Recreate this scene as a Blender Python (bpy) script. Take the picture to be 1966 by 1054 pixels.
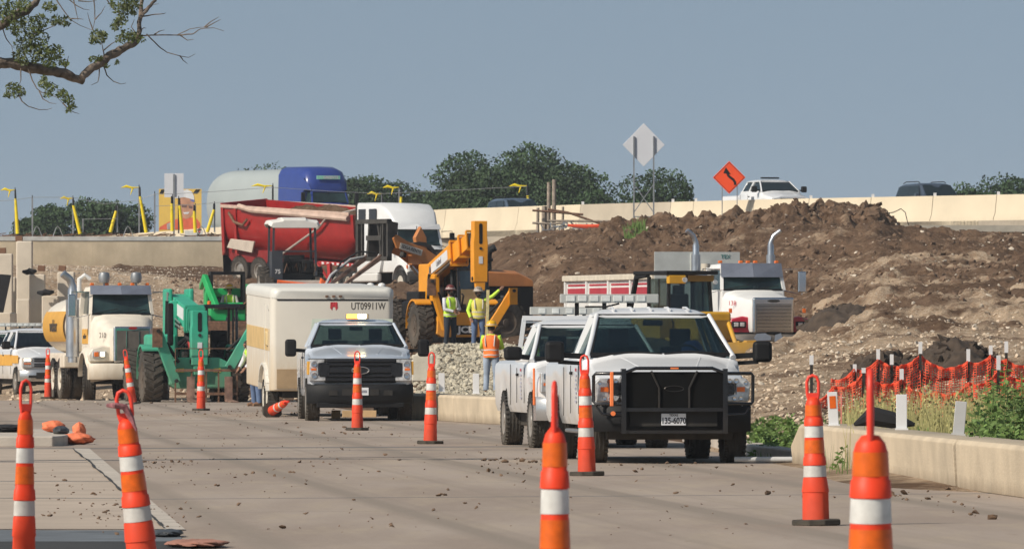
import bpy, bmesh, math, random
import numpy as np
from mathutils import Vector, Matrix, noise
R=math.radians; PI=math.pi
random.seed(7); rng=np.random.default_rng(7)
sc=bpy.context.scene
for o in list(bpy.data.objects): bpy.data.objects.remove(o)
# ---------------- camera
F=15300.0                                   # focal length in photograph pixels
cam=bpy.data.cameras.new("camera"); camo=bpy.data.objects.new("camera",cam); sc.collection.objects.link(camo)
camo.location=(0,0,1.5); camo.rotation_euler=(R(90),0,0)
cam.sensor_width=36; cam.lens=36*F/1966; cam.shift_y=133/1966; cam.clip_start=1; cam.clip_end=9000
cam.dof.use_dof=True; cam.dof.focus_distance=115; cam.dof.aperture_fstop=22
sc.camera=camo
sc.render.resolution_x=1024; sc.render.resolution_y=548
# ---------------- sky and sun
SUN=Vector((-0.76,-0.54,0.74)).normalized()
el=math.asin(SUN.z); az=math.atan2(SUN.x,SUN.y)
w=bpy.data.worlds.new("World"); sc.world=w; w.use_nodes=True
nt=w.node_tree; bg=nt.nodes['Background']
sky=nt.nodes.new('ShaderNodeTexSky'); sky.sky_type='NISHITA'; sky.sun_disc=False
sky.sun_elevation=el; sky.sun_rotation=az; sky.air_density=1.0; sky.dust_density=1.2; sky.ozone_density=1.5
tc=nt.nodes.new('ShaderNodeTexCoord'); vm=nt.nodes.new('ShaderNodeVectorMath'); vm.operation='ADD'; vm.inputs[1].default_value=(0,0,0.21)
vn=nt.nodes.new('ShaderNodeVectorMath'); vn.operation='NORMALIZE'
hs=nt.nodes.new('ShaderNodeHueSaturation'); hs.inputs['Saturation'].default_value=0.62; hs.inputs['Value'].default_value=1.02
nt.links.new(tc.outputs['Generated'],vm.inputs[0]); nt.links.new(vm.outputs[0],vn.inputs[0]); nt.links.new(vn.outputs[0],sky.inputs['Vector'])
nt.links.new(sky.outputs[0],hs.inputs['Color']); tn=nt.nodes.new('ShaderNodeMix'); tn.data_type='RGBA'; tn.blend_type='MULTIPLY'; tn.inputs[0].default_value=1; tn.inputs[7].default_value=(.89,1.0,1.02,1)
nt.links.new(hs.outputs[0],tn.inputs[6]); nt.links.new(tn.outputs[2],bg.inputs['Color'])
bg.inputs['Strength'].default_value=0.088
sl=bpy.data.lights.new("sun","SUN"); sl.energy=4.4; sl.angle=R(0.5); sl.color=(1.0,0.90,0.77)
so=bpy.data.objects.new("sun",sl); sc.collection.objects.link(so); so.rotation_euler=(-SUN).to_track_quat('-Z','Y').to_euler(); so.location=(0,0,40)
sc.view_settings.view_transform='Standard'; sc.view_settings.look='None'; sc.view_settings.exposure=0; sc.view_settings.gamma=1
sc.render.engine='CYCLES'
# ---------------- helpers
def X(px,d): return (px-983)*d/F
def Z(py,d): return 1.5-(py-660)*d/F
def P(px,py,d): return Vector((X(px,d),d,Z(py,d)))
def dg(py): return 1.5*F/(py-660)           # distance of a road-level point
def link(o): sc.collection.objects.link(o); return o
MATS={}
def mat(name,col,rough=.6,metal=0,var=.12,scale=3,bump=0,bscale=30,dirt=None,dz=(0,1),damt=.8,emit=0,coat=0,spec=.5):
    if name in MATS: return MATS[name]
    m=bpy.data.materials.new(name); m.use_nodes=True; n=m.node_tree; b=n.nodes['Principled BSDF']; L=n.links.new
    b.inputs['Roughness'].default_value=rough; b.inputs['Metallic'].default_value=metal; b.inputs['Specular IOR Level'].default_value=spec
    if coat: b.inputs['Coat Weight'].default_value=coat; b.inputs['Coat Roughness'].default_value=.06
    t=n.nodes.new('ShaderNodeTexCoord'); ns=n.nodes.new('ShaderNodeTexNoise'); ns.inputs['Scale'].default_value=scale; ns.inputs['Detail'].default_value=6
    L(t.outputs['Object'],ns.inputs['Vector'])
    mx=n.nodes.new('ShaderNodeMix'); mx.data_type='RGBA'
    mx.inputs[6].default_value=tuple(c*(1-var) for c in col)+(1,); mx.inputs[7].default_value=tuple(min(1,c*(1+var)) for c in col)+(1,)
    rp=n.nodes.new('ShaderNodeMapRange'); rp.inputs[1].default_value=.3; rp.inputs[2].default_value=.7
    L(ns.outputs['Fac'],rp.inputs[0]); L(rp.outputs[0],mx.inputs[0]); out=mx.outputs[2]
    if dirt:
        sp=n.nodes.new('ShaderNodeSeparateXYZ'); L(t.outputs['Object'],sp.inputs[0])
        mr=n.nodes.new('ShaderNodeMapRange'); mr.inputs[1].default_value=dz[0]; mr.inputs[2].default_value=dz[1]; mr.inputs[3].default_value=1; mr.inputs[4].default_value=0
        L(sp.outputs['Z'],mr.inputs[0])
        n2=n.nodes.new('ShaderNodeTexNoise'); n2.inputs['Scale'].default_value=4; n2.inputs['Detail'].default_value=8; n2.inputs['Roughness'].default_value=.7
        mp=n.nodes.new('ShaderNodeMapping'); mp.inputs['Scale'].default_value=(1,1,.35); L(t.outputs['Object'],mp.inputs[0]); L(mp.outputs[0],n2.inputs['Vector'])
        ad=n.nodes.new('ShaderNodeMath'); ad.operation='ADD'; L(mr.outputs[0],ad.inputs[0]); L(n2.outputs['Fac'],ad.inputs[1])
        m2=n.nodes.new('ShaderNodeMapRange'); m2.inputs[1].default_value=.75; m2.inputs[2].default_value=1.45; m2.inputs[4].default_value=damt; L(ad.outputs[0],m2.inputs[0])
        x2=n.nodes.new('ShaderNodeMix'); x2.data_type='RGBA'; x2.inputs[7].default_value=tuple(dirt)+(1,)
        L(m2.outputs[0],x2.inputs[0]); L(out,x2.inputs[6]); out=x2.outputs[2]
        rr=n.nodes.new('ShaderNodeMapRange'); rr.inputs[3].default_value=rough; rr.inputs[4].default_value=.85; L(m2.outputs[0],rr.inputs[0]); L(rr.outputs[0],b.inputs['Roughness'])
    L(out,b.inputs['Base Color'])
    if bump:
        n3=n.nodes.new('ShaderNodeTexNoise'); n3.inputs['Scale'].default_value=bscale; n3.inputs['Detail'].default_value=8; L(t.outputs['Object'],n3.inputs['Vector'])
        bp=n.nodes.new('ShaderNodeBump'); bp.inputs['Strength'].default_value=bump; bp.inputs['Distance'].default_value=.02; L(n3.outputs['Fac'],bp.inputs['Height']); L(bp.outputs[0],b.inputs['Normal'])
    if emit: b.inputs['Emission Color'].default_value=tuple(col)+(1,); b.inputs['Emission Strength'].default_value=emit
    MATS[name]=m; return m
def glassmat(name,tint,gl=.12):
    if name in MATS: return MATS[name]
    m=bpy.data.materials.new(name); m.use_nodes=True; n=m.node_tree; n.nodes.remove(n.nodes['Principled BSDF']); L=n.links.new
    tr=n.nodes.new('ShaderNodeBsdfTransparent'); tr.inputs[0].default_value=tint+(1,)
    g=n.nodes.new('ShaderNodeBsdfGlossy'); g.inputs['Roughness'].default_value=.03; g.inputs['Color'].default_value=(.9,.95,.95,1)
    lw=n.nodes.new('ShaderNodeLayerWeight'); lw.inputs[0].default_value=.25
    ns=n.nodes.new('ShaderNodeTexNoise'); ns.inputs['Scale'].default_value=1.5
    a=n.nodes.new('ShaderNodeMath'); a.operation='MULTIPLY_ADD'; a.inputs[1].default_value=.28; L(lw.outputs['Fresnel'],a.inputs[0]); 
    b=n.nodes.new('ShaderNodeMath'); b.operation='MULTIPLY'; b.inputs[1].default_value=gl; L(ns.outputs['Fac'],b.inputs[0]); L(b.outputs[0],a.inputs[2])
    mx=n.nodes.new('ShaderNodeMixShader'); L(a.outputs[0],mx.inputs[0]); L(tr.outputs[0],mx.inputs[1]); L(g.outputs[0],mx.inputs[2]); L(mx.outputs[0],n.nodes['Material Output'].inputs[0])
    MATS[name]=m; return m
class MB:
    def __init__(s,M=None): s.v=[];s.f=[];s.mi=[];s.cur=0;s.M=M
    def add(s,vs,fs):
        o=len(s.v)
        for p in vs:
            p=Vector(p); s.v.append(s.M@p if s.M else p)
        for f in fs: s.f.append([i+o for i in f]); s.mi.append(s.cur)
        return s
    def box(s,c,d,rot=None,tp=(1,1)):
        hx,hy,hz=d[0]/2,d[1]/2,d[2]/2; vs=[]
        for k,(tx,ty) in ((-1,(1,1)),(1,tp)):
            for i,j in ((-1,-1),(1,-1),(1,1),(-1,1)): vs.append(Vector((i*hx*tx,j*hy*ty,k*hz)))
        Rm=Matrix.Identity(3)
        if rot: 
            from mathutils import Euler
            Rm=Euler(rot).to_matrix()
        return s.add([Rm@v+Vector(c) for v in vs],[(0,3,2,1),(4,5,6,7),(0,1,5,4),(1,2,6,5),(2,3,7,6),(3,0,4,7)])
    def rng(s,x0,x1,y0,y1,z0,z1,tp=(1,1)): return s.box(((x0+x1)/2,(y0+y1)/2,(z0+z1)/2),(x1-x0,y1-y0,z1-z0),tp=tp)
    def prism(s,pts,ax,a,b):
        n=len(pts); vs=[]
        for t in (a,b):
            for p,q in pts: vs.append({'x':(t,p,q),'y':(p,t,q),'z':(p,q,t)}[ax])
        return s.add(vs,[list(range(n)),list(range(2*n-1,n-1,-1))]+[(i,i+n,(i+1)%n+n,(i+1)%n) for i in range(n)])
    def bar(s,p,q,w,h=None):
        p=Vector(p);q=Vector(q);h=h or w; d=(q-p).normalized(); up=Vector((0,0,1)) if abs(d.z)<.95 else Vector((0,1,0))
        a=d.cross(up).normalized()*w/2; b=a.cross(d).normalized()*h/2
        return s.add([p-a-b,p+a-b,p+a+b,p-a+b,q-a-b,q+a-b,q+a+b,q-a+b],[(0,1,2,3),(7,6,5,4),(0,4,5,1),(1,5,6,2),(2,6,7,3),(3,7,4,0)])
    def cyl(s,p,q,r,r1=None,n=14):
        return s.tube([p,q],[r,r if r1 is None else r1],n)
    def tube(s,pts,r,n=8):
        pts=[Vector(p) for p in pts]; 
        if not hasattr(r,'__len__'): r=[r]*len(pts)
        rings=[]; pa=None
        for i,p in enumerate(pts):
            d=(pts[min(i+1,len(pts)-1)]-pts[max(i-1,0)]).normalized()
            if pa is None: pa=d.orthogonal().normalized()
            a=(pa-d*pa.dot(d)).normalized(); pa=a; b=d.cross(a)
            rings.append([p+(a*math.cos(2*PI*k/n)+b*math.sin(2*PI*k/n))*r[i] for k in range(n)])
        return s.loft(rings)
    def loft(s,rings,caps=True):
        n=len(rings[0]); vs=[p for r in rings for p in r]; fs=[]
        for i in range(len(rings)-1):
            for k in range(n): fs.append((i*n+k,i*n+(k+1)%n,(i+1)*n+(k+1)%n,(i+1)*n+k))
        if caps: fs.append(list(range(n))[::-1]); fs.append([(len(rings)-1)*n+k for k in range(n)])
        return s.add(vs,fs)
    def lathe(s,prof,c=(0,0,0),ax='z',n=20,caps=True):
        rings=[]
        for r,t in prof:
            rg=[]
            for k in range(n):
                a=2*PI*k/n; u,v=r*math.cos(a),r*math.sin(a)
                q={'z':(u,v,t),'x':(t,u,v),'y':(u,t,v)}[ax]; rg.append(Vector(q)+Vector(c))
            rings.append(rg)
        return s.loft(rings,caps)
    def quad(s,a,b,c,d,t=.01):
        a,b,c,d=map(Vector,(a,b,c,d)); nn=((b-a).cross(d-a)).normalized()*t
        return s.add([a,b,c,d,a+nn,b+nn,c+nn,d+nn],[(3,2,1,0),(4,5,6,7),(0,1,5,4),(1,2,6,5),(2,3,7,6),(3,0,4,7)])
    def build(s,name,m,parent=None,smooth=35,bevel=0,label=None,bseg=2):
        me=bpy.data.meshes.new(name); me.from_pydata([tuple(v) for v in s.v],[],s.f)
        ms=m if isinstance(m,(list,tuple)) else [m]
        for q in ms: me.materials.append(q)
        if len(ms)>1: me.polygons.foreach_set('material_index',s.mi)
        bm=bmesh.new(); bm.from_mesh(me); bmesh.ops.recalc_face_normals(bm,faces=bm.faces); bm.to_mesh(me); bm.free()
        if smooth:
            me.polygons.foreach_set('use_smooth',[True]*len(me.polygons)); me.set_sharp_from_angle(angle=R(smooth))
        o=link(bpy.data.objects.new(name,me))
        if parent: o.parent=parent
        if bevel:
            bv=o.modifiers.new('bevel','BEVEL'); bv.width=bevel; bv.segments=bseg; bv.limit_method='ANGLE'; bv.angle_limit=R(35); bv.harden_normals=True
        if label: o['label']=label
        return o
def tag(o,label,cat,group=None):
    o['label']=label; o['category']=cat
    if group: o['group']=group
    return o
def thing(name,label,cat,loc=(0,0,0),rz=0,group=None,rx=0,ry=0):
    o=link(bpy.data.objects.new(name,None)); o.location=loc; o.rotation_euler=(rx,ry,rz); o.empty_display_size=.2
    return tag(o,label,cat,group)
def dup(o,parent=None):
    c=link(o.copy()); 
    if parent: c.parent=parent
    for ch in list(o.children): dup(ch,c)
    return c
def txt(s,size,m,parent,loc,rot=(PI/2,0,0),name='lettering',off=.0,sx=1,depth=.003):
    cu=bpy.data.curves.new('t','FONT'); cu.body=s; cu.size=size; cu.extrude=depth; cu.offset=off; cu.align_x='CENTER'; cu.align_y='CENTER'; cu.resolution_u=3
    t=link(bpy.data.objects.new('t',cu)); dgp=bpy.context.evaluated_depsgraph_get(); me=bpy.data.meshes.new_from_object(t.evaluated_get(dgp)); bpy.data.objects.remove(t)
    me.materials.clear(); me.materials.append(m)
    o=link(bpy.data.objects.new(name,me)); o.location=loc; o.rotation_euler=rot; o.scale=(sx,1,1)
    if parent: o.parent=parent
    return o
# ---------------- materials
MUD=(.30,.235,.165)
white=mat('white_paint',(.74,.75,.76),.3,var=.03,coat=.5,dirt=(.42,.35,.26),dz=(.2,1.25),damt=.75)
whitefar=mat('white_gelcoat',(.74,.74,.72),.4,var=.05,dirt=(.45,.38,.3),dz=(.4,1.6),damt=.6)
silver=mat('pale_silver_paint',(.50,.55,.62),.25,var=.03,coat=.7,dirt=(.42,.36,.29),dz=(.2,1.1),damt=.5)
cream=mat('cream_paint',(.72,.66,.56),.45,var=.08,dirt=(.45,.34,.22),dz=(.2,1.8),damt=.7)
chalk=mat('trailer_panel',(.66,.62,.54),.45,var=.06,scale=1.2,dirt=(.50,.36,.20),dz=(.35,2.0),damt=.75)
amberp=mat('amber_band',(.70,.37,.06),.5,var=.08)
black=mat('black_plastic',(.010,.010,.011),.6,var=.3,spec=.25)
blackg=mat('black_gloss',(.01,.01,.012),.25,var=.3,coat=.3)
dark=mat('dark_underbody',(.02,.018,.016),.8,var=.3,dirt=(.14,.11,.08),dz=(.0,.7),damt=.5)
rubber=mat('tyre_rubber',(.028,.026,.024),.85,var=.3,dirt=(.17,.14,.105),dz=(-.6,.6),damt=.5,bump=.4)
mudrub=mat('muddy_rubber',(.05,.043,.036),.95,var=.5,scale=9,dirt=(.20,.16,.12),dz=(-.9,.7),damt=.55,bump=.6)
chrome=mat('chrome',(.62,.63,.65),.18,metal=1,var=.05)
steel=mat('galvanised_steel',(.33,.34,.35),.45,metal=.7,var=.15)
rim=mat('rim_metal',(.42,.40,.37),.4,metal=.6,var=.15,dirt=MUD,dz=(-.5,.5),damt=.6)
rimw=mat('white_wheel',(.62,.58,.5),.5,var=.15,dirt=MUD,dz=(-.6,.6),damt=.6)
glass=glassmat('window_glass',(.42,.50,.50),.09)
glassd=glassmat('dark_glass',(.16,.22,.22),.22)
glasst=glassmat('pale_tinted_glass',(.80,.86,.84),.05)
seat=mat('seat_fabric',(.02,.022,.025),.9)
lens=mat('lamp_lens',(.62,.62,.62),.12,var=.4,scale=14,metal=.35)
amberl=mat('amber_lens',(.75,.16,.02),.3)
redl=mat('red_lens',(.45,.02,.02),.3)
litw=mat('lit_headlamp',(1,.86,.62),.3,emit=3)
lita=mat('lit_amber_lamp',(1,.30,.04),.3,emit=7)
litb=mat('lit_white_strobe',(1,.80,.45),.3,emit=14)
redp=mat('red_paint',(.31,.016,.016),.35,var=.12,coat=.25,dirt=(.30,.10,.07),dz=(.5,2.2),damt=.5)
blue=mat('blue_paint',(.025,.05,.24),.3,coat=.4,var=.08)
green=mat('machine_green',(.035,.37,.235),.5,var=.15,dirt=(.20,.20,.12),dz=(.2,2.4),damt=.5)
green2=mat('bright_green',(.01,.36,.10),.45,var=.12)
jcb=mat('machine_yellow',(.78,.31,.008),.42,var=.07,dirt=(.45,.27,.1),dz=(.0,1.4),damt=.45)
caseo=mat('machine_orange',(.52,.20,.06),.5,var=.12)
cat=mat('dozer_yellow',(.60,.32,.02),.5,var=.12,dirt=MUD,dz=(.2,1.6),damt=.6)
rust=mat('rusty_steel',(.16,.085,.05),.8,var=.4,scale=12)
tan=mat('tan_tarp',(.50,.37,.30),.8,var=.15)
cone=mat('cone_orange',(.80,.058,.018),.5,var=.12,scale=7,dirt=(.40,.09,.05),dz=(.0,.9),damt=.45,spec=.3)
coneh=mat('cone_handle_orange',(.80,.055,.03),.45,var=.1)
refo=mat('orange_reflective',(.70,.12,.005),.35,var=.15,scale=20)
refw=mat('white_reflective',(.66,.66,.63),.4,var=.12,scale=18,dirt=(.33,.26,.2),dz=(0,1.4),damt=.55)
skin=mat('skin',(.30,.15,.09),.6); hivis=mat('hivis_yellow',(.55,.85,.06),.7,var=.08); hivo=mat('hivis_orange',(1.0,.20,.03),.7,var=.08)
tape=mat('reflective_tape',(.55,.5,.47),.5); denim=mat('denim',(.10,.15,.26),.9,var=.3); denl=mat('pale_denim',(.30,.36,.45),.9,var=.35); jdark=mat('dark_trousers',(.02,.03,.045),.9)
shirt=mat('white_shirt',(.62,.62,.66),.85); boot=mat('boot_leather',(.20,.11,.06),.8); haty=mat('yellow_helmet',(.75,.42,.01),.35); hatb=mat('brown_helmet',(.14,.035,.03),.4); hatw=mat('white_helmet',(.75,.75,.73),.35)
camo_=mat('patterned_helmet',(.30,.25,.20),.5,var=.6,scale=30); hair=mat('dark_hair',(.02,.015,.012),.8)
wood=mat('weathered_wood',(.30,.25,.20),.9,var=.35,scale=8); bark=mat('bark',(.10,.085,.068),.95,var=.5,scale=14,bump=.8)
leafm=mat('tree_leaf',(.070,.092,.020),.6,var=.45,scale=1.2); leafd=mat('far_leaf',(.040,.078,.027),.8,var=.5,scale=.35)
weed=mat('weed_green',(.12,.20,.045),.7,var=.4,scale=2); straw=mat('straw',(.40,.37,.15),.8,var=.3)
net=mat('orange_net',(.74,.09,.035),.6,var=.15); sand=mat('orange_sandbag',(.78,.20,.09),.75,var=.18,scale=12,bump=.5,bscale=18)
yel=mat('yellow_sleeve',(.80,.62,.01),.5,var=.08)
# ================= terrain, road, walls
PXC=[-6000,-1500,0,180,430,600,760,835,965,1090,1300,1440,1560,1700,1966,3000,8000]
ROWS=[
(4,  [-.04]*17),
(60, [-.04]*17),
(80, [-.04]*14+[.0,.3,.6]),
(95, [-.04]*11+[-.04,.0,.12,.3,.6,1]),
(110,[-.04]*11+[.03,.08,.10,.15,.5,.9]),
(135,[-.04]*9+[-.03,.02,.25,.35,.2,.22,.5,1]),
(151,[-.04]*8+[-.03,.04,.25,.5,.7,.30,.30,.8,1.2]),
(160,[-.04]*8+[-.02,.05,.25,.8,1.0,1.15,1.2,1.5,2]),
(190,[-.04]*7+[.0,.05,.15,.6,1.28,1.5,1.85,2.0,2.3,3]),
(204,[-.04]*6+[.05,.25,.22,.3,.8,.95,1.6,2.2,2.5,2.8,3]),
(222,[-.04]*4+[-.02,.1,.5,1.38,1.38,.9,.8,.8,1.7,2.7,3.1,3.3,3.5]),
(245,[0,0,0,.3,.8,1.2,1.4,1.42,1.42,1.5,1.5,1.7,2.6,3.6,3.9,4,4.2]),
(275,[.3,.3,.3,1.5,1.9,2.4,2.2,2.0,2.6,3.7,4.0,4.2,4.6,4.9,5.0,5,5]),
(290,[1,1,1,3.0,2.7,2.9,2.6,2.5,3.6,4.9,5.2,5.4,5.7,5.35,5.1,5.1,5.1]),
(302,[4.0,4.0,4.0,3.7,3.2,3.3,2.9,3.0,4.5,5.4,5.9,6.45,6.65,5.95,5.3,5.2,5.2]),
(320,[4.6,4.6,4.6,4.3,3.8,3.6,3.4,3.6,5.6,6.0,6.1,6.3,6.3,5.85,5.75,5.8,5.8]),
(345,[4.9,4.9,4.9,4.7,4.15,4.1,3.9,4.5,6.0,6.1,6.2,6.2,6.2,6.2,6.2,6.2,6.2]),
(374,[5.0,5.0,5.1,5.1,5.15,5.2,5.3,5.6,6.0,6.1,6.2,6.2,6.2,6.2,6.2,6.2,6.2]),
(400,[5.6]*17),(520,[5]*17),(900,[3]*17),(4000,[0]*17)]
RD=np.array([r[0] for r in ROWS],float); RZ=np.array([r[1] for r in ROWS],float)
PXC[13]=1685; _n=np.array([np.interp(1735,PXC,r) for r in RZ]); RZ=np.insert(RZ,14,_n,axis=1); PXC.insert(14,1735)
for _d,_v in ((290,5.85),(302,6.80),(320,6.35)): RZ[list(RD).index(_d),13]=_v
def gz(px,d):
    i=int(np.clip(np.searchsorted(RD,d)-1,0,len(RD)-2)); t=min(1,max(0,(d-RD[i])/(RD[i+1]-RD[i])))
    return float(np.interp(px,PXC,RZ[i])*(1-t)+np.interp(px,PXC,RZ[i+1])*t)
def G(px,d): return (X(px,d),d,gz(px,d))
def rough_at(px,d,z):
    if z<.12 or d>390: return 0.0
    k=min(1,(z-.1)/1.2)
    if px<450 and d<290 and z<1: k*=.3
    if px>1400 and d<185: k*=.45
    return k
def lum(px,py): return px
pxs=np.concatenate([np.linspace(-6000,-300,10),np.linspace(-200,2200,640),np.linspace(2300,8000,8)])
ds=np.concatenate([[4,30,58],np.linspace(60,184,130),np.linspace(185,250,110),np.linspace(250.5,330,190),np.linspace(331,400,50),[520,900,4000]])
vs=[];cols=[]
for d in ds:
    for px in pxs:
        z=gz(px,d); x=X(px,d); k=rough_at(px,d,z)
        tone=0
        if k>0:
            n1=noise.fractal(Vector((x*.35,d*.22,3.1)),.9,2.1,4)
            n2=noise.fractal(Vector((x*1.6,d*.8,7.7)),.8,2.2,5)
            n3=abs(noise.noise(Vector((x*3.1,d*1.5,1.7))))
            am=1.0
            if px>1000: am=1.25
            if px<450: am=.55
            if 800<px<1080 and d<260: am=.3
            if 600<px<1100 and 225<d<262: am=.15
            if 1090<px<1560 and 206<d<240: am=.25
            cr=1.0 if 292<d<325 and 1150<px<1705 else 0.
            z+=k*am*(.26*n1+.14*n2-.06*n3)+cr*k*(.20*n2+.28*max(0,n1))
        # light limestone gravel against brown clay
        g=0
        if px<455:
            g=1.15-max(0,(px-380)/60)
            if d>344 and px>215: g=.05
        g2=0
        if px>1340: g2=.62-(d-195)/55.0 if d>195 else .62
        if px>1640 and d<150: g2-=.2
        if 1560<px<1900 and 190<d<262: g2=max(g2,.40)
        if 800<px<1000 and d<230: g2=.6
        tone=max(g,g2)+(.5 if px<1340 else .75)*noise.fractal(Vector((x*.45,d*.22,9.)),.8,2.2,4)
        vs.append((x,d,z)); cols.append(min(1,max(0,tone)))
nx=len(pxs); fs=[(j*nx+i,j*nx+i+1,(j+1)*nx+i+1,(j+1)*nx+i) for j in range(len(ds)-1) for i in range(nx-1)]
me=bpy.data.meshes.new('ground'); me.from_pydata(vs,[],fs); me.polygons.foreach_set('use_smooth',[True]*len(fs))
ca=me.attributes.new('tone','FLOAT','POINT'); ca.data.foreach_set('value',cols)
m=bpy.data.materials.new('earth'); m.use_nodes=True; n=m.node_tree; b=n.nodes['Principled BSDF']; L=n.links.new; b.inputs['Roughness'].default_value=.95; b.inputs['Specular IOR Level'].default_value=.1
def nn(n,t,**k):
    q=n.nodes.new(t)
    for a,v in k.items(): setattr(q,a,v)
    return q
def mixc(n,fac,a,bb):
    q=n.nodes.new('ShaderNodeMix'); q.data_type='RGBA'
    for i,s in ((0,fac),(6,a),(7,bb)):
        if hasattr(s,'links') or hasattr(s,'is_linked'): n.links.new(s,q.inputs[i])
        else: q.inputs[i].default_value=s if i==0 else tuple(s)+(1,)
    return q.outputs[2]
def ntex(n,vec,scale,detail=6,rough=.6,lo=.4,hi=.6):
    q=n.nodes.new('ShaderNodeTexNoise'); q.inputs['Scale'].default_value=scale; q.inputs['Detail'].default_value=detail; q.inputs['Roughness'].default_value=rough; n.links.new(vec,q.inputs['Vector'])
    r=n.nodes.new('ShaderNodeMapRange'); r.inputs[1].default_value=lo; r.inputs[2].default_value=hi; n.links.new(q.outputs['Fac'],r.inputs[0]); return r.outputs[0]
geo=nn(n,'ShaderNodeNewGeometry'); pos=geo.outputs['Position']
at=nn(n,'ShaderNodeAttribute',attribute_name='tone')
brown=mixc(n,ntex(n,pos,.5),(.108,.064,.040),(.188,.117,.074)); brown=mixc(n,ntex(n,pos,5,8,.7,.45,.75),brown,(.26,.178,.115))
lite=mixc(n,ntex(n,pos,1.2,8),(.34,.232,.15),(.58,.43,.295)); lite=mixc(n,ntex(n,pos,9,6,.7,.5,.62),lite,(.62,.51,.38))
stv=nn(n,'ShaderNodeMapRange'); 
ad=nn(n,'ShaderNodeMath',operation='ADD'); L(at.outputs['Fac'],ad.inputs[0]); L(ntex(n,pos,2.5,6,.6,.2,1.2),ad.inputs[1]); stv.inputs[1].default_value=.55; stv.inputs[2].default_value=.95; L(ad.outputs[0],stv.inputs[0])
c=mixc(n,stv.outputs[0],brown,lite)
L(c,b.inputs['Base Color'])
nb=nn(n,'ShaderNodeTexNoise'); nb.inputs['Scale'].default_value=4; nb.inputs['Detail'].default_value=9; nb.inputs['Roughness'].default_value=.75; L(pos,nb.inputs['Vector'])
bp=nn(n,'ShaderNodeBump'); bp.inputs['Strength'].default_value=.9; bp.inputs['Distance'].default_value=.22; L(nb.outputs['Fac'],bp.inputs['Height']); L(bp.outputs[0],b.inputs['Normal'])
me.materials.append(m); earth=m; go=link(bpy.data.objects.new('ground',me)); go['kind']='structure'
# scattered rocks ------------------------------------------------
bmi=bmesh.new(); bmesh.ops.create_icosphere(bmi,subdivisions=1,radius=1); bmi.verts.ensure_lookup_table()
IV=np.array([v.co[:] for v in bmi.verts]); IF=np.array([[v.index for v in f.verts] for f in bmi.faces]); bmi.free()
def rocks(name,pts,sizes,m,flat=.6,label=None,cat=None,kind='stuff',parent=None):
    N=len(pts); pts=np.array(pts); sizes=np.array(sizes)
    jit=1+.28*rng.standard_normal((N,len(IV),1)); V=IV[None]*jit
    a=rng.uniform(0,2*PI,N); ca,sa=np.cos(a),np.sin(a)
    sx=sizes*rng.uniform(.7,1.3,N); sy=sizes*rng.uniform(.7,1.3,N); sz=sizes*flat*rng.uniform(.7,1.2,N)
    vx=V[:,:,0]*sx[:,None]; vy=V[:,:,1]*sy[:,None]; vz=V[:,:,2]*sz[:,None]
    til=rng.uniform(-.6,.6,N); vz=vz+vx*np.sin(til)[:,None]
    O=np.stack([vx*ca[:,None]-vy*sa[:,None],vx*sa[:,None]+vy*ca[:,None],vz],2)+pts[:,None,:]
    Fc=IF[None]+(np.arange(N)*len(IV))[:,None,None]
    me=bpy.data.meshes.new(name); me.from_pydata(O.reshape(-1,3).tolist(),[],Fc.reshape(-1,3).tolist()); me.materials.append(m)
    o=link(bpy.data.objects.new(name,me))
    if kind: o['kind']=kind
    if label: tag(o,label,cat)
    if parent: o.parent=parent
    return o
stone=mat('limestone',(.52,.42,.31),.9,var=.45,scale=2.5); clay=mat('clay_clod',(.155,.10,.064),.95,var=.4,scale=2); pale=mat('pale_pebble',(.52,.45,.36),.9,var=.2,scale=5)
# mesh lookup so that scattered things sit on the actual surface
Zg=np.array([v[2] for v in vs]).reshape(len(ds),nx)
def zs(px,d):
    j=int(np.clip(np.searchsorted(ds,d)-1,0,len(ds)-2)); i=int(np.clip(np.searchsorted(pxs,px)-1,0,nx-2))
    t=(d-ds[j])/(ds[j+1]-ds[j]); u=(px-pxs[i])/(pxs[i+1]-pxs[i])
    return (Zg[j,i]*(1-u)+Zg[j,i+1]*u)*(1-t)+(Zg[j+1,i]*(1-u)+Zg[j+1,i+1]*u)*t
def scat(N,box,smin,smax,test=None,pw=2.5,up=.3):
    pts=[];sz=[]
    while len(pts)<N:
        px=random.uniform(box[0],box[1]); d=random.uniform(box[2],box[3])
        if test and not test(px,d): continue
        s=smin+(smax-smin)*random.random()**pw; pts.append((X(px,d),d,zs(px,d)+s*up)); sz.append(s)
    return pts,sz
a,bz=scat(6500,(1000,2050,150,325),.025,.13,lambda p,d: not(1090<p<1560 and 205<d<242) and (p<1300 or d>205+30*random.random()),4); rocks('clay_clods',a,bz,clay,.8,'loose brown clay clods strewn over the long dirt embankment','dirt clods')
a,bz=scat(600,(1150,1715,294,306),.04,.19,None,3.2); rocks('crest_clods',a,bz,clay,.9,'dark lumps of clay along the crest of the embankment','dirt clods')
a,bz=scat(1900,(960,2050,150,325),.02,.075,lambda p,d: not(1090<p<1560 and 205<d<242),2.5); rocks('white_pebbles',a,bz,pale,.7,'small white pebbles dotting the brown embankment','pebbles')
a,bz=scat(5200,(1400,2050,104,198),.012,.06,lambda p,d: zs(p,d)>.1,3); rocks('rubble_stones',a,bz,stone,.7,'pale rubble stones on the low slope beside the dark grille guard','rubble')
a,bz=scat(5500,(60,440,262,372),.015,.055,lambda p,d: (p>100 or d>300) and p<300+random.random()*200,3); rocks('limestone_gravel',a,bz,pale,.7,'pale limestone gravel under the long retaining wall','gravel')
a,bz=scat(1700,(330,800,225,350),.03,.13,None,3); rocks('brown_clods',a,bz,clay,.8,'brown clods on the ramp below the red dump trailer','dirt clods')
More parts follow.
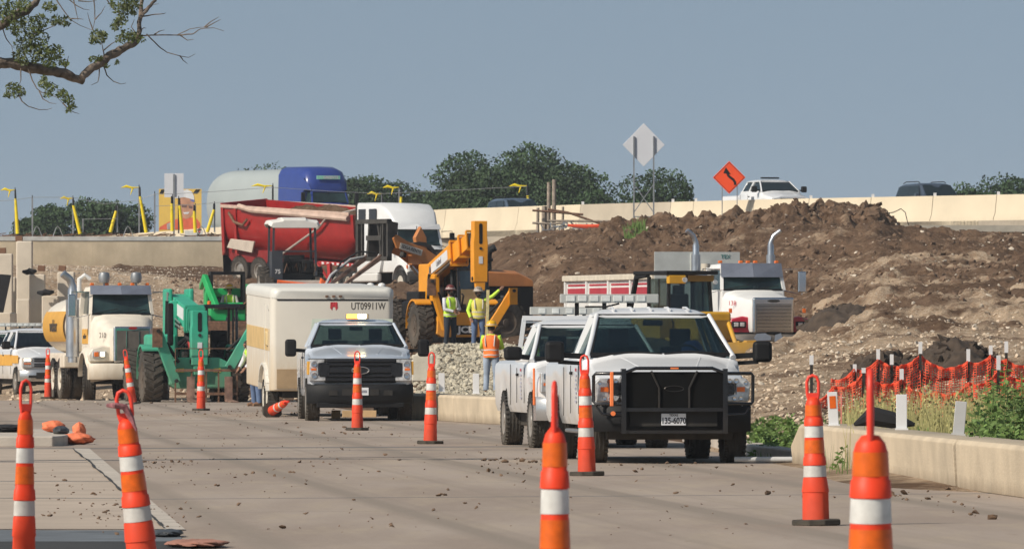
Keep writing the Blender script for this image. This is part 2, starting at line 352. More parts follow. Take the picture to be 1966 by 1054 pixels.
a,bz=scat(4200,(790,1030,197,232),.035,.085,lambda p,d: random.random()<1.4-abs(p-905)/90,1.2,.5); rocks('riprap_mound',a,bz,mat('riprap',(.44,.40,.31),.9,var=.35,scale=3),.8,'heap of grey crushed stone below the yellow telehandler','crushed stone')
a,bz=scat(700,(-60,820,205,240),.02,.09,None,3); rocks('worksite_pebbles',a,bz,stone,.7,'pebbles scattered round the machines on the left','pebbles')
# dark mound behind the orange net
mb=MB(); 
def mound(cx,cy,rx,ry,h,seed,z0,NN=44):
    V=[];Fq=[]
    for j in range(NN):
        for i in range(NN):
            u=-1+2*i/(NN-1); v=-1+2*j/(NN-1); r=math.hypot(u,v)*(1+.25*noise.noise(Vector((u*2,v*2,seed))))
            hh=h*max(0,1-r*r)**.8+.0; x=cx+u*rx; y=cy+v*ry
            V.append((x,y,z0+hh*(1+.25*noise.fractal(Vector((x*2.2,y*1.5,seed)),.8,2,4))-.5*(r>1)))
    for j in range(NN-1):
        for i in range(NN-1): a=j*NN+i; Fq.append((a,a+1,a+NN+1,a+NN))
    return V,Fq
darkm=mat('dark_topsoil',(.060,.042,.029),.95,var=.4,scale=4,bump=1,bscale=7)
for nm,lab,(cx,dd,rx,ry,h,z0) in (('topsoil_heap','heap of dark topsoil behind the orange safety net, the larger right one',(1835,158,1.25,1.9,.88,.62)),('topsoil_heap','low dark topsoil heap behind the orange net, the left one',(1700,156,.95,1.7,.68,.58)),
   ('topsoil_heap','dark earth heap right of the red fendered truck, shade in its colour',(1625,214,1.35,2.5,.75,1.75))):  # this last heap's dark colour stands for mound shadow on the dirt
    V,Fq=mound(X(cx,dd),dd,rx,ry,h,cx,z0); q=MB().add(V,Fq).build(nm,darkm,smooth=60); tag(q,lab,'dirt heap')
dark_pts=[];dark_s=[]
for cx,dd,rx,h,z0 in ((1835,158,1.2,.88,.62),(1700,156,.9,.68,.58),(1625,214,1.3,.75,1.75)):
    for _ in range(420):
        u=random.uniform(-1,1); v=random.uniform(-1,0.2); r=math.hypot(u,v)
        if r<1: dark_pts.append((X(cx,dd)+u*rx,dd+v*1.5,z0+h*max(0,1-r*r)**.8)); dark_s.append(.03+.13*random.random()**3)
rocks('topsoil_clods',dark_pts,dark_s,darkm,.8,'dark clods covering the topsoil heaps behind the net','dirt clods')
# ---------------- road
rm=bpy.data.materials.new('road_concrete'); rm.use_nodes=True; n=rm.node_tree; b=n.nodes['Principled BSDF']; b.inputs['Roughness'].default_value=.85; b.inputs['Specular IOR Level'].default_value=.25
geo=nn(n,'ShaderNodeNewGeometry'); pos=geo.outputs['Position']; mp=nn(n,'ShaderNodeMapping'); mp.inputs['Scale'].default_value=(1,.16,1); n.links.new(pos,mp.inputs[0]); v2=mp.outputs[0]
c=mixc(n,ntex(n,v2,.45,5),(.30,.243,.20),(.37,.308,.258)); c=mixc(n,ntex(n,v2,1.5,8,.7,.48,.8),c,(.40,.33,.25)); c=mixc(n,ntex(n,v2,5,8,.75,.60,.80),c,(.22,.16,.11))
sp=nn(n,'ShaderNodeSeparateXYZ'); n.links.new(pos,sp.inputs[0])
# tyre-worn tracks that run with the traffic
wv=nn(n,'ShaderNodeMath',operation='MULTIPLY_ADD'); n.links.new(sp.outputs['Y'],wv.inputs[0]); wv.inputs[1].default_value=.085; n.links.new(sp.outputs['X'],wv.inputs[2])
cb=nn(n,'ShaderNodeCombineXYZ'); n.links.new(wv.outputs[0],cb.inputs[0]); c=mixc(n,ntex(n,cb.outputs[0],1.1,3,.5,.50,.62),c,(.265,.222,.182))
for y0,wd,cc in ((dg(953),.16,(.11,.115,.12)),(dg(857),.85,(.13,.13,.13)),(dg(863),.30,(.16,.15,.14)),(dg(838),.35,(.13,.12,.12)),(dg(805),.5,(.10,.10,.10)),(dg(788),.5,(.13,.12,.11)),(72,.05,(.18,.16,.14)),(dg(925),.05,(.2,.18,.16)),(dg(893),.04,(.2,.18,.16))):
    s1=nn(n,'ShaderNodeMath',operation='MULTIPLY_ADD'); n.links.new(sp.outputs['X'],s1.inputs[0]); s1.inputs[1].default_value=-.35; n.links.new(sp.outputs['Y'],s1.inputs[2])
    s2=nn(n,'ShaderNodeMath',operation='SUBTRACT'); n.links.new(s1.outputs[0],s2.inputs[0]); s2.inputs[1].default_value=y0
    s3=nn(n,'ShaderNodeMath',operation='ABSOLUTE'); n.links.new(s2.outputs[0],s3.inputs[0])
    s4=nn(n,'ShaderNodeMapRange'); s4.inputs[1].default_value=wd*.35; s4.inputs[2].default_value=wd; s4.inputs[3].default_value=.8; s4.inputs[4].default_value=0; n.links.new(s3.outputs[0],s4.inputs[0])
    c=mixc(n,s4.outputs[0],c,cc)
n.links.new(c,b.inputs['Base Color'])
nb=nn(n,'ShaderNodeTexNoise'); nb.inputs['Scale'].default_value=14; nb.inputs['Detail'].default_value=8; n.links.new(pos,nb.inputs['Vector']); bp=nn(n,'ShaderNodeBump'); bp.inputs['Strength'].default_value=.35; bp.inputs['Distance'].default_value=.02; n.links.new(nb.outputs['Fac'],bp.inputs['Height']); n.links.new(bp.outputs[0],b.inputs['Normal'])
NB=[(1521,890),(1622,905.5),(1706,919),(1838,938),(1966,957)]
bpts=[(5.9,60),(7.5,40),(11,5)]
right=[(X(p,dg(y)),dg(y)) for p,y in NB]
poly=[(-60,5),(11,5),(7.6,40),(6.1,60)]+[(x+.3,y) for x,y in right[::-1]]+[(3.2,112),(2.2,128),(.9,140),(0.0,148),(-1.0,153),(-1.9,158),(-4,185),(-6,212),(-60,212)]
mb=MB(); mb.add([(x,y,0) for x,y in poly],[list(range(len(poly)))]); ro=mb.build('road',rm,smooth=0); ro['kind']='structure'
bm=bmesh.new(); bm.from_mesh(ro.data); bmesh.ops.triangulate(bm,faces=bm.faces); bm.to_mesh(ro.data); bm.free()
def groundpoly(name,pp,z,m):
    mb=MB(); mb.add([(X(p,dg(y)),dg(y),z) for p,y in pp],[list(range(len(pp)))]); o=mb.build(name,m,smooth=0); o['kind']='structure'; return o
slab=mat('pavement_concrete',(.43,.355,.285),.9,var=.12,scale=.9,bump=.3); kerbm=mat('kerb_concrete',(.47,.42,.36),.9,var=.15,scale=2,bump=.3); gut=mat('gutter_shade_and_joint',(.12,.135,.15),.9,var=.3,scale=2)
asp=mat('old_asphalt',(.035,.035,.035),.9)
groundpoly('pavement',[(-500,862),(140,862),(316,1016),(-500,1016)],.005,slab)
groundpoly('kerb_strip',[(140,862),(172,862),(356,1018),(316,1018)],.010,kerbm)
groundpoly('gutter',[(-500,1016.4),(340,1018.5),(352,1040),(-500,1040)],.005,gut)  # flat strip; shade of the kerb face is put into its grey-blue colour
groundpoly('asphalt',[(-500,1040.4),(352,1040.4),(420,1100),(-500,1100)],.005,asp)
mb=MB()
for y0 in (925,957,888): d=dg(y0); mb.rng(X(-500,d),X({925:232,957:268,888:168}[y0],d),d-.025,d+.025,.006,.009)
j=mb.build('pavement_joints',gut,smooth=0); j['kind']='structure'
mb=MB(); pts_=[(141+ (317-141)*f+random.uniform(-2.5,2.5),862+(1016-862)*f) for f in np.linspace(0,1,30)]; L_=[Vector((X(p,dg(y)),dg(y),.016)) for p,y in pts_]
for a_,b_ in zip(L_[:-1],L_[1:]):
    ww=random.uniform(.006,.02); mb.add([a_-Vector((ww,0,0)),a_+Vector((ww,0,0)),b_+Vector((ww,0,0)),b_-Vector((ww,0,0))],[(0,1,2,3)])
j=mb.build('pavement_crack',asp,smooth=0); j['kind']='structure'
# raised island on the left with rounded nose
mb=MB(); y0=116.8; xr=X(118,y0); pp=[(-9,y0),(xr-.12,y0),(xr-.02,y0+.6),(xr,y0+2.5),(xr-.1,y0+6),(xr-.6,y0+9.5),(-9,y0+9.5)]
mb.prism(pp,'z',-.02,.15); o=mb.build('kerb',kerbm,bevel=.03); o['kind']='structure'
mb=MB(); mb.prism([(X(1447,105),105),(X(1532,99.9),100.3),(X(1540,101),101.5),(X(1470,107.5),107.5),(X(1330,124),124),(X(1310,122.5),122.5)],'z',-.02,.16); o=mb.build('kerb',kerbm,bevel=.03); o['kind']='structure'
a,bz=scat(500,(100,1500,62,205),.008,.03,lambda p,d: p>330 or d>dg(1000),4,.4); a=[(x,y,.006+s*.3) for (x,y,z),s in zip(a,bz)]; rocks('road_grit',a,bz,clay,.5,'crumbs of dried mud scattered over the concrete road','mud crumbs')
P2=[];S2=[]
for cx,cy,rx,ry,N,sm in ((1000,905,110,12,70,.035),(1250,895,230,8,70,.03),(1700,955,230,14,120,.04),(1345,968,8,3,3,.06),(1880,985,90,12,26,.05),(240,985,120,30,200,.02),(300,890,60,20,110,.03),(560,900,300,60,70,.03),(100,935,110,60,70,.025),(480,790,260,12,240,.04),(230,775,250,8,160,.04),(980,885,60,6,60,.05),(700,830,160,10,90,.04)):
    for _ in range(int(N*.4)):
        px=random.gauss(cx,rx*.5); py=random.gauss(cy,ry*.5); d=dg(max(730,py)); s=.009+.7*sm*random.random()**3; P2.append((X(px,d),d,.006+s*.3)); S2.append(s)
rocks('mud_lumps',P2,S2,clay,.6,'lumps of dried brown mud in patches on the road','mud lumps')
# ---------------- low barriers beside the road
lowm=mat('stained_concrete',(.52,.43,.31),.85,var=.16,scale=1.6,bump=.4,dirt=(.20,.15,.10),dz=(-.02,.22),damt=.75)
def barseg(name,lab,p0,p1,grp,h=.51,w=.66,taper0=False,m=lowm):
    a=Vector((*p0,0)); bq=Vector((*p1,0)); d=(bq-a).normalized(); s=Vector((d.y,-d.x,0)); s=s if s.x>0 else -s; Ln=(bq-a).length
    mb=MB(); st=[0,.02,Ln-.02,Ln] if not taper0 else [0,1.0,Ln-.02,Ln]; rings=[]
    hs=[h-.03,h,h,h-.03] if not taper0 else [.26,h,h,h-.03]
    for t,hh in zip(st,hs):
        o=a+d*t; rings.append([o+Vector((0,0,.0)),o+Vector((0,0,.05)),o-s*.02+Vector((0,0,hh-.04)),o+s*.02+Vector((0,0,hh)),o+s*(w-.06)+Vector((0,0,hh)),o+s*(w)+Vector((0,0,hh-.04)),o+s*(w-.04)+Vector((0,0,0))])
    mb.loft(rings); o=mb.build(name,m,bevel=.012); tag(o,lab,'barrier',grp)
    return o
q=[(X(p,dg(y)),dg(y)) for p,y in NB]
def li(pa,pb,t): return (pa[0]+(pb[0]-pa[0])*t,pa[1]+(pb[1]-pa[1])*t)
A0=q[0]; A1=q[3]; A2=q[4]
barseg('concrete_barrier','low stained concrete barrier with sloped end behind the tall cone on the right',A0,li(A0,A1,.985),'low roadside barriers',taper0=True)
barseg('concrete_barrier','low concrete barrier running out of the right edge of the picture',A1,(A2[0]+.9,A2[1]-12),'low roadside barriers')
barseg('concrete_barrier','low concrete barrier just left of the white extended cab pickup, sunlit',(X(872,153.2),153.2),(X(965,147.8),147.8),'low roadside barriers')
barseg('concrete_barrier','low concrete barrier in the shade of the silver pickup',(X(780,160),160),(X(871,153.4),153.4),'low roadside barriers')
def delin(px,y0,y1,d,lab,m,patch=False,lean=0):
    s=F/d; h=(y1-y0)/s; t=thing('delineator',lab,'marker',(X(px,d),d,Z(y1,d)),0,'white marker panels on the low barriers',ry=lean)
    mb=MB().rng(-.06,.06,-.012,.012,0,h); mb.build('panel',m,t,bevel=.006)
    if patch: MB().rng(-.038,.038,-.018,-.013,h-.2,h-.05).build('reflector',refo,t)
    MB().rng(-.07,.07,-.05,.05,-.0,.02).build('foot',m,t)
wp=mat('white_plastic',(.70,.70,.70),.5,var=.06); gp=mat('grey_plastic',(.48,.48,.47),.5,var=.1)
delin(1601,752,818,96.6,'white upright marker panel with an orange patch on the barrier end',wp,True,R(-3))
delin(1731,757,825,88,'plain bright white marker panel in the middle of the right barrier',wp)
delin(1840,770,835,83,'greyish leaning marker panel near the barrier joint',gp,False,R(5))
delin(848,716,752,155.5,'pale marker panel on the shaded barrier beside the silver pickup',wp)
delin(914,717,756,151,'pale marker panel on the sunlit barrier left of the orange vest',wp)
# ---------------- highway deck and far barrier
HB=[(-1500,640),(-500,545),(-100,495),(100,468),(300,440),(450,418),(600,397),(850,366),(1150,352),(1500,340),(1966,329),(2600,315),(3600,300)]
hp=np.array([(X(p,d),d) for p,d in HB]); cum=np.concatenate([[0],np.cumsum(np.hypot(*np.diff(hp,axis=0).T))])
def hpt(s): return Vector((np.interp(s,cum,hp[:,0]),np.interp(s,cum,hp[:,1]),0))
def s_of(px):
    ss=np.linspace(0,cum[-1],3000); pp=[983+F*np.interp(s,cum,hp[:,0])/np.interp(s,cum,hp[:,1]) for s in ss]; return float(np.interp(px,pp,ss))
DK=6.6
mb=MB(); rings=[]; N=60
road_pts=[]
vsx=[];fx=[]
for i in range(N+1):
    s=cum[-1]*i/N; p=hpt(s); e=hpt(min(s+1,cum[-1])); bb=hpt(max(0,s-1)); d=(e-bb).normalized(); nrm=Vector((-d.y,d.x,0)); nrm=nrm if nrm.y>0 else -nrm
    vsx+= [p+nrm*-.3+Vector((0,0,DK)),p+nrm*16+Vector((0,0,DK+.1)),p+nrm*-.3+Vector((0,0,DK-1.8)),p+nrm*18+Vector((0,0,DK-1.8))]
for i in range(N):
    a=i*4; fx+=[(a,a+1,a+5,a+4),(a,a+4,a+6,a+2),(a+1,a+3,a+7,a+5)]
o=MB().add(vsx,fx).build('highway',mat('highway_concrete',(.38,.33,.26),.9,var=.1),smooth=0); o['kind']='structure'
hbm=mat('cream_concrete',(.66,.57,.42),.85,var=.07,scale=.7,bump=.2,dirt=(.36,.31,.24),dz=(5.5,7.2),damt=.3); hbd=mat('dull_concrete',(.46,.40,.31),.85,var=.12,scale=.8)
jx=[-300,-100,60,200,330,440,550,660,780,860,1000,1119,1292,1336,1445,1557,1676,1795,1917,2040,2170,2300]
for k in range(len(jx)-1):
    s0=s_of(jx[k]); s1=s_of(jx[k+1]); rings=[]
    for t in np.linspace(s0+.015,s1-.015,4 if k>5 else 6):
        p=hpt(t); d=(hpt(t+.5)-hpt(t-.5)).normalized(); nr=Vector((-d.y,d.x,0)); nr=nr if nr.y>0 else -nr; z=DK
        rings.append([p+nr*a+Vector((0,0,z+h)) for a,h in ((-.30,-.25),(-.30,.08),(-.20,.30),(-.10,1.07),(.10,1.07),(.20,.30),(.30,.08),(.30,-.25))])
    dull=(k==11)
    o=MB().loft(rings).build('highway_barrier',hbd if dull else hbm)
    g='cream barrier segments along the highway'
    if dull: tag(o,'dull grey brown barrier segment with the sign truss standing before it','barrier',g)
    else: tag(o,'cream concrete barrier segment along the edge of the raised highway','barrier',g)
    if k>=10:
        p=hpt(s1); tag(MB().rng(-.06,.06,-.05,.05,0,.13).build('barrier_reflector',wp),'small white reflector tab on top of a highway barrier joint','reflector','reflector tabs on the highway barrier').location=(p.x,p.y,DK+1.07)
# footing ledge right of the mound
o=MB().rng(X(1690,322),X(2000,322),321,323,6.0,6.27).build('footing',mat('footing_concrete',(.40,.37,.31),.9),smooth=0); tag(o,'pale concrete footing strip under the barrier right of the dirt crest','concrete footing')
# ---------------- unfinished bridge wall across the middle
wallm=mat('weathered_wall',(.48,.41,.30),.9,var=.2,scale=.8,bump=.5,dirt=(.27,.21,.14),dz=(4.3,7.2),damt=.6); wallt=mat('wall_cap_metal',(.42,.43,.42),.6,var=.15,scale=3); 
t=thing('retaining_wall','long weathered concrete wall of the unfinished bridge, posts along its top','wall',(0,376,0))
xe=[X(-700,376),X(-60,376),X(178,376),X(420,376),X(680,376),X(930,376),X(1165,376)]
for k in range(len(xe)-1): MB().rng(xe[k]+.002,xe[k+1]-.002,0,1.2,4.2,6.35).build('wall_panel',wallm,t)
MB().rng(xe[0],xe[-1],-.04,1.2,6.36,6.56).build('metal_coping',wallt,t)
mb=MB(); 
for i in range(330):
    x=random.uniform(xe[0],xe[-1]); z=6.58; mb.bar((x,.3,z),(x+random.uniform(-.5,1.4),.4,z+random.uniform(0,.18)),.035)
o=mb.build('rebar',rust,t)
mb=MB()
for px in (245,386,640,800,1010,1030,70,110,1260): 
    x=X(px,376); mb.tube([(x-.22,.3,6.56),(x-.08,.3,6.95),(x+.0,.3,7.05),(x+.1,.3,6.95),(x+.25,.3,6.56)],.022,6)
mb.build('rebar_hoops',steel,t)
# stepped precast panels on the far left
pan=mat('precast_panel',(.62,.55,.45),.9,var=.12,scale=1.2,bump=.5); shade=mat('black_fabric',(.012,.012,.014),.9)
def panel(x0,x1,ytop,d,lab,zb=-.3,th=.45):
    o=MB().rng(X(x0,d),X(x1,d),d,d+th,zb,Z(ytop,d)).build('precast_panel',pan,bevel=.05); tag(o,lab,'wall panel','stepped precast panels at the left'); return o
panel(-60,24,487,287,'precast wall panel cut by the left edge of the picture, black cloth over it')
panel(31,62,463,291,'tallest narrow precast wall panel at the left')
panel(24,30.5,532,288.4,'thin pale edge of a precast panel beside the black cloth')
panel(56,86,527,288,'precast wall panel of middle height with a brown wood block on top')
panel(110,143,522,289,'precast wall panel behind the water truck exhaust')
panel(80,112,568,287.6,'lowest precast wall panel behind the water tank')
panel(31,57,574,286.2,'low front precast panel at the foot of the tallest one')
panel(-60,31,600,285.4,'low front precast panel above the light bar at the left edge')
for px,py,d,lab in ((36,459,291.2,'brown wood block on top of the tallest panel'),(79,516,288.2,'brown wood block on the middle panel'),(119,516,289.2,'brown wood block on the panel behind the exhaust'),(4,482,287.2,'brown wood block on the panel at the left edge')):
    o=MB().box((0,.2,.1),(.26,.3,.2),rot=(0,R(random.uniform(-9,9)),0)).build('wood_block',mat('brown_wood',(.19,.10,.06),.9),bevel=.01); o.location=(X(px,d),d,Z(py+4.5,d)); tag(o,lab,'wood block')
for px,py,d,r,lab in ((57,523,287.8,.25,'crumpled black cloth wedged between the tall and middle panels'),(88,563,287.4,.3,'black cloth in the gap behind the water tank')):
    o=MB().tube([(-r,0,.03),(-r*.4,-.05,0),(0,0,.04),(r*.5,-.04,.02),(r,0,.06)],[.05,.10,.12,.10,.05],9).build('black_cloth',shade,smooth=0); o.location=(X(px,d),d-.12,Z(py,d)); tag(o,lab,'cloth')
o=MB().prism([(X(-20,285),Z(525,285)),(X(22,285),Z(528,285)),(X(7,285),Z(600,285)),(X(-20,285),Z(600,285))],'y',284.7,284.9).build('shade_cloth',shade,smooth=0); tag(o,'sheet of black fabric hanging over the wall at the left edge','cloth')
# ================= cones
def make_cone(px,yb,lab,d=None,lean=0,leanx=0,H=1.37,rz=0,squash=1,hs=1,z0=0,dent=0,wid=1):
    d=d or dg(yb); k=H/1.37
    t=thing('traffic_cone',lab,'traffic cone',(X(px,d),d,z0),rz,'tall orange looper cones',rx=leanx,ry=lean)
    def R_(z): return (.105-.047*min(1,z/1.15))*wid
    segs=[(.05,0),(.30,0),(.305,.006),(.43,.004),(.44,0),(.55,0),(.551,.009),(.62,.007),(.63,0),(.80,0),(.91,0),(.911,.008),(.98,.006),(.985,0),(1.10,0),(1.135,-.008),(1.165,-.03),(1.17,-.052)]
    def ring(z,dr,q=0):
        n=24; out=[]
        for a in range(n):
            th=2*PI*a/n; r=R_(z)+dr
            f=1+dent*(.35*math.exp(-((z-.22)/.09)**2)*math.cos(2*th+1)-.18*math.exp(-((z-.14)/.06)**2)*math.cos(th))
            out.append(Vector((r*f*math.cos(th),r*f*math.sin(th)*squash,z*k)))
        return out
    MB().loft([ring(z,dr) for z,dr in segs]).build('body',cone,t,smooth=50)
    for a,b_ in ((.44,.55),(.80,.91)): MB().loft([ring(z,.0028) for z in (a+.004,(a+b_)/2,b_-.004)],False).build('white_band',refw,t,smooth=50)
    for a,b_ in ((.66,.78),(1.0,1.10)): MB().loft([ring(z,.0022) for z in (a,(a+b_)/2,b_)],False).build('orange_band',refo,t,smooth=50)
    hp_=[(-.03,0,1.13),(-.043,0,1.2),(-.045,0,1.31),(-.03,0,1.355),(0,0,1.37),(.03,0,1.355),(.045,0,1.31),(.043,0,1.2),(.03,0,1.13)]
    mb=MB(); mb.tube([(x*wid,0,1.16*k+(z-1.16)*hs*k) for x,_,z in hp_],.0125*wid,8); mb.rng(-.04*wid,.04*wid,-.012,.012,1.16*k,1.16*k+.045*hs); mb.build('handle',coneh,t,smooth=60)
    pts=[(.215*math.cos(a)*(1 if abs(math.cos(a))>.5 else .8),.215*math.sin(a)) for a in [PI/8+PI/4*i for i in range(8)]]
    MB().prism(pts,'z',0,.05).build('base',mat('cone_base_rubber',(.02,.02,.018),.9,var=.4,scale=6,dirt=MUD,dz=(-.1,.2),damt=.3),t,bevel=.012)
    return t
make_cone(686,826,'upright cone standing in front of the silver pickup grille')
make_cone(826,852,'upright cone right of the silver pickup, before the shaded barrier',lean=R(1))
make_cone(386,788,'upright cone in front of the green telehandler forks')
make_cone(92,765,'upright cone in front of the tank truck rear wheel, the smallest one')
make_cone(256,776,'leaning bent cone beside the muddy tyre of the green telehandler',lean=R(-9),squash=.8)
make_cone(1127,913,'upright cone with two white bands just left of the dark grille guard',lean=R(-1.3),dent=.35)
make_cone(1567,1008,'cone with a crumpled foot standing before the sloped barrier end',H=1.24,dent=.8,lean=R(-1.4),wid=1.08)
make_cone(45,0,'narrow flattened cone leaning near the left edge of the picture',d=50.5,H=1.27,squash=.55,rz=R(30),lean=R(.8),hs=1.0,wid=.82)
make_cone(279,0,'cone leaning to the left over the pale pavement with a torn strap on its handle',d=50,lean=R(-6.5),leanx=R(4),H=1.22,hs=1.0)
make_cone(1066,0,'big blurred cone nearest the camera in front of the white pickups',d=33,H=1.36,rz=R(84),lean=R(-1.2),hs=.9,wid=.80)
make_cone(1672,0,'big blurred cone nearest the camera on the right, its handle folded up',d=32.2,H=1.33,rz=R(86),lean=R(-3),hs=1.3,wid=1.15)
o=MB().tube([(-.05,0,0),(0,-.03,.0),(.06,0,-.01),(.1,0,-.08),(.13,0,-.16)],[.012,.02,.022,.02,.008],6).build('strap',mat('torn_strap',(.30,.12,.13),.8,var=.5,scale=30)); o.location=P(221,778,49.9); tag(o,'torn dull red strap tied round the handle of the leaning cone','strap')
fc=make_cone(535,0,'cone knocked over on the road beside the white box trailer wheel',d=160,H=1.2); fc.rotation_euler=(R(80),0,R(18)); fc.location=(X(522,163),163,.13)
# ================= sandbags and rags
def bag(px,py,rx,ry,rz,lab,m,seed,name='sandbag',zz=0,dd=None):
    d=dd or dg(py); V=[]; n=26; mb=MB(); rings=[]
    for j in range(13):
        ph=-PI/2+PI*j/12; rg=[]
        for i in range(n):
            th=2*PI*i/n; f=1+.14*noise.noise(Vector((math.cos(th)*2.5,math.sin(th)*2.5+seed,ph*2)))+.10*math.sin(th*9+3*math.sin(ph*2))*math.cos(ph)+.10*noise.noise(Vector((th*3,seed,ph*5)))
            rg.append(Vector((rx*math.cos(ph)*math.cos(th)*f,ry*math.cos(ph)*math.sin(th)*f,rz*(1+math.sin(ph)*f))))
        rings.append(rg)
    o=mb.loft(rings).build(name,m,smooth=70); o.location=(X(px,d),d,zz); tag(o,lab,'sandbag' if 'bag' in name else 'cloth'); return o
bag(103,826,.17,.2,.09,'round orange sandbag on the end of the raised kerb',sand,1,zz=.15,dd=121.5)
bag(149,853,.24,.3,.085,'slumped orange sandbag on the road beside the raised kerb',sand,5)
bag(152,848,.10,.12,.15,'pointed twisted top of orange sandbag cloth behind the slumped bag',sand,9,name='sandbag_cloth')
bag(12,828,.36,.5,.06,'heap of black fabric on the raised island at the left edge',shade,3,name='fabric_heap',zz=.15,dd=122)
bag(117,834,.12,.4,.07,'dark rubber mat folded over the kerb end beside the orange sandbags',mat('wet_rubber',(.05,.055,.06),.5,var=.4),4,name='rubber_mat',zz=.13,dd=119.5)
o=bag(378,1050,.22,.5,.03,'reddish sandbag lying at the bottom of the picture beside the gutter',mat('dusty_red_sack',(.36,.17,.12),.9,var=.3,scale=9),11); 
bag(322,1030,.12,.35,.03,'dark strip of rubber at the pavement corner by the leaning cone',mat('wet_rubber',(0,0,0)),12,name='rubber_strip')
# ================= signs
t=thing('warning_sign','orange diamond sign with a black curving arrow on the highway','road sign',(X(1400,341),341,DK),0)
s=F/341; zc=Z(341,341)-DK; hh=31.5/s
def dia(r): return [(0,r),(r,0),(0,-r),(-r,0)]
orange_sign=mat('sign_orange',(.88,.085,.015),.5,var=.04)
MB().prism([(x,zc+z) for x,z in dia(hh)],'y',-.01,.01).build('panel',orange_sign,t,bevel=.01)
mb=MB(); r1=hh*.93; r2=hh*.90
for i in range(4):
    a=dia(r1);b_=dia(r2); j=(i+1)%4; mb.add([(a[i][0],-.016,zc+a[i][1]),(a[j][0],-.016,zc+a[j][1]),(b_[j][0],-.016,zc+b_[j][1]),(b_[i][0],-.016,zc+b_[i][1])],[(0,1,2,3)])
mb.build('border',black,t,smooth=0)
u=hh
mb=MB(); pts=[(.36,-.46),(.36,-.32),(.26,-.14),(.06,.0),(-.06,.12),(-.10,.26)]
wv=.075; L1=[];L2=[]
for i,(x,z) in enumerate(pts):
    a=Vector(pts[min(i+1,5)])-Vector(pts[max(i-1,0)]); a.normalize(); L1.append((x-a.y*wv,z+a.x*wv)); L2.append((x+a.y*wv,z-a.x*wv))
for i in range(5): mb.add([(p[0]*u,-.017,zc+p[1]*u) for p in (L1[i],L1[i+1],L2[i+1],L2[i])],[(0,1,2,3)])
mb.add([(p[0]*u,-.017,zc+p[1]*u) for p in ((-.36,.26),(.10,.18),(-.20,.62))],[(0,1,2)])
mb.build('arrow',black,t,smooth=0)
mb=MB(); mb.cyl((-.3,.04,0),(-.3,.04,zc-.2),.02); mb.cyl((.34,.04,0),(.34,.04,zc-.2),.02); mb.build('post',steel,t)
t=thing('diamond_sign','large blank white diamond sign back held by a tall steel truss','road sign',(X(1236,336),336,DK-.3),0)
s=F/336; zb=DK-.3; zc=Z(278.5,336)-zb; r=40.5/s
MB().prism([(x,zc+z*1.03) for x,z in dia(r)],'y',0.03,.05).build('panel',mat('sign_back_aluminium',(.60,.62,.66),.45,var=.04,scale=.8),t,bevel=.01)
for px in (-19,19):
    MB().rng(px/s-.03,px/s+.03,-.05,.02,-.2,Z(262,336)-zb).build('post',steel,t)
mb=MB(); z1=Z(340,336)-zb+.1; z2=Z(408,336)-zb; mb.bar((-19/s,-.01,z1-.4),(19/s,-.01,z2),.035); mb.bar((19/s,-.03,z1-.4),(-19/s,-.03,z2),.035); mb.bar((-19/s,0,z2-.18),(19/s,0,z2-.18),.04); mb.build('brace',steel,t)
d=430; s=F/d; t=thing('sign_back','pair of blank white sign panels seen from behind on one post','road sign',(X(334,d),d,DK),0)
zt=Z(333,d)-DK; zb=Z(379,d)-DK
MB().rng(-18.5/s,-.6/s,0,.02,zb,zt).build('panel',mat('sign_back_aluminium',(0,0,0)),t); MB().rng(1/s,18.5/s,0,.02,zb,zt).build('panel',mat('sign_back_aluminium',(0,0,0)),t)
MB().rng(-.05,.05,-.08,-.01,-.5,zt-.05).build('post',steel,t)
# billboard with a worker's portrait
d=452; s=F/d; z0=Z(440,d)-DK+.0; z1=Z(363,d)-DK
t=thing('billboard','yellow billboard with the portrait of a smiling man in a white hard hat','billboard',(X(346,d),d,DK),0)
W_=41/s
by=mat('billboard_yellow',(.72,.48,.10),.6,var=.05)
MB().rng(-W_,W_,0,.06,z0-.6,z1).build('panel',by,t)
def bp_(pts,nm,m,y): 
    MB().add([(x/s,y,Z(yy,d)-DK) for x,yy in pts],[list(range(len(pts)))]).build(nm,m,t,smooth=0)
blk=black; mb=MB()
for xx in ((-38,-30),(-30,-22),): pass
bp_([(-40,372),(-36,364),(-28,364),(-33,372)],'stripe',blk,-.012); bp_([(24,372),(30,364),(39,364),(33,372)],'stripe',blk,-.012)
bp_([(-41,441),(-39,436),(-22,426),(-8,421),(8,418),(30,418),(38,428),(39,441)],'shirt',mat('poster_red',(.68,.13,.06),.6,var=.25,scale=2),-.012)
bp_([(-25,441),(-26,430),(-18,427),(-16,441)],'shirt_patch',mat('poster_grey',(.42,.38,.36),.6,var=.4,scale=4),-.018)
bp_([(0,380),(24,380),(27,395),(24,410),(17,419),(10,421),(3,416),(-1,404)],'face',mat('poster_skin',(.52,.27,.17),.6,var=.25,scale=1.6),-.018)
bp_([(-10,381),(-6,371),(2,366),(14,364),(22,368),(26,376),(27,384),(20,382),(8,379)],'hard_hat',mat('poster_white',(.72,.73,.75),.6,var=.12,scale=2),-.024)
bp_([(18,383),(27,384),(28,388),(22,387)],'hat_brim',mat('poster_blue',(.12,.16,.40),.6),-.028)
bp_([(2,392),(13,394),(12,399),(3,398)],'glasses_lens',mat('poster_dark',(.16,.09,.08),.6),-.026); bp_([(16,395),(24,396),(23,401),(17,400)],'glasses_lens',mat('poster_dark',(0,0,0)),-.026)
bp_([(5,408),(18,407),(15,411),(8,411)],'smile',mat('poster_white',(0,0,0)),-.026)
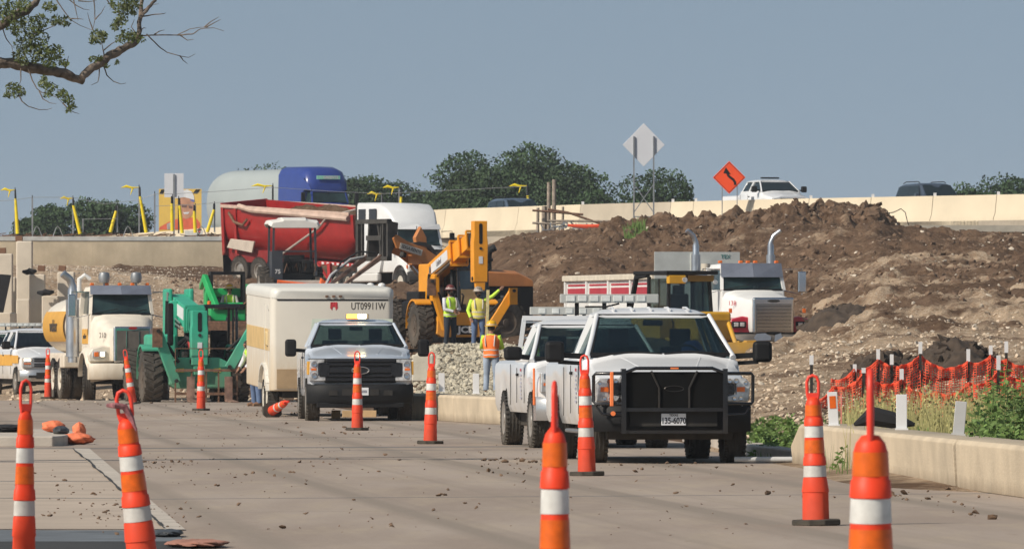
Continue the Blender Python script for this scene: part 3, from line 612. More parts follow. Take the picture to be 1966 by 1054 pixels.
# ================= guard posts with yellow sleeves and rope
def gpost(px,yt,yb,lab,d=376.3,yellow=True,lx=0,ysl=None,flag=0,pm=steel):
    s=F/d; h=(yb-yt)/s; t=thing('guard_post',lab,'guard post',(X(px,d),d,Z(yb,d)),0,'fall guard posts on top of the retaining wall')
    MB().rng(-.035,.035,-.035,.035,0,h).build('post',pm,t)
    MB().cyl((0,0,h),(0,0,h+.12),.02).build('cap',black,t)
    if yellow:
        b0=(lx[0]/s,-.1,.0); b1=(lx[1]/s,-.1,h*.8 if ysl is None else ysl*h)
        MB().tube([b0,((b0[0]+b1[0])/2,-.1,b1[2]*.5),b1],[.085,.08,.06],10).build('sleeve',yel,t)
        MB().tube([b1,(b1[0]-.01,-.08,h+.02)],[.05,.035],6).build('brace_tube',black,t)
    if flag:
        MB().tube([(0,-.05,h),(flag*.35,-.07,h-.02),(flag*.6,-.06,h+.05),(flag*.85,-.08,h-.02)],[.015,.05,.065,.012],6).build('ribbon',yel,t)
        MB().tube([(flag*.3,-.08,h-.05),(flag*.4,-.08,h-.35)],[.045,.015],6).build('ribbon',yel,t)
    return t
gpost(29,365,449,'post with thick yellow sleeve, the leftmost on the wall',lx=(5,1),flag=-.8)
gpost(140,381,449,'post with yellow sleeve leaning right, left of the dark green trees',lx=(14,1),flag=-.7)
gpost(267,360,447,'tallest yellow sleeved post left of the billboard',lx=(14,2),flag=-1)
gpost(343,381,448,'post with bright yellow sleeve across the portrait billboard',lx=(7,2),pm=dark)
gpost(331,378,444,'post with thin yellow sleeve under the paired sign backs',lx=(0,-1),pm=dark)
gpost(375,395,447,'short post with thin yellow sleeve at the right side of the billboard',lx=(0,-2))
gpost(412,392,446,'short post with yellow sleeve leaning left before the grey tank',lx=(-14,-1))
gpost(225,395,446,'post with faint yellow sleeve leaning left before the trees',lx=(-13,-2))
gpost(159,420,446,'short bare steel post before the dark green trees',yellow=False)
gpost(62,380,450,'bare steel post between the two leftmost yellow sleeves',yellow=False)
gpost(297,372,448,'bare steel post just left of the portrait billboard',yellow=False)
gpost(766,360,450,'post with yellow sleeve above the white tractor cab',lx=(1,4),flag=-.9)
gpost(733,372,450,'post with yellow ribbon between the blue and white cabs',lx=(3,2),flag=-.8,ysl=.5)
gpost(1012,357,452,'post with long yellow sleeve beside the wooden posts',lx=(12,1),flag=-1)
gpost(524,357,450,'post with yellow ribbon before the grey tank and blue cab',lx=(0,0),flag=-1.2,ysl=.4)
def cable(pts,lab,r=.012,d=376,m=steel,name='cable',cat_='cable'):
    o=MB().tube([P(x,y,d) for x,y in pts],r,5).build(name,m); return tag(o,lab,cat_)
cable([(0,386),(29,384),(62,379),(140,379),(200,392),(267,384),(297,373)],'sagging safety cable between the posts at the left')
cable([(297,373),(343,372),(412,368),(524,360),(640,368),(735,372),(880,365),(1012,358)],'long safety cable from the billboard to the post by the wooden posts')
cable([(297,396),(375,393),(430,388)],'lower safety cable across the billboard and the grey tank')
cable([(159,421),(225,420)],'short cable between two low posts before the trees')
cable([(840,412),(930,411),(1020,409)],'thin cable in front of the cream barrier left of the wooden posts',.02,374)
# wooden posts and broken formwork
for px,yt,yb,w_,lab in ((1053,350,459,.15,'taller left one of the two round timber posts'),(1063,345,459,.16,'tallest round timber post beside the yellow sleeve'),(1032,399,466,.12,'short timber stake at the left of the broken formwork'),(1044,396,460,.2,'thick grey timber upright of the broken formwork'),(1080,397,458,.1,'thin timber stake at the right of the broken formwork')):
    d=345; o=MB().cyl((0,0,0),(.02,0,(yb-yt)*d/F),w_*.6,w_*.55,9).build('timber_post',wood); o.location=(X(px,d),d,Z(yb,d)); tag(o,lab,'timber post')
for pts,lab in ((((1022,404),(1060,407),(1120,412)),'upper dark timber rail of the broken formwork'),(((1022,428),(1060,430),(1090,427)),'lower timber rail of the broken formwork'),(((1050,424),(1190,425)),'long brown rail lying across the broken formwork'),(((1052,402),(1090,408),(1160,432)),'dark bar falling from the timber posts to the right')):
    o=MB().tube([P(x,y,344.6) for x,y in pts],.05,5).build('timber_rail',wood if 'dark' not in lab else rust); tag(o,lab,'timber rail')
mb=MB()
for i in range(70):
    x=random.uniform(1040,1160); y=random.uniform(432,456); p=P(x,y,344.3); mb.bar(p,p+Vector((random.uniform(-.4,.6),random.uniform(-.1,.1),random.uniform(-.1,.25))),.05)
tag(mb.build('scrap_rebar',steel),'tangle of steel and timber scrap below the two timber posts','scrap')
o=MB().tube([P(x,y,338) for x,y in ((1090,433),(1120,435),(1160,434),(1200,433),(1230,434))],[.06,.09,.08,.1,.04],6).build('fallen_net',net); tag(o,'strip of fallen orange netting along the foot of the barrier','netting')
o=MB().tube([P(x,y,329.5) for x,y in ((1690,411),(1715,408),(1730,401),(1738,408),(1742,425),(1748,443))],.02,5).build('bent_wire',dark); tag(o,'thin dark wire bent in front of the cream barrier right of the crest','wire')
o=MB().tube([P(x,y,318) for x,y in ((1697,440),(1700,433),(1706,432),(1712,436),(1716,444))],.03,5).build('bent_pipe',steel); tag(o,'short bent grey pipe end sticking out of the dirt right of the crest','pipe')
o=MB().tube([P(x,y,305) for x,y in ((1715,444),(1740,447),(1800,458),(1860,470))],[.05,.12,.16,.1],6).build('plank_track',mat('dusty_plank',(.30,.24,.18),.9)); tag(o,'dusty plank strip lying down the dirt slope at the upper right','plank')
# ================= trees
def tree(px,yt,d,w_,zb,lab,seed,nl=5500,grp='trees beyond the highway',hw=None,cl=18,dens=1):
    rg=np.random.default_rng(seed); s=F/d; top=Z(yt,d); H=top-zb; x0=X(px,d); Wd=w_/s/2
    t=thing('tree',lab,'tree',(x0,d,zb),0,grp)
    mb=MB(); mb.tube([(0,0,0),(.1,0,H*.3),(0,0,H*.6),(.1,0,H*.85)],[.35,.28,.16,.05],8)
    cs=[]
    for i in range(cl):
        a=rg.uniform(0,2*PI); q=rg.uniform(0,1)**.6; zz=rg.uniform(.30,.90); wz=math.sqrt(max(.08,1-((zz-.48)/.55)**2))
        c=np.array([math.cos(a)*q*Wd*.82*wz,math.sin(a)*q*Wd*.7*wz,zz*H]); rr=H*rg.uniform(.10,.19); cs.append((c,rr))
        mb.tube([(0,0,H*min(.6,zz*.6)),(c[0]*.6,c[1]*.6,zz*H*.85),tuple(c)],[.13,.08,.03],5)
    mb.build('trunk',bark,t)
    pts=[]
    per=nl//cl
    for c,rr in cs:
        v=rg.standard_normal((per,3)); v/=np.linalg.norm(v,axis=1)[:,None]; f=rg.uniform(.55,1.05,per)**.5
        nz=np.array([1+.35*noise.noise(Vector((a*3+seed,b_*3,c_*3+c[0]))) for a,b_,c_ in v])
        pts.append(c+v*(rr*f*nz)[:,None]*np.array([1.25,1.1,.85]))
    pts=np.concatenate(pts); N=len(pts); a=rg.standard_normal((N,3)); a/=np.linalg.norm(a,axis=1)[:,None]; b_=np.cross(a,rg.standard_normal((N,3))); b_/=np.linalg.norm(b_,axis=1)[:,None]
    L_=rg.uniform(.06,.15,N)[:,None]; Wq=L_*.6
    V=np.stack([pts-a*L_,pts+b_*Wq,pts+a*L_,pts-b_*Wq],1).reshape(-1,3); me=bpy.data.meshes.new('crown'); me.from_pydata(V.tolist(),[],np.arange(4*N).reshape(-1,4).tolist()); me.materials.append(leafd)
    o=link(bpy.data.objects.new('crown',me)); o.parent=t
    return t
Tt=[(912,294,520,105,'big dark tree left half of the large grove in the centre',0),(1018,278,515,95,'tallest dark tree of the large grove in the centre',1),(955,322,510,130,'lower broad tree in the middle of the large grove',0),(1100,313,505,92,'rounded dark tree right of the large grove, behind the timber posts',0),(1143,362,500,26,'small sloping tree at the right end of the large grove',0),
(1262,333,500,112,'tree behind the steel truss of the diamond sign',0),(1930,327,480,150,'light green tree behind the dark car at the right edge',0),(1860,345,480,70,'small bushy tree just right of the dark car',0),
(690,340,560,60,'tree just right of the blue cab',0),(770,345,560,90,'rounded tree above the red dump trailer front',0),(830,366,560,120,'low tree between the blue cab and the large grove',0),(725,362,560,90,'low bushy tree behind the yellow ribbons',0),(515,319,620,70,'tree tip showing above the grey tank',0),
(105,388,540,90,'dark green tree at the far left behind the posts',0),(195,384,540,110,'widest dark green tree at the far left behind the posts',0),(255,398,545,60,'sparse tree just left of the portrait billboard',0),(870,372,540,70,'low dark tree at the left foot of the large grove',0),(60,415,540,60,'small low tree behind the leftmost posts',0)]
for i,(px,yt,d,w_,lab,_) in enumerate(Tt):
    tree(px,yt,d,w_,4.2 if yt<340 else 4.8,lab,i+20,nl=20000 if w_>90 else 11000,cl=30 if w_>90 else 17)
# overhanging branch tree in front
t=thing('overhanging_tree','gnarled tree limb with sparse leaves reaching in at the top left corner','tree',(X(-420,100),100,0),0)
o0=Vector((X(-420,100),100,0)); mb=MB()
def br(pts,rs,dd=0,n=7):
    q=[P(x,y,100+dd+ (i*.12 if dd==0 else 0))-o0 for i,(x,y) in enumerate(pts)]; s=F/100
    if not hasattr(rs,'__len__'): rs=[rs*(1-.75*i/(len(q)-1)) for i in range(len(q))]
    # refine with jitter
    Q=[];Rr=[]
    for i in range(len(q)-1):
        for k in range(3):
            f=k/3; p=q[i].lerp(q[i+1],f); r=(rs[i]*(1-f)+rs[i+1]*f)/s; Q.append(p+Vector((random.uniform(-1,1),0,random.uniform(-1,1)))*min(.35*r,.02)*(k>0)); Rr.append(max(.0035,r*random.uniform(.92,1.1)))
    Q.append(q[-1]); Rr.append(max(.003,rs[-1]/s)); mb.tube(Q,Rr,n)
mb.tube([(0,0,0),(.1,0,1.5),(.05,0,3),(.1,0,4.8),(-.3,0,8)],[.38,.3,.28,.24,.15],12)
br([(-420,240),(-200,170),(-60,138),(0,121),(35,126),(70,132),(105,137),(135,147),(160,157)],[26,19,15,11.5,11,10.5,10,9.5,7])
br([(157,150),(172,135),(190,122),(210,107),(232,96),(250,86),(262,80),(268,70)],[7,8,9,8.5,7.5,7,6.5,5])
br([(266,74),(267,50),(270,30),(273,0),(276,-30)],[5,4.5,4.5,3.5,3]); br([(271,34),(285,15),(298,2),(304,-20)],[3,3.2,3,2])
br([(-420,140),(-100,95),(0,50),(22,36),(45,25),(60,12),(78,-8)],[16,12,9,8.5,8,7,6]); br([(30,30),(36,14),(38,-10)],[3.5,3,2.5])
TW=[[(268,69),(300,68),(340,68),(365,56),(385,53),(400,53)],[(340,68),(370,66),(385,56),(410,54),(430,60)],[(392,53),(405,42),(420,33)],[(395,53),(412,44),(424,38)],[(281,66),(305,90),(320,101),(345,108),(362,111),(375,104)],[(345,107),(352,117),(360,123)],
[(342,66),(360,78),(372,76)],[(200,108),(197,90),(192,75)],[(198,98),(215,84),(235,74)],[(215,100),(230,88)],[(140,-5),(145,18),(150,40)],[(108,0),(120,18),(135,38),(155,50),(180,60)],[(128,-5),(145,10),(160,18),(172,20)],[(135,37),(150,36),(160,38)],[(180,-5),(182,20),(182,40),(178,58)],[(178,58),(172,40),(168,25)],[(183,38),(195,25),(202,12)],[(205,0),(215,15),(225,25),(240,28)],[(150,2),(170,4),(185,2)],
[(54,132),(62,155),(70,170),(80,178),(95,182),(110,188),(120,198)],[(40,132),(40,155),(36,165)],[(75,175),(82,190),(95,198),(108,200)],[(36,182),(42,195),(55,205),(75,211),(90,211),(100,208)],[(197,120),(205,145),(218,157),(232,162),(242,160)],[(191,122),(190,148),(188,158),(175,164)],[(3,50),(12,75),(22,88),(26,105)],[(120,198),(132,210),(142,216),(152,219)],[(274,32),(300,28),(315,27),(318,25)],[(270,25),(290,10),(305,8)],[(262,66),(252,52),(258,38)],[(50,110),(45,95),(55,85)],[(125,134),(128,120),(132,108)],[(296,67),(305,61),(316,58)],[(60,68),(85,58),(105,50),(115,42)],[(268,62),(276,54),(280,55)]]
for q in TW: br(q,1.45,dd=.3,n=5)
mb.build('limb',mat('branch_bark',(.15,.12,.095),.95,var=.6,scale=9,bump=1,bscale=25),t,smooth=60)
CL=[(18,15,26,150),(45,10,16,60),(52,55,30,170),(30,50,20,90),(70,75,24,120),(45,88,20,90),(75,42,18,80),(95,15,14,50),(108,40,14,55),(125,42,12,45),(105,102,20,110),(80,97,15,70),(95,118,16,70),(60,95,14,50),(35,108,14,55),(45,118,10,30),(70,110,16,60),(230,10,22,130),(248,18,18,90),(232,38,14,70),(222,50,12,45),(255,5,20,80),(245,68,16,60),(232,75,12,35),(257,72,14,50),(190,70,17,85),(180,78,10,30),(180,115,9,22),(192,112,7,16),(225,121,6,12),(205,128,5,10),(26,170,15,70),(36,178,14,50),(15,183,8,20),(85,160,12,40),(98,168,13,50),(92,182,9,25),(118,180,12,45),(130,190,12,45),(138,203,9,28),(130,212,7,18),(85,150,7,16),(272,75,8,18),(122,122,10,40),(3,30,18,70),(200,70,8,25)]
pts=[]
for cx,cy,r,nn_ in CL:
    for _ in range(int(nn_*1.5)):
        a=random.uniform(0,2*PI); q=r*random.random()**.6; pts.append(P(cx+q*math.cos(a),cy+q*math.sin(a)*.8,100+random.gauss(0,.25))-o0)
pts=np.array([p[:] for p in pts]); N=len(pts); a=rng.standard_normal((N,3))*np.array([1,.7,.8])+np.array([0,0,-.45]); a/=np.linalg.norm(a,axis=1)[:,None]; b_=np.cross(a,rng.standard_normal((N,3))); b_/=np.linalg.norm(b_,axis=1)[:,None]; L_=rng.uniform(.018,.037,N)[:,None]
V=np.stack([pts-a*L_,pts+b_*L_*.42,pts+a*L_,pts-b_*L_*.42],1).reshape(-1,3); me=bpy.data.meshes.new('crown'); me.from_pydata(V.tolist(),[],np.arange(4*N).reshape(-1,4).tolist()); me.materials.append(leafm)
o=link(bpy.data.objects.new('crown',me)); o.parent=t
# ================= orange safety net with stakes
def netrun(pts,d,hs,lab,stl):
    t=thing('safety_net',lab,'safety fence',(X(pts[0][0],d),d,0),0,'orange construction netting'); o0=Vector((X(pts[0][0],d),d,0)); s=F/d
    mb=MB()
    for (xa,ya),(xb,yb) in zip(pts[:-1],pts[1:]):
        NX=max(8,int((xb-xa)/5)); NY=16; g=[]
        for i in range(NX+1):
            u=i/NX; sag=4*u*(1-u)*min(24,(xb-xa)*.22)*random.uniform(.85,1.1); col=[]
            top=ya+(yb-ya)*u+sag; bot=max(ya,yb)+hs-6*4*u*(1-u)
            for j in range(NY+1):
                v=j/NY; col.append(P(xa+(xb-xa)*u+random.uniform(-1,1),top+(bot-top)*v**1.15,d+.12*math.sin(i*1.3+v*4))-o0)
            g.append(col)
        for i in range(NX+1):
            for j in range(NY):
                if random.random()<.97: mb.bar(g[i][j],g[i][j+1],.012)
        for j in range(NY+1):
            for i in range(NX): 
                mb.bar(g[i][j],g[i+1][j],.026 if j<2 else .014)
    mb.build('net',net,t,smooth=0)
    for x,y0,y1 in stl:
        p=P(x,y0,d)-o0; z1=P(x,y1,d).z; q=MB(); q.rng(p.x-.025,p.x+.025,-.03,.02,max(.2,z1-1.1),p.z-.02); q.build('stake',dark,t); MB().rng(p.x-.034,p.x+.034,-.04,.03,z1,p.z).build('stake_tip',wp,t)
netrun([(1596,728),(1641,708),(1686,690),(1767,682),(1858,694),(1902,682),(1932,690),(1990,692)],152,90,'orange net strung along the back row of white tipped stakes',[(1641,699,714),(1686,670,690),(1712,680,700),(1767,656,679),(1859,670,694),(1902,663,681),(1932,655,677)])
netrun([(1560,770),(1600,742),(1658,716),(1731,729),(1800,752),(1860,735),(1917,712),(2010,705)],138,88,'orange net of the front row drooping between the white tipped stakes',[(1558,682,700),(1658,706,716),(1731,708,729),(1917,682,710)])
# ================= weeds
def weedsclump(name,lab,regs,m,up=True,cat_='weeds'):
    V=[];Fc=[]
    for (px0,px1,d0,d1,N,h0,h1,bw,kind) in regs:
        for _ in range(N):
            px=random.uniform(px0,px1); d=random.uniform(d0,d1); x=X(px,d); z=zs(px,d)-.03; h=random.uniform(h0,h1); a=random.uniform(0,2*PI); lx=random.gauss(0,.18)*h; ly=random.gauss(0,.15)*h
            if kind=='blade':
                o=len(V); dx,dy=math.cos(a)*bw,math.sin(a)*bw*.5
                V+=[(x-dx,d-dy,z),(x+dx,d+dy,z),(x+dx*.7+lx*.4,d+ly*.4,z+h*.6),(x+lx,d+ly,z+h),(x-dx*.7+lx*.4,d+ly*.4,z+h*.6)]; Fc.append((o,o+1,o+2,o+3,o+4))
            else:
                nl=int(10+h*22)
                for k in range(nl):
                    f=.15+.85*k/nl; cx=x+lx*f; cy=d+ly*f; cz=z+h*f; aa=random.uniform(0,2*PI); L_=bw*random.uniform(2,5)*(1.2-f*.6); ux,uy,uz=math.cos(aa)*L_,math.sin(aa)*L_,random.uniform(-.2,.6)*L_
                    o=len(V); V+=[(cx,cy,cz),(cx+ux*.5-uy*.22,cy+uy*.5,cz+uz*.5+.02),(cx+ux,cy+uy,cz+uz),(cx+ux*.5+uy*.22,cy+uy*.5,cz+uz*.5-.02)]; Fc.append((o,o+1,o+2,o+3))
                o=len(V); V+=[(x-.006,d,z),(x+.006,d,z),(x+lx+.003,d+ly,z+h),(x+lx-.003,d+ly,z+h)]; Fc.append((o,o+1,o+2,o+3))
    me=bpy.data.meshes.new(name); me.from_pydata(V,[],Fc); me.materials.append(m); o=link(bpy.data.objects.new(name,me)); o['kind']='stuff'; tag(o,lab,cat_)
weedsclump('green_weeds','low green weeds growing behind the low barrier on the right',[(1440,1580,104,125,130,.08,.3,.03,'leaf'),(1440,1560,103,110,500,.06,.16,.008,'blade'),(1590,1960,92,118,130,.1,.35,.025,'leaf'),(1860,2050,84,112,130,.3,.8,.03,'leaf'),(1580,1990,90,120,1100,.12,.4,.006,'blade')],weed)
weedsclump('dry_grass','tall straw coloured seed stalks in front of the orange net',[(1620,1980,92,128,2100,.3,.8,.006,'blade'),(1640,1960,95,120,90,.4,.85,.016,'leaf')],straw,cat_='dry grass')
weedsclump('roadside_grass','small grass and weed tufts behind the far low barrier',[(780,965,158,185,160,.08,.25,.03,'leaf'),(780,965,158,175,500,.06,.2,.01,'blade'),(1200,1240,296,300,300,.2,.5,.03,'blade')],weed,cat_='grass')
t=thing('leafy_bush','tall leafy green bush at the right edge of the picture','bush',(X(1945,90),90,.1),0)
V=[];Fc=[];mb=MB()
for k in range(26):
    a=random.uniform(0,2*PI); r=random.uniform(0,.22); h=random.uniform(.6,1.22); x=random.uniform(-.30,.26); y=random.uniform(-.4,.4); tx=x+random.gauss(0,.12); mb.tube([(x,y,0),(x+(tx-x)*.5,y,h*.5),(tx,y,h)],[.008,.006,.003],5)
    for q in range(26):
        f=random.uniform(.2,1); cx,cy,cz=x+(tx-x)*f,y,h*f; aa=random.uniform(0,2*PI); L_=random.uniform(.05,.13); ux,uy,uz=math.cos(aa)*L_,math.sin(aa)*L_,random.uniform(-.5,.3)*L_; o=len(V); V+=[(cx,cy,cz),(cx+ux*.5-uy*.15,cy+uy*.5,cz+uz*.5+.012),(cx+ux,cy+uy,cz+uz),(cx+ux*.5+uy*.15,cy+uy*.5,cz+uz*.5-.012)]; Fc.append((o,o+1,o+2,o+3))
mb.build('stem',weed,t); me=bpy.data.meshes.new('foliage'); me.from_pydata(V,[],Fc); me.materials.append(weed); o=link(bpy.data.objects.new('foliage',me)); o.parent=t
# odds and ends beside the road
o=MB().rng(-.25,.25,-.25,.25,0,.62).build('concrete_block',mat('painted_block',(.60,.56,.46),.85,var=.12,bump=.5),bevel=.03); o.location=(X(812,186),186,Z(732,186)); tag(o,'pale concrete block behind the cone right of the silver pickup','concrete block')
o=MB().lathe([(.05,-.3),(.28,-.28),(.3,0),(.28,.28),(.05,.3)],ax='y',n=16).build('pipe_stub',dark); o.location=(X(805,168),168,.12); tag(o,'dark pipe mouth below the pale concrete block','pipe')
o=MB().rng(-.09,.09,-.1,.1,0,.17).build('wood_block',mat('fresh_wood',(.50,.34,.18),.85,var=.2),bevel=.01); o.location=(X(645,160),160,0); tag(o,'fresh wooden block on the road under the silver pickup','wood block')
o=MB().rng(-.35,.35,-.1,.1,0,.14).build('wood_plank',mat('fresh_wood',(0,0,0)),bevel=.01); o.location=(X(690,163),163,0); tag(o,'wooden plank on the road behind the silver pickup axle','plank')
mb=MB(); mb.tube([(-.3,0,.0),(-.1,.05,.1),(.15,0,.05),(.4,0,0)],[.02,.12,.10,.02],7); o=mb.build('tarp_scrap',shade); o.location=P(1690,815,92); tag(o,'scrap of black plastic sheet lying in the weeds behind the barrier','plastic sheet')
mb=MB(); mb.cyl((-.55,0,.05),(.35,-.1,.05),.035); o=mb.build('grey_pipe',mat('grey_plastic',(0,0,0))); o.location=(X(1490,101),100.2,.0); tag(o,'grey pipe lying on the road at the kerb right of the grille guard','pipe')
o=MB().rng(-.008,.008,-.01,.01,0,.75).build('stick_marker',mat('pink_stake',(.75,.25,.2),.8)); o.location=(X(1615,100),100,.12); tag(o,'thin pink survey stake right of the orange patched marker','stake')
# ================= wheels and shared vehicle pieces
def wheel(t,x,y,r,w,rm=rim,tm=rubber,rr=.6,lug=False,steer=0,dual=0,hub=True,z=None):
    z=r if z is None else z
    mb=MB(); pr=[(r*rr,-w/2+.02),(r*(rr+.12),-w/2),(r*.93,-w/2),(r*.985,-w/2+.03),(r,-w*.25),(r,w*.25),(r*.985,w/2-.03),(r*.93,w/2),(r*(rr+.12),w/2),(r*rr,w/2-.02)]
    mb.lathe([(r*rr,0)]+pr+[(r*rr,0)],ax='x',n=32,caps=False)
    if lug:
        nL=20
        for k in range(nL):
            for sd in (-1,1):
                a=2*PI*(k+(.5 if sd>0 else 0))/nL; da=.16
                q=[]
                for rad in (r*.96,r*1.045):
                    for (xx,aa) in ((0,a+da),(sd*w*.52,a-.02),(sd*w*.52,a-.02-da*.9),(0,a+da-da*.9)): q.append(Vector((xx,rad*math.cos(aa),rad*math.sin(aa))))
                mb.add(q,[(0,1,2,3),(7,6,5,4),(0,4,5,1),(1,5,6,2),(2,6,7,3),(3,7,4,0)])
    else:
        for gx in (-.28,-.1,.1,.28): mb.lathe([(r*1.004,gx*w-w*.05),(r*1.012,gx*w-w*.03),(r*1.012,gx*w+w*.03),(r*1.004,gx*w+w*.05)],ax='x',n=32,caps=False)
        for k in range(36):
            for sd in (-1,1): a=2*PI*k/36; mb.box((sd*w*.43,r*.99*math.cos(a),r*.99*math.sin(a)),(w*.15,r*.08,r*.04),rot=(a,0,0))
    wo=mb.build('wheel',tm,t,smooth=40); wo.location=(x,y,z); wo.rotation_euler=(0,0,steer)
    sd=-1 if x<0 else 1
    m2=MB(); e=sd*w*.5
    dp=.35 if dual else .12
    m2.lathe([(r*rr*1.02,e*.96),(r*rr*.93,e*.9),(r*rr*.8,e*(1-dp*1.6)),(r*rr*.35,e*(1-dp*1.2)),(r*rr*.3,e*.95),(.001,e*.97)],ax='x',n=28,caps=False)
    for k in range(8): a=2*PI*k/8; m2.cyl((e*(1-dp*1.3),r*rr*.5*math.cos(a),r*rr*.5*math.sin(a)),(e*(1-dp*.8),r*rr*.5*math.cos(a),r*rr*.5*math.sin(a)),r*.03,n=6)
    ri=m2.build('rim',rm,wo,smooth=40)
    if dual:
        wheel(t,x-sd*(w+.04),y,r,w,rm,tm,rr,z=z)
    return wo
def arch(y,wy,wr,zb,zt): 
    dy=abs(y-wy); return max(zb, (math.sqrt(wr*wr-dy*dy)+.38) if dy<wr else zb)
def grow(pts,z0=0): return pts
def pickup(name,lab,px,d,yaw,o,group=None):
    t=thing(name,lab,'pickup truck',(X(px,d),d,o.get('z',0)),R(yaw),group)
    g=o.get; W=g('W',1.01); zh=g('zh',1.13); zc=g('zc',1.33); zr=g('zr',1.92); L_=g('L',5.8); paint=g('paint',white)
    yc=g('yc',1.45); yw=g('yw',2.25); yb=g('yb',3.75); wr=g('wr',.40); y1=g('y1',.95); y2=g('y2',4.55)
    zb=g('zb',.47)
    ys=sorted(set([.06,.12,.22,.36,.5]+[y1+wr*1.18*math.cos(a) for a in np.linspace(0,PI,11)]+[yc-.1,yc,yc+.05,2.4,3,yb,yb+.06]+[y2+wr*1.18*math.cos(a) for a in np.linspace(0,PI,11)]+[L_-.1,L_]))
    rings=[]
    for y in ys:
        zt=np.interp(y,[.06,.3,yc-.1,yc,yb+.02,yb+.07,L_],[zh-.05,zh,zc-.06,zc,zc,g('zbed',1.30),g('zbed',1.30)])
        hw=W*np.interp(y,[.06,.12,.25,.5,.9,yc,L_],[.88,.93,.965,.985,1,1,.985]); z0=arch(y,y1,wr*1.17,zb,0) if y<2.5 else arch(y,y2,wr*1.17,zb,0)
        z0=min(z0,zt-.2)
        cr=.05 if y<yc else 0
        ft=np.interp(y,[.06,yc-.2,yc,yb],[.10,.13,.06,.06])
        half=[(.0,zt+cr),(hw*.45,zt+cr),(hw*.62,zt+cr*.6+.0),(hw*.80,zt-.015),(hw-.075,zt-ft*.45),(hw-.02,zt-ft*1.1),(hw-.004,zt-ft*1.9),(hw,(zt*.55+z0*.45)),(hw-.012,z0+.10),(hw-.045,z0),(hw*.5,z0)]
        ring=[Vector((x,y,z)) for x,z in half]+[Vector((-x,y,z)) for x,z in half[:0:-1]]
        rings.append(ring)
    MB().loft(rings).build('body',paint,t,smooth=32)
    MB().rng(-W*.78,W*.78,.3,L_-.2,.30,.62).rng(-.3,.3,y2-.3,y2+.3,.25,.6).build('underbody',dark,t)
    # greenhouse
    wb=W*.905; wt=W*.70; zt_=zr-.10
    A=[(-wb,yc,zc+.01),(wb,yc,zc+.01),(wt,yw,zt_),(-wt,yw,zt_)]; B_=[(wb,yb,zc),(wt,yb-.18,zt_)]
    rr=[]
    for y,dz,k in ((yw-.06,-.015,.96),(yw+.02,.03,.985),(yw+.3,.085,1),((yw+yb)/2,.10,1),(yb-.4,.085,1),(yb-.14,.03,.985),(yb-.08,-.01,.96)):
        h=[(0,zt_+dz+.005),(wt*.5,zt_+dz),(wt*.85*k,zt_+dz*.8),(wt*1.01*k,zt_+dz*.35),(wt*1.06*k,zt_-.01),(wt*.9*k,zt_-.03)]
        rr.append([Vector((x,y,z)) for x,z in h]+[Vector((-x,y,z)) for x,z in h[:0:-1]])
    MB().loft(rr).build('roof',paint,t,smooth=40)
    if g('ribs'):
        mb=MB()
        for x in (-.48,-.24,0,.24,.48): mb.tube([(x,yw+.12,zt_+.075),(x,yw+.4,zt_+.105),(x,yb-.5,zt_+.105)],.014,6)
        mb.build('roof_rib',paint,t)
    mb=MB()
    for sd in (-1,1):
        mb.tube([(sd*wb*1.02,yc-.03,zc-.02),(sd*(wb+wt)/2*1.01,(yc+yw)/2-.01,(zc+zt_)/2),(sd*wt*1.02,yw,zt_)],[.042,.036,.036],8)
        mb.quad((sd*wb,yb-.45 if g('ext') else yb-.22,zc-.02),(sd*wb,yb,zc-.02),(sd*wt,yb-.2,zt_),(sd*wt,yb-.32,zt_),.05*-sd)
        ym=g('ym',(yc+yb)/2+.25); mb.bar((sd*wb,ym,zc-.02),(sd*wt*1.01,ym-.1,zt_),.05,.11)
        mb.bar((sd*wb,yc+.1,zc-.0),(sd*wb,yb,zc-.0),.05,.06)
    mb.bar((-wb,yb,zc),(wb,yb,zc),.06,.08); mb.build('pillars',paint,t,smooth=50)
    a,b_,c,dd=[Vector(q) for q in A]; MB().quad(a+Vector((.05,0,0)),b_-Vector((.05,0,0)),c-Vector((.03,0,0)),dd+Vector((.03,0,0)),.008).build('windshield',g('glass',glass),t)
    mb=MB(); mb.bar(a+Vector((.03,-.012,.01)),b_+Vector((-.03,-.012,.01)),.03,.05); mb.bar(dd+Vector((0,-.015,-.0)),c+Vector((0,-.015,-.0)),.02,.045)
    for sg in (-1,1): mb.bar((sg*wb*.965,yc-.012,zc+.02),(sg*wt*.975,yw-.015,zt_),.028,.02)
    mb.build('windshield_seal',black,t)
    for sd in (-1,1):
        MB().quad((sd*wb,yc+.18,zc+.03),(sd*wb,ym-.05,zc+.03),(sd*wt,ym-.15,zt_-.02),(sd*wt,yw+.12,zt_-.02),.006).build('side_window',g('sglass',glass),t)
        MB().quad((sd*wb,ym+.05,zc+.03),(sd*wb,yb-.2,zc+.03),(sd*wt,yb-.3,zt_-.02),(sd*wt,ym-.04,zt_-.02),.006).build('side_window',g('sglass',glass),t)
    MB().quad((-wb*.93,yb-.02,zc+.03),(wb*.93,yb-.02,zc+.03),(wt*.93,yb-.2,zt_-.02),(-wt*.93,yb-.2,zt_-.02),.006).build('rear_window',glasst,t)
    # interior
    mb=MB(); mb.rng(-wb*.93,wb*.93,yc+.02,yc+.42,zc-.3,zc+.015); 
    mb.build('dashboard',seat,t,bevel=.03)
    for x in (-.40,.40):
        mb=MB().rng(x-.25,x+.25,yw+.25,yw+.5,.75,zc+.12).box((x,yw+.40,zc+.24),(.26,.12,.22)).cyl((x-.06,yw+.4,zc+.1),(x-.06,yw+.4,zc+.2),.01).cyl((x+.06,yw+.4,zc+.1),(x+.06,yw+.4,zc+.2),.01); mb.build('seat',seat,t,bevel=.05)
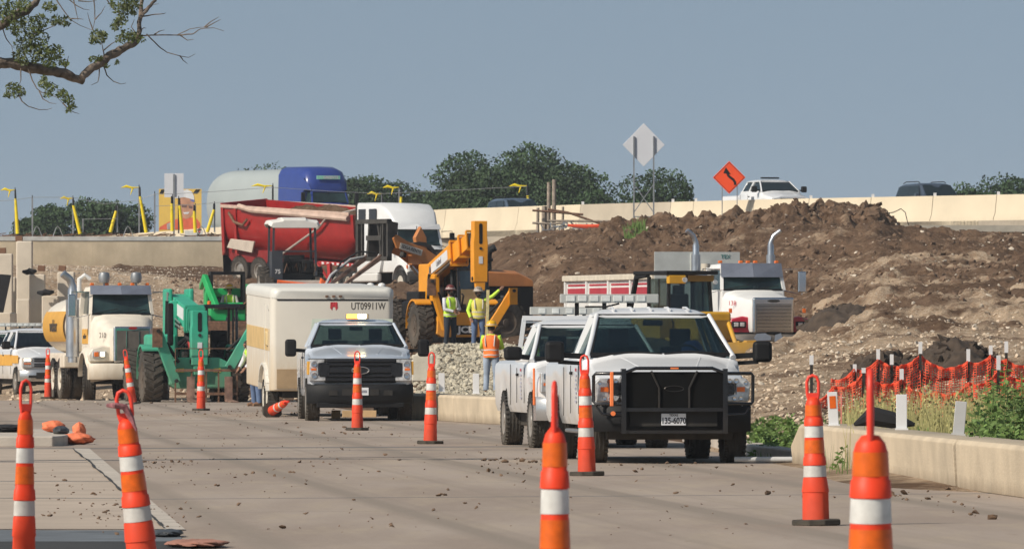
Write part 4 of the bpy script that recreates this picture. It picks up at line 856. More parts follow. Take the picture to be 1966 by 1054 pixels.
    rg=[(.38+.19*math.cos(a),yc+.50-.10*math.sin(a),zc-.02+.16*math.sin(a)) for a in np.linspace(0,2*PI,17)]
    MB().tube(rg,.016,6).build('steering_wheel',black,t); MB().rng(-.13,.13,yw-.02,yw+.02,zt_-.13,zt_-.05).build('rear_view_mirror',black,t,bevel=.02)
    MB().tube([(-.62,yc-.05,zc+.03),(-.35,yc-.02,zc+.055),(.02,yc-.04,zc+.03)],.011,5).tube([(.05,yc-.05,zc+.03),(.35,yc-.02,zc+.06),(.7,yc-.03,zc+.04)],.011,5).build('wiper',black,t)
    # mirrors
    mz=g('mz',zc+.10); mo=g('mo',.42); mw,mh=g('mdim',(.22,.30))
    for sd in (-1,1):
        mm=MB(); mm.rng(sd*(W+mo)-mw/2,sd*(W+mo)+mw/2,yc+.05,yc+.24,mz-mh/2,mz+mh/2); q=mm.build('side_mirror',black,t,bevel=.055,bseg=3)
        ar=MB(); ar.bar((sd*(W-.08),yc+.2,mz-.06),(sd*(W+mo-.05),yc+.14,mz-.04),.06,.07)
        if mo>.3: ar.bar((sd*(W-.08),yc+.2,mz-.15),(sd*(W+mo-.05),yc+.14,mz-.13),.05,.05)
        ar.build('mirror_arm',black,q)
    for sd in (-1,1): MB().tube([(sd*.34,.35,np.interp(.35,[.3,yc-.1],[zh,zc-.06])+.045),(sd*.50,yc-.12,zc-.025)],.016,6).build('hood_crease',paint,t,smooth=60)
    # sides
    mb=MB()
    for sd in (-1,1): 
        for y in ([yc+.3,ym] if not g('ext') else [yc+.3,ym,ym+.9]): mb.rng(sd*W-.006,sd*W+.002,y,y+.006,zb+.16,zc-.14) if sd>0 else mb.rng(-W-.002,-W+.006,y,y+.007,zb+.14,zc-.12)
        mb.rng(sd*W-.004,sd*W+.004,yb+.04,yb+.055,zb+.1,1.2)
    mb.build('door_gap',dark,t,smooth=0)
    for sd in (-1,1): MB().rng(sd*W-.025,sd*W+.025,ym-.22,ym-.08,zc-.24,zc-.20).build('door_handle',black if g('bh',1) else paint,t,bevel=.01)
    if g('steps'):
        for sd in (-1,1): MB().rng(sd*(W-.1)-.09,sd*(W-.1)+.09,yc+.1,yb,.36,.41).build('side_step',mat('step_metal',(.25,.25,.25),.4,metal=.6),t,bevel=.02)
    for sd in (-1,1):
        wheel(t,sd*(W-.135),y1,wr,.27,tm=rubber,rm=g('rim',rim)); wheel(t,sd*(W-.135),y2,wr,.27,tm=rubber,rm=g('rim',rim))
    # ---- front fascia
    f=g('face','ford')
    if f=='guard' or f=='sd' or f=='chrome':
        mb=MB(); 
        bz0,bz1=(.40,.74) if f!='sd' else (.34,.72)
        bm_=black if f!='chrome' else mat('chrome_bumper',(.5,.5,.5),.25,metal=.7,var=.1)
        sec=[]
        for x in np.linspace(-W*1.0,W*1.0,15): 
            k=(abs(x)/W)**5; y0=-.09+.26*k; sec.append([Vector((x,y0+.02,bz0)),Vector((x,y0-.02,bz0+.05)),Vector((x,y0-.02,bz1-.05)),Vector((x,y0+.03,bz1)),Vector((x,y0+.30,bz1)),Vector((x,y0+.3,bz0))])
        mb.loft(sec).build('bumper',bm_,t,smooth=45)
        if f=='sd': MB().rng(-.85,.85,-.06,.2,.26,.36).build('air_dam',black,t,bevel=.02)
        if f=='sd': MB().rng(-.36,.36,-.118,-.10,.50,.62).rng(-.62,-.45,-.118,-.1,.5,.6).rng(.45,.62,-.118,-.1,.5,.6).build('bumper_recess',dark,t)
        else: MB().rng(-.55,.55,-.118,-.10,.47,.66).build('bumper_recess',dark,t)
    if f=='sd':
        MB().rng(-.70,.70,-.03,.2,.74,1.21).build('grille',black,t,bevel=.03)
        mb=MB(); 
        for z in (.80,.88,.96,1.10,1.17): mb.rng(-.66,.66,-.05,-.03,z-.02,z+.02)
        mb.rng(-.80,-.60,-.05,.02,.86,1.13); mb.rng(.60,.80,-.05,.02,.86,1.13); mb.rng(-.60,.60,-.055,-.03,.94,1.04)
        mb.build('grille_bar',blackg,t,bevel=.012)
        for sd in (-1,1):
            mb=MB(); 
            mb.prism([(sd*.70,1.20),(sd*.98,1.20),(sd*1.0,.78),(sd*.68,.78),(sd*.68,.86),(sd*.82,.88),(sd*.82,1.12),(sd*.70,1.14)],'y',-.035,.18)
            q=mb.build('headlight',lens,t,bevel=.012)
            MB().rng(sd*.91-.05,sd*.91+.05,-.045,-.035,.985,1.025).build('turn_lamp',amberl,q)
            for zz in (1.10,.88): MB().lathe([(.001,-.05),(.05,-.052),(.06,-.04),(.06,0)],ax='y',n=14,c=(sd*.90,0,zz)).build('lamp_bowl',chrome,q)
        e=MB(); pts=[(.165*math.cos(a),-.065,.985+.068*math.sin(a)) for a in np.linspace(0,2*PI,25)]; e.tube(pts,.014,6).build('emblem_ring',chrome,t)
        MB().add([(.15*math.cos(a),-.06,.985+.055*math.sin(a)) for a in np.linspace(0,2*PI,24,endpoint=False)],[list(range(24))]).build('emblem',blackg,t)
        MB().rng(-W*.99,W*.99,.0,.1,1.20,1.215).build('hood_gap',dark,t)
    if f=='guard':
        MB().rng(-.66,.66,-.03,.2,.74,1.10).build('grille',black,t,bevel=.03)
        for sd in (-1,1):
            q=MB().prism([(sd*.64,1.07),(sd*.92,1.07),(sd*.985,1.0),(sd*.96,.78),(sd*.70,.78),(sd*.66,.84),(sd*.80,.87),(sd*.80,1.0),(sd*.64,1.01)],'y',-.03,.16).build('headlight',lens,t,bevel=.012)
            MB().rng(sd*.86-.05,sd*.86+.05,-.04,-.03,.90,.96).build('turn_lamp',amberl,q)
            for xx,zz,rr_ in ((.80,1.035,.035),(.72,1.035,.03),(.78,.815,.03),(.86,.82,.03),(.92,1.01,.03)): MB().lathe([(.001,-.042),(rr_*.8,-.044),(rr_,-.035),(rr_,0)],ax='y',n=10,c=(sd*xx,0,zz)).build('lamp_bowl',chrome,q)
            MB().rng(sd*.63-.15,sd*.63+.15,-.04,-.02,.87,1.0).build('grille_end',blackg,t,bevel=.01)
        # brush guard
        mb=MB()
        mesh=[(-.62,.66),(-.62,1.14),(-.48,1.20),(.48,1.20),(.62,1.14),(.62,.66)]
        for sd in (-1,1):
            mb.rng(sd*.64-.03,sd*.64+.03,-.24,-.13,.38,1.19)
            mb.tube([(sd*.64,-.19,1.13),(sd*.98,-.13,1.13),(sd*1.005,-.10,1.10),(sd*1.005,-.08,.78),(sd*.98,-.12,.75),(sd*.64,-.19,.75)],.022,8)
            mb.tube([(sd*.64,-.19,.62),(sd*.90,-.15,.62),(sd*.97,-.10,.72)],.018,7)
            mb.tube([(sd*.10,-.2,.70),(sd*.19 if 0 else sd*.19,-.2,.98),(sd*.24,-.2,1.04),(sd*.31,-.2,1.17)],.014,6) if 0 else None
        mb.tube([(-.62,-.2,1.14),(-.48,-.2,1.195),(.48,-.2,1.195),(.62,-.2,1.14)],.022,8); mb.rng(-.64,.64,-.21,-.17,.655,.70); mb.rng(-.64,.64,-.21,-.15,.38,.42)
        gd=mb.build('brush_guard',blackg,t,smooth=50)
        MB().rng(-.62,.62,-.185,-.165,.70,1.15).build('guard_mesh',mat('guard_mesh',(.006,.006,.006),.8,var=.2,spec=.1),gd)
        for sd in (-1,1): MB().tube([(sd*.19,-.20,.70),(sd*.19,-.20,.95),(sd*.29,-.2,1.16)],.014,6).build('guard_bar',mat('guard_bar',(.05,.045,.04),.35,metal=.5),gd)
        for nm_,xx in (('flag_tape',-.785),): MB().rng(xx-.022,xx+.022,-.21,-.15,.72,1.15).build(nm_,mat('orange_tape',(.9,.22,.06),.6),gd,bevel=.01)
        MB().lathe([(.001,-.02),(.03,-.02),(.03,.02),(.001,.02)],ax='y',n=8,c=(-.77,-.2,.63)).build('flag_tape',mat('orange_tape',(0,0,0)),gd); MB().rng(-.05,.05,-.235,-.2,1.185,1.205).build('flag_tape',mat('orange_tape',(0,0,0)),gd)
        pts=[(.12*math.cos(a),-.187,.94+.035*math.sin(a)) for a in np.linspace(0,2*PI,21)]; MB().tube(pts,.005,5).build('emblem_ring',mat('guard_bar',(0,0,0)),gd)
    if f=='chrome':
        MB().rng(-.66,.66,-.02,.2,.80,1.10).build('grille',mat('grey_grille',(.30,.31,.33),.35,metal=.4),t,bevel=.03)
        mb=MB()
        for z in (.84,.90,1.0,1.06): mb.rng(-.60,.60,-.035,-.01,z-.018,z+.018)
        mb.build('grille_slot',black,t)
        for sd in (-1,1):
            q=MB().rng(sd*.80-.14,sd*.80+.14,-.02,.16,.80,1.09).build('headlight',lens,t,bevel=.02)
            MB().rng(sd*.80-.10,sd*.80+.10,-.035,-.015,1.0,1.07).build('bulb',litw if g('lit') else chrome,q); MB().rng(sd*.80-.1,sd*.80+.1,-.03,-.015,.90,.94).build('turn_lamp',amberl,q)
            MB().rng(sd*.66-.12,sd*.66+.12,-.125,-.10,.50,.58).build('fog_lamp',dark,t)
    if g('plate'):
        pz=g('plz',.60); q=MB().rng(-.155,.155,-.135,-.125,pz-.075,pz+.075).build('licence_plate',mat('plate_white',(.75,.76,.78),.5,var=.04),t,bevel=.008)
        pm_=mat('plate_ink',(.02,.02,.025),.6)
        txt(g('plate'),.105,pm_,q,(0,-.1365,pz-.018),off=.003,sx=.78,depth=.001); 
        if g('state'): txt(g('state'),.038,pm_,q,(0,-.1365,pz+.052),off=.001,name='lettering',depth=.001)
    if g('lightbar'):
        z0,y_,wd,zz,hx=g('lightbar'); q=MB().rng(hx-wd/2,hx+wd/2,y_-.06,y_+.06,z0,z0+.115).build('light_bar',mat('lightbar_grey',(.42,.43,.41),.4,var=.08),t,bevel=.01)
        nL=7 if wd>1.2 else 5
        for k in range(nL):
            x=hx-wd/2+wd*(.10+.72*k/(nL-1)) if wd>1.2 else hx-wd/2+wd*(.15+.7*k/(nL-1)); MB().rng(x-wd*.045,x+wd*.045,y_-.07,y_-.058,z0+.02,z0+.095).build('light_module',mat('module_white',(.62,.64,.62),.3,var=.15,scale=9),q,bevel=.006)
        m3=MB()
        for x in (hx-wd*.33,hx-wd*.05,hx+wd*.2): m3.bar((x,y_,z0),(x,y_,z0-.16),.05)
        m3.tube([(hx+wd*.1,y_,z0-.01),(hx-.05,y_-.1,zz+.03),(hx-.3,y_+.1,zz+.03)],.012,5)
        m3.build('light_bar_mount',black,q)
    if g('rack'):
        q=MB(); zz0=1.25; zz1=g('rack'); y_=yb+.14
        for x in (-.86,.86): q.bar((x,y_,zz0),(x*.9,y_,zz1),.06)
        q.bar((-.8,y_,zz1),(.8,y_,zz1),.07); q.bar((-.84,y_,zc+.03),(.84,y_,zc+.03),.06)
        for z in np.linspace(zc+.09,zz1-.06,g('slats',5)): q.bar((-.78,y_,z),(.78,y_,z),.022,.028)
        q.build('headache_rack',g('rackm',white),t)
    return t
# ---------- front white pickup
p1=pickup('pickup_truck','white pickup nearest the camera with a black grille guard and a long roof light bar',1291,99.9,5.6,dict(face='guard',plate='135-6070',state='TEXAS',plz=.555,ribs=1,lightbar=(2.03,3.6,1.28,1.95,-.40),mo=.32,mz=1.40,mdim=(.24,.27),steps=1,ext=0,L=5.9,y2=4.6,zr=1.96,zh=1.13,zc=1.345,yc=1.35,yw=2.15,yb=3.4,zbed=1.3))
txtm=mat('decal_blue',(.42,.42,.50),.5,var=.4,scale=30); decr=mat('decal_red',(.5,.06,.08),.5)
def decal(t,x,y,z):
    mb=MB(); 
    for k in range(7): mb.rng(x-.004,x,y-.07+.03*(k%2),y+.08-.02*(k%3),z-.18+.055*k,z-.15+.055*k)
    mb.build('door_decal',txtm,t); MB().rng(x-.005,x,y-.05,y+.05,z+.22,z+.26).build('door_decal',decr,t)
decal(p1,-1.013,1.95,.93)
hh_=MB().lathe([(.17,0),(.18,.02),(.145,.04),(.135,.11),(.09,.17),(.001,.19)],n=20).build('hard_hat',mat('blue_helmet',(.03,.10,.40),.35),smooth=60); q=P(1330,681,101.9); hh_.location=q; tag(hh_,'blue hard hat lying on the dashboard behind the windshield of the nearest pickup','hard hat')
hh_.rotation_euler=(R(-15),0,.3)
# ---------- second white pickup
p2=pickup('pickup_truck','white pickup with a white headache rack, half hidden behind the one with the grille guard',1163,114.3,6.5,dict(face='chrome',L=5.6,W=.99,zh=1.12,zc=1.27,zr=1.86,yc=1.35,yw=2.1,yb=3.35,y2=4.35,y1=.9,lightbar=(1.93,3.6,1.15,1.8,-.1),rack=1.88,slats=3,zbed=1.27,mo=.18,mz=1.36,mdim=(.26,.2),bh=1,zb=.5))
decal(p2,-.993,2.05,.88); MB().rng(-1.02,-.99,.25,.29,.62,1.15).build('orange_wand',mat('orange_tape',(0,0,0)),p2,bevel=.01)
# ---------- silver pickup
p3=pickup('pickup_truck','silver pickup with black grille and towing mirrors in front of the box trailer',692,155,3.6,dict(face='sd',paint=silver,W=1.035,zh=1.24,zc=1.45,zr=1.99,yc=1.35,yw=2.0,yb=3.5,L=6.1,y2=4.8,wr=.41,mo=.27,mz=1.42,mdim=(.22,.34),rack=1.96,slats=6,rackm=mat('rack_pale',(.55,.6,.5),.6),zbed=1.38,mx=1))
qq=MB().rng(-.155,.155,-.135,-.125,.50,.65).build('licence_plate',mat('plate_white',(0,0,0)),p3,bevel=.008); MB().rng(-.12,.12,-.139,-.135,.55,.60).build('plate_marks',mat('plate_grey',(.25,.26,.3),.6,var=.7,scale=40),qq)
for sd in (-1,1): MB().rng(sd*1.00-.035,sd*1.00+.035,-.015,.25,.90,1.16).build('amber_band',amberp,p3,bevel=.01)
b_=MB().rng(-.20,.26,2.05,2.2,1.98,2.09).build('beacon',mat('beacon_base',(.25,.22,.18),.5),p3,bevel=.01); MB().rng(-.18,.04,2.03,2.05,2.0,2.085).build('beacon_lamp',lita,b_); MB().rng(.04,.2,2.03,2.05,2.0,2.085).build('beacon_lamp',litb,b_); 
# ---------- far left pickup pair
p4=pickup('pickup_truck','white pickup with an amber side band and lit headlamp at the left edge',104,234,14,dict(face='chrome',lit=1,W=1.0,ext=1,yb=4.0,zh=1.14,zc=1.38,zr=1.96,L=6.1,y2=4.8,yc=1.35,yw=2.1,mo=.16,mz=1.46,mdim=(.25,.24),glass=glassd,sglass=glassd))
mb=MB(); 
for sd in (-1,1): mb.rng(sd*1.0-.008,sd*1.0+.008,.42,1.35,.93,1.16); mb.rng(sd*1.0-.008,sd*1.0+.008,1.35,5.9,.86,1.18)
mb.build('amber_band',amberp,p4)
p5=pickup('pickup_truck','white pickup with a roof light bar, mostly cut off by the left edge',34,250,6,dict(face='chrome',W=1.0,zh=1.14,zc=1.36,zr=1.93,rack=1.92,slats=6,rackm=mat('rack_pale',(0,0,0)),lightbar=(2.05,3.6,1.6,1.93,.3),yb=3.5))
# ---------- highway vehicles
CW=mat('car_window',(.012,.02,.022),.08,spec=.8)
p6=pickup('pickup_truck','white crew cab pickup on the highway beside the orange arrow sign',1521,362,20,dict(z=DK+.42,face='chrome',W=1.0,ext=1,yb=4.0,L=6.2,y2=4.9,zh=1.18,zc=1.42,zr=1.98,yc=1.45,yw=2.15,mo=.22,mz=1.52,mdim=(.25,.28),glass=CW,sglass=CW))
MB().rng(-.42,.42,2.6,2.85,2.02,2.09).build('light_bar',black,p6,bevel=.02)
def suv(px,d,yaw,lab,z,zr,m,name='suv',kind='suv'):
    t=thing(name,lab,kind,(X(px,d),d,z),R(yaw)); W=.98; rings=[]
    for y,zt,hw in ((.05,.85,.8),(.2,1.0,.92),(1.2,1.12,.97),(2,1.15,.98),(4.6,1.18,.97),(4.9,1.1,.9)):
        h=[(0,zt),(hw*.8,zt),(hw-.05,zt-.08),(hw,zt*.6),(hw-.03,.35),(hw*.5,.3)]; rings.append([Vector((x,y,q)) for x,q in h]+[Vector((-x,y,q)) for x,q in h[:0:-1]])
    MB().loft(rings).build('body',m,t)
    rings=[]
    for y,hw,zt in ((1.35,.80,1.15),(2.05,.70,zr-.06),(2.5,.72,zr),(3.9,.72,zr-.01),(4.5,.66,zr-.1),(4.8,.7,1.25)):
        h=[(0,zt),(hw*.8,zt-.01),(hw,zt-.06),(hw+.14*(zt-1.14)/.6,1.12)]; rings.append([Vector((x,y,max(q,1.12))) for x,q in h]+[Vector((-x,y,max(q,1.12))) for x,q in h[:0:-1]])
    MB().loft(rings).build('cabin',m,t)
    g_=mat('car_window',(.012,.02,.022),.08,spec=.8)
    MB().quad((-.76,1.38,1.19),(.76,1.38,1.19),(.66,2.02,zr-.09),(-.66,2.02,zr-.09),-.02).build('windshield',g_,t)
    for sd in (-1,1):
        MB().quad((sd*.875,1.9,1.2),(sd*.875,3.0,1.2),(sd*.755,3.0,zr-.12),(sd*.755,2.25,zr-.12),.02*-sd).build('side_window',g_,t); MB().quad((sd*.875,3.1,1.2),(sd*.86,4.4,1.2),(sd*.73,4.2,zr-.14),(sd*.755,3.1,zr-.12),.02*-sd).build('side_window',g_,t)
        MB().rng(sd*1.05-.1,sd*1.05+.1,1.7,1.85,1.18,1.34).build('side_mirror',m if sd<0 else black,t,bevel=.03); MB().tube([(sd*.62,2.4,zr),(sd*.62,2.6,zr+.06),(sd*.62,3.8,zr+.06),(sd*.62,4.1,zr-.01)],.02,6).build('roof_rail',black,t)
        for y in (.95,3.9): wheel(t,sd*.82,y,.36,.24)
    return t
suv(1836,345,22,'dark blue grey suv with roof rails on the highway at the right',DK+.1,1.80,mat('dark_blue_paint',(.045,.06,.085),.25,coat=.6,var=.05))
suv(1028,368,20,'dark car roof behind the barrier left of the timber posts',DK-.1,1.76,mat('dark_grey_blue_paint',(.06,.085,.12),.25,coat=.6),name='car',kind='car')
# ================= trucks
TG=mat('truck_glass',(.022,.045,.045),.12,var=.6,scale=1.3,spec=.6)
def bigtruck(name,lab,px,d,z,yaw,o,catg='truck'):
    t=thing(name,lab,catg,(X(px,d),d,z),R(yaw)); g=o.get; paint=g('paint',whitefar); fen=g('fender',paint)
    gw=g('gw',.46); zg0=g('zg0',1.0); zg1=g('zg1',1.85); yh=g('yh',2.0); cw=g('cw',.93); zr=g('zr',2.9); z0=g('wz0',2.15); 
    # hood
    rings=[]
    for y,hw,zt,zb in ((.10,gw+.06,zg1,zg0),(.25,gw+.10,zg1+.03,zg0-.02),(1.0,gw+.20,zg1+.12,1.0),(yh-.1,cw*.93,z0-.06,1.0),(yh,cw*.97,z0,1.0)):
        h=[(0,zt+.03),(hw*.6,zt+.02),(hw*.9,zt-.05),(hw,zt-.2),(hw,zb+.1),(hw-.04,zb)]; rings.append([Vector((x,y,q)) for x,q in h]+[Vector((-x,y,q)) for x,q in h[:0:-1]])
    MB().loft(rings).build('hood',paint,t,smooth=45)
    # fenders
    for sd in (-1,1):
        rings=[]
        for a in np.linspace(-.15 if not g('oldf') else .0,PI*.98,13):
            ry,rz=.74,.68; cy,cz=1.12,.70; y=cy-ry*math.cos(a); zz=cz+rz*math.sin(a)
            x0=sd*(gw+.0) ; x1=sd*1.20
            if a<.6: x1=sd*(1.08+.12*max(0,a)/.6)
            rings.append([Vector((x0,y,zz-.03)),Vector((x0,y,zz+.05)),Vector(((x0+x1)/2,y-.01,zz+.045)),Vector((x1-sd*.08,y,zz+.02)),Vector((x1,y,zz-.07)),Vector((x1,y+ .0,zz-.12)),Vector((x1-sd*.05,y,zz-.12))])
        MB().loft(rings).build('fender',fen,t,smooth=50)
        MB().prism([(sd*gw,zg0-.05),(sd*1.12,zg0-.05),(sd*1.16,1.2),(sd*1.05,1.38),(sd*.75,1.46),(sd*gw,1.42)],'y',.30,.55).build('fender_front',fen,t,bevel=.05)
        hz=g('hz',1.22); hl=MB().rng(sd*.86-.19,sd*.86+.19,.26,.32,hz-.09,hz+.09).build('headlight',black if g('oldf') else lens,t,bevel=.02)
        for ox in (-.08,.08): MB().box((sd*.86+ox,.25,hz),(.12,.03,.12)).build('lamp_bowl',((litw if ox*sd<0 else amberl) if g('lit') else lens),hl,bevel=.02)
        if g('markers'): MB().rng(sd*.99-.04,sd*.99+.04,.6,.66,1.55,1.68).build('turn_lamp',amberl,t,bevel=.01)
    # grille
    q=MB().rng(-gw-.05,gw+.05,.02,.14,zg0-.05,zg1+.06).build('grille_surround',g('gs',chrome),t,bevel=.05,bseg=3)
    MB().rng(-gw+.03,gw-.03,.0,.03,zg0+.0,zg1-(.13 if g('bars')=='h' else .05)).build('grille',dark if g('bars')=='h' else mat('grille_mesh',(.16,.14,.12),.5,metal=.4,var=.3),q)
    mb=MB()
    if g('bars')=='h':
        for zz in np.linspace(zg0+.03,zg1-.16,19): mb.rng(-gw+.03,gw-.03,-.02,.0,zz-.011,zz+.009)
    else:
        for xx in (-.17,.17): mb.rng(xx-.008,xx+.008,-.02,.0,zg0,zg1-.05)
    mb.build('grille_bar',chrome,q); 
    MB().add([(.13*math.cos(a)*(1.2 if g('bars')=='h' else .9),-.03,zg1-(.04 if g('bars')=='h' else -.02)+.04*math.sin(a)) for a in np.linspace(0,2*PI,20,endpoint=False)],[list(range(20))]).build('emblem',g('em',dark),q)
    # bumper
    bm_=g('bumper',paint); bz=g('bz',(.55,.95)); sec=[]
    for x in np.linspace(-1.15,1.15,11): y0=.0+.22*(abs(x)/1.15)**5; sec.append([Vector((x,y0,bz[0])),Vector((x,y0-.03,bz[0]+.06)),Vector((x,y0-.03,bz[1]-.06)),Vector((x,y0+.02,bz[1])),Vector((x,y0+.25,bz[1])),Vector((x,y0+.25,bz[0]))])
    MB().loft(sec).build('bumper',bm_,t,smooth=45)
    MB().rng(-.45,.45,.4,g('L',7),.5,.98).rng(-.9,.9,.9,1.3,.42,.62).build('chassis',dark,t)
    # cab
    yb=g('yb',yh+1.45); q=[]
    tw=cw*.90; zt=zr-.12
    mb=MB(); mb.rng(-cw,cw,yh-.02,yb,.95,z0+.02); mb.build('cab_body',paint,t,bevel=.05)
    mb=MB(); 
    for sd in (-1,1):
        mb.bar((sd*cw*.97,yh+.03,z0),(sd*tw,yh+.25,zt),.09,.09); mb.bar((sd*cw*.97,yb-.1,z0),(sd*tw,yb-.1,zt),.2,.1); 
    mb.rng(-cw*.95,cw*.95,yb-.12,yb,z0,zt); mb.build('pillars',paint,t)
    MB().quad((-cw*.93,yh+.02,z0+.02),(cw*.93,yh+.02,z0+.02),(tw*.96,yh+.24,zt),(-tw*.96,yh+.24,zt),.01).build('windshield',TG,t)
    for sd in (-1,1): MB().quad((sd*cw*.97,yh+.15,z0+.03),(sd*cw*.97,yb-.2,z0+.03),(sd*tw,yb-.2,zt),(sd*tw,yh+.32,zt),.01).build('side_window',TG,t)
    mb=MB(); mb.bar((-cw*.93,yh,z0+.02),(cw*.93,yh,z0+.02),.04,.05); mb.bar((-.7,yh-.03,z0+.05),(-.1,yh-.0,z0+.16),.02); mb.bar((.1,yh-.03,z0+.05),(.7,yh-.0,z0+.14),.02); mb.build('wiper',black,t)
    rings=[]
    for y,k,dz in ((yh+.16,.95,0),(yh+.28,1,.10),(yh+.6,1.02,.14),(yb-.2,1.02,.14),(yb,.98,.06)):
        h=[(0,zt+dz),(tw*.7,zt+dz-.01),(tw*1.0*k,zt+dz*.6),(tw*1.06*k,zt-.03),(tw*.9,zt-.04)]; rings.append([Vector((x,y,q_)) for x,q_ in h]+[Vector((-x,y,q_)) for x,q_ in h[:0:-1]])
    MB().loft(rings).build('cab_roof',paint,t,smooth=50)
    MB().rng(-.8,.8,yh+.1,yh+.45,z0-.25,z0+.0).rng(-.65,-.2,yh+.8,yh+1.0,z0-.6,z0+.35).rng(.2,.65,yh+.8,yh+1.0,z0-.6,z0+.35).build('interior',seat,t,bevel=.04)
    if g('visor'):
        vh=g('visor'); v=MB(); 
        v.quad((-cw*.97,yh+.08,zt-vh+.0),(0,yh-.10,zt-vh-.0),(0,yh+.06,zt+.12),(-cw*.95,yh+.2,zt+.12),.02); v.quad((0,yh-.10,zt-vh),(cw*.97,yh+.08,zt-vh),(cw*.95,yh+.2,zt+.12),(0,yh+.06,zt+.12),.02); v.build('sun_visor',g('vm',mat('visor_shade_grey',(.20,.22,.27),.35,metal=.3)),t,smooth=0)  # default blue grey has the shade on the front-facing visor painted in
    for x in g('lamps',(-.75,-.35,0,.35,.75)): MB().rng(x-.05,x+.05,yh+.25,yh+.37,zt+.12,zt+.20).build('roof_lamp',amberl,t,bevel=.02)
    # mirrors
    for sd in (-1,1):
        q=MB().rng(sd*(cw+.48)-.11,sd*(cw+.48)+.11,yh-.0,yh+.1,z0-.05,z0+.55).build('side_mirror',g('mm',chrome),t,bevel=.03)
        MB().tube([(sd*cw,yh+.1,z0+.6),(sd*(cw+.48),yh+.05,z0+.62),(sd*(cw+.48),yh+.05,z0-.12),(sd*cw,yh+.1,z0-.0)],.018,6).build('mirror_arm',g('mm',chrome),q)
    for x,y,z1,r_ in g('stacks',()):
        q=MB(); sg=-1 if x<0 else 1; cv=g('curve',.26*sg)
        q.tube([(x,y,1.0),(x,y,z1-.45),(x,y,z1-.35),(x+cv*.3,y-.02,z1-.15),(x+cv,y-.05,z1)],[r_,r_,r_*.8,r_*.8,r_*.8],14); q.tube([(x,y,1.15),(x,y,z1-.7)],[r_*1.4]*2,14); q.build('exhaust_stack',mat('polished_stack',(.50,.52,.55),.3,metal=.85,var=.2),t,smooth=50)
    wr=g('wr',.52)
    for sd in (-1,1): wheel(t,sd*1.0,1.15,wr,.30,rm=g('rim',rimw),rr=.56,steer=g('steer',0),tm=rubber)
    for y in g('rear',()): 
        for sd in (-1,1): wheel(t,sd*1.02,y,wr,.27,rm=g('rim',rimw),rr=.56,dual=1)
    return t
# tank truck
tt=bigtruck('tank_truck','cream water tank truck with an amber band, behind the green telehandler',255,212.5,0,11.6,dict(paint=cream,lit=1,stacks=((-1.08,3.65,3.4,.13),),curve=-.28,visor=.12,bumper=cream,bz=(.55,.98),rear=(5.6,6.9),L=9,steer=R(-12),em=redp,wr=.55,zr=3.06,wz0=2.28,zg1=1.9,zg0=1.06,cw=.86,vm=mat('visor_blue_grey',(.16,.18,.23),.4),markers=0,yb=3.5))
rings=[]
for y,k in ((4.3,.55),(4.36,.9),(4.5,1),(6,1),(8.2,1),(8.35,.9),(8.42,.5)):
    rings.append([Vector((1.22*k*math.copysign(abs(math.cos(a))**.8,math.cos(a)),y,1.98+.80*k*math.copysign(abs(math.sin(a))**.9,math.sin(a)))) for a in np.linspace(0,2*PI,28,endpoint=False)])
tk=MB().loft(rings).build('tank',cream,tt,smooth=50)
rings=[]
for y in (4.42,8.25): rings.append([Vector((1.232*math.copysign(abs(math.cos(a))**.8,math.cos(a)),y,1.98+.81*math.copysign(abs(math.sin(a))**.9,math.sin(a)))) for a in np.linspace(PI-.48,PI+.50,9)])
mb=MB(); n_=9; mb.add([p for r in rings for p in r],[(k,k+1,n_+k+1,n_+k) for k in range(n_-1)]); mb.build('amber_band',mat('amber_side',(.62,.33,.05),.5,var=.08),tk)
mk=mat('sign_black',(.06,.05,.04),.6); lt=txt('webber',.46,mk,tk,(-1.238,6.2,1.98),(PI/2,0,-PI/2),off=.008)
MB().rng(-1.1,1.1,4.4,8.3,1.0,1.25).rng(-1.24,-.6,4.2,5.0,.85,1.2).build('tank_frame',cream,tt,bevel=.03)
MB().rng(-.875,-.862,2.3,3.3,1.5,1.9).build('door_band',amberp,tt); txt('webber',.2,mk,tt,(-.88,2.8,1.7),(PI/2,0,-PI/2))
for x in (-.42,.45): MB().lathe([(.001,-.16),(.13,-.13),(.16,0),(.13,.13),(.001,.16)],n=16,c=(x,2.3,3.28)).cyl((x,2.3,3.05),(x,2.3,3.2),.03).build('beacon',steel,tt,smooth=60)
MB().tube([(-.95,3.3,2.9),(-.95,3.3,3.25),(-.8,3.3,3.36),(-.65,3.3,3.25)],.06,8).build('air_horn',whitefar,tt)
txt('210',.2,mk,tt,(-.70,.75,1.72),(PI/2,0,-PI/2+.5))
# semi with red fenders
fr=bigtruck('semi_tractor','white tractor with red front fenders, sun visor and two tall chrome stacks',1486,222,.78,14,dict(fender=mat('fender_red',(.45,.015,.04),.3,coat=.4),oldf=1,bars='h',gs=chrome,stacks=((-1.02,3.9,3.95,.085),(1.02,3.9,3.95,.085)),visor=.28,zr=2.98,wz0=2.2,cw=.86,zg0=1.02,zg1=1.93,gw=.50,bumper=mat('muddy_chrome',(.22,.19,.16),.35,metal=.5,var=.5,scale=2),markers=1,rear=(5.6,6.9),L=7.5,rim=rim,lamps=(-.8,-.25,-.05,.15,.72)))
fr.scale=(1.08,1.08,.98); fr.location.z=.84
for pp_,xx in (([(-.45,.86),(-.38,.98),(-.15,1.0),(.02,.9),(.0,.80),(-.38,.78)],0),([(.1,.78),(.12,.95),(.28,1.0),(.3,.9),(.6,.86),(.5,.78),(.25,.8),(.2,.66)],0)): MB().add([(x-.1,-.04,z-.02) for x,z in pp_],[list(range(len(pp_)))]).build('bumper_patch',mat('patch_chrome',(.30,.36,.45),.3,metal=.3),fr,smooth=0)
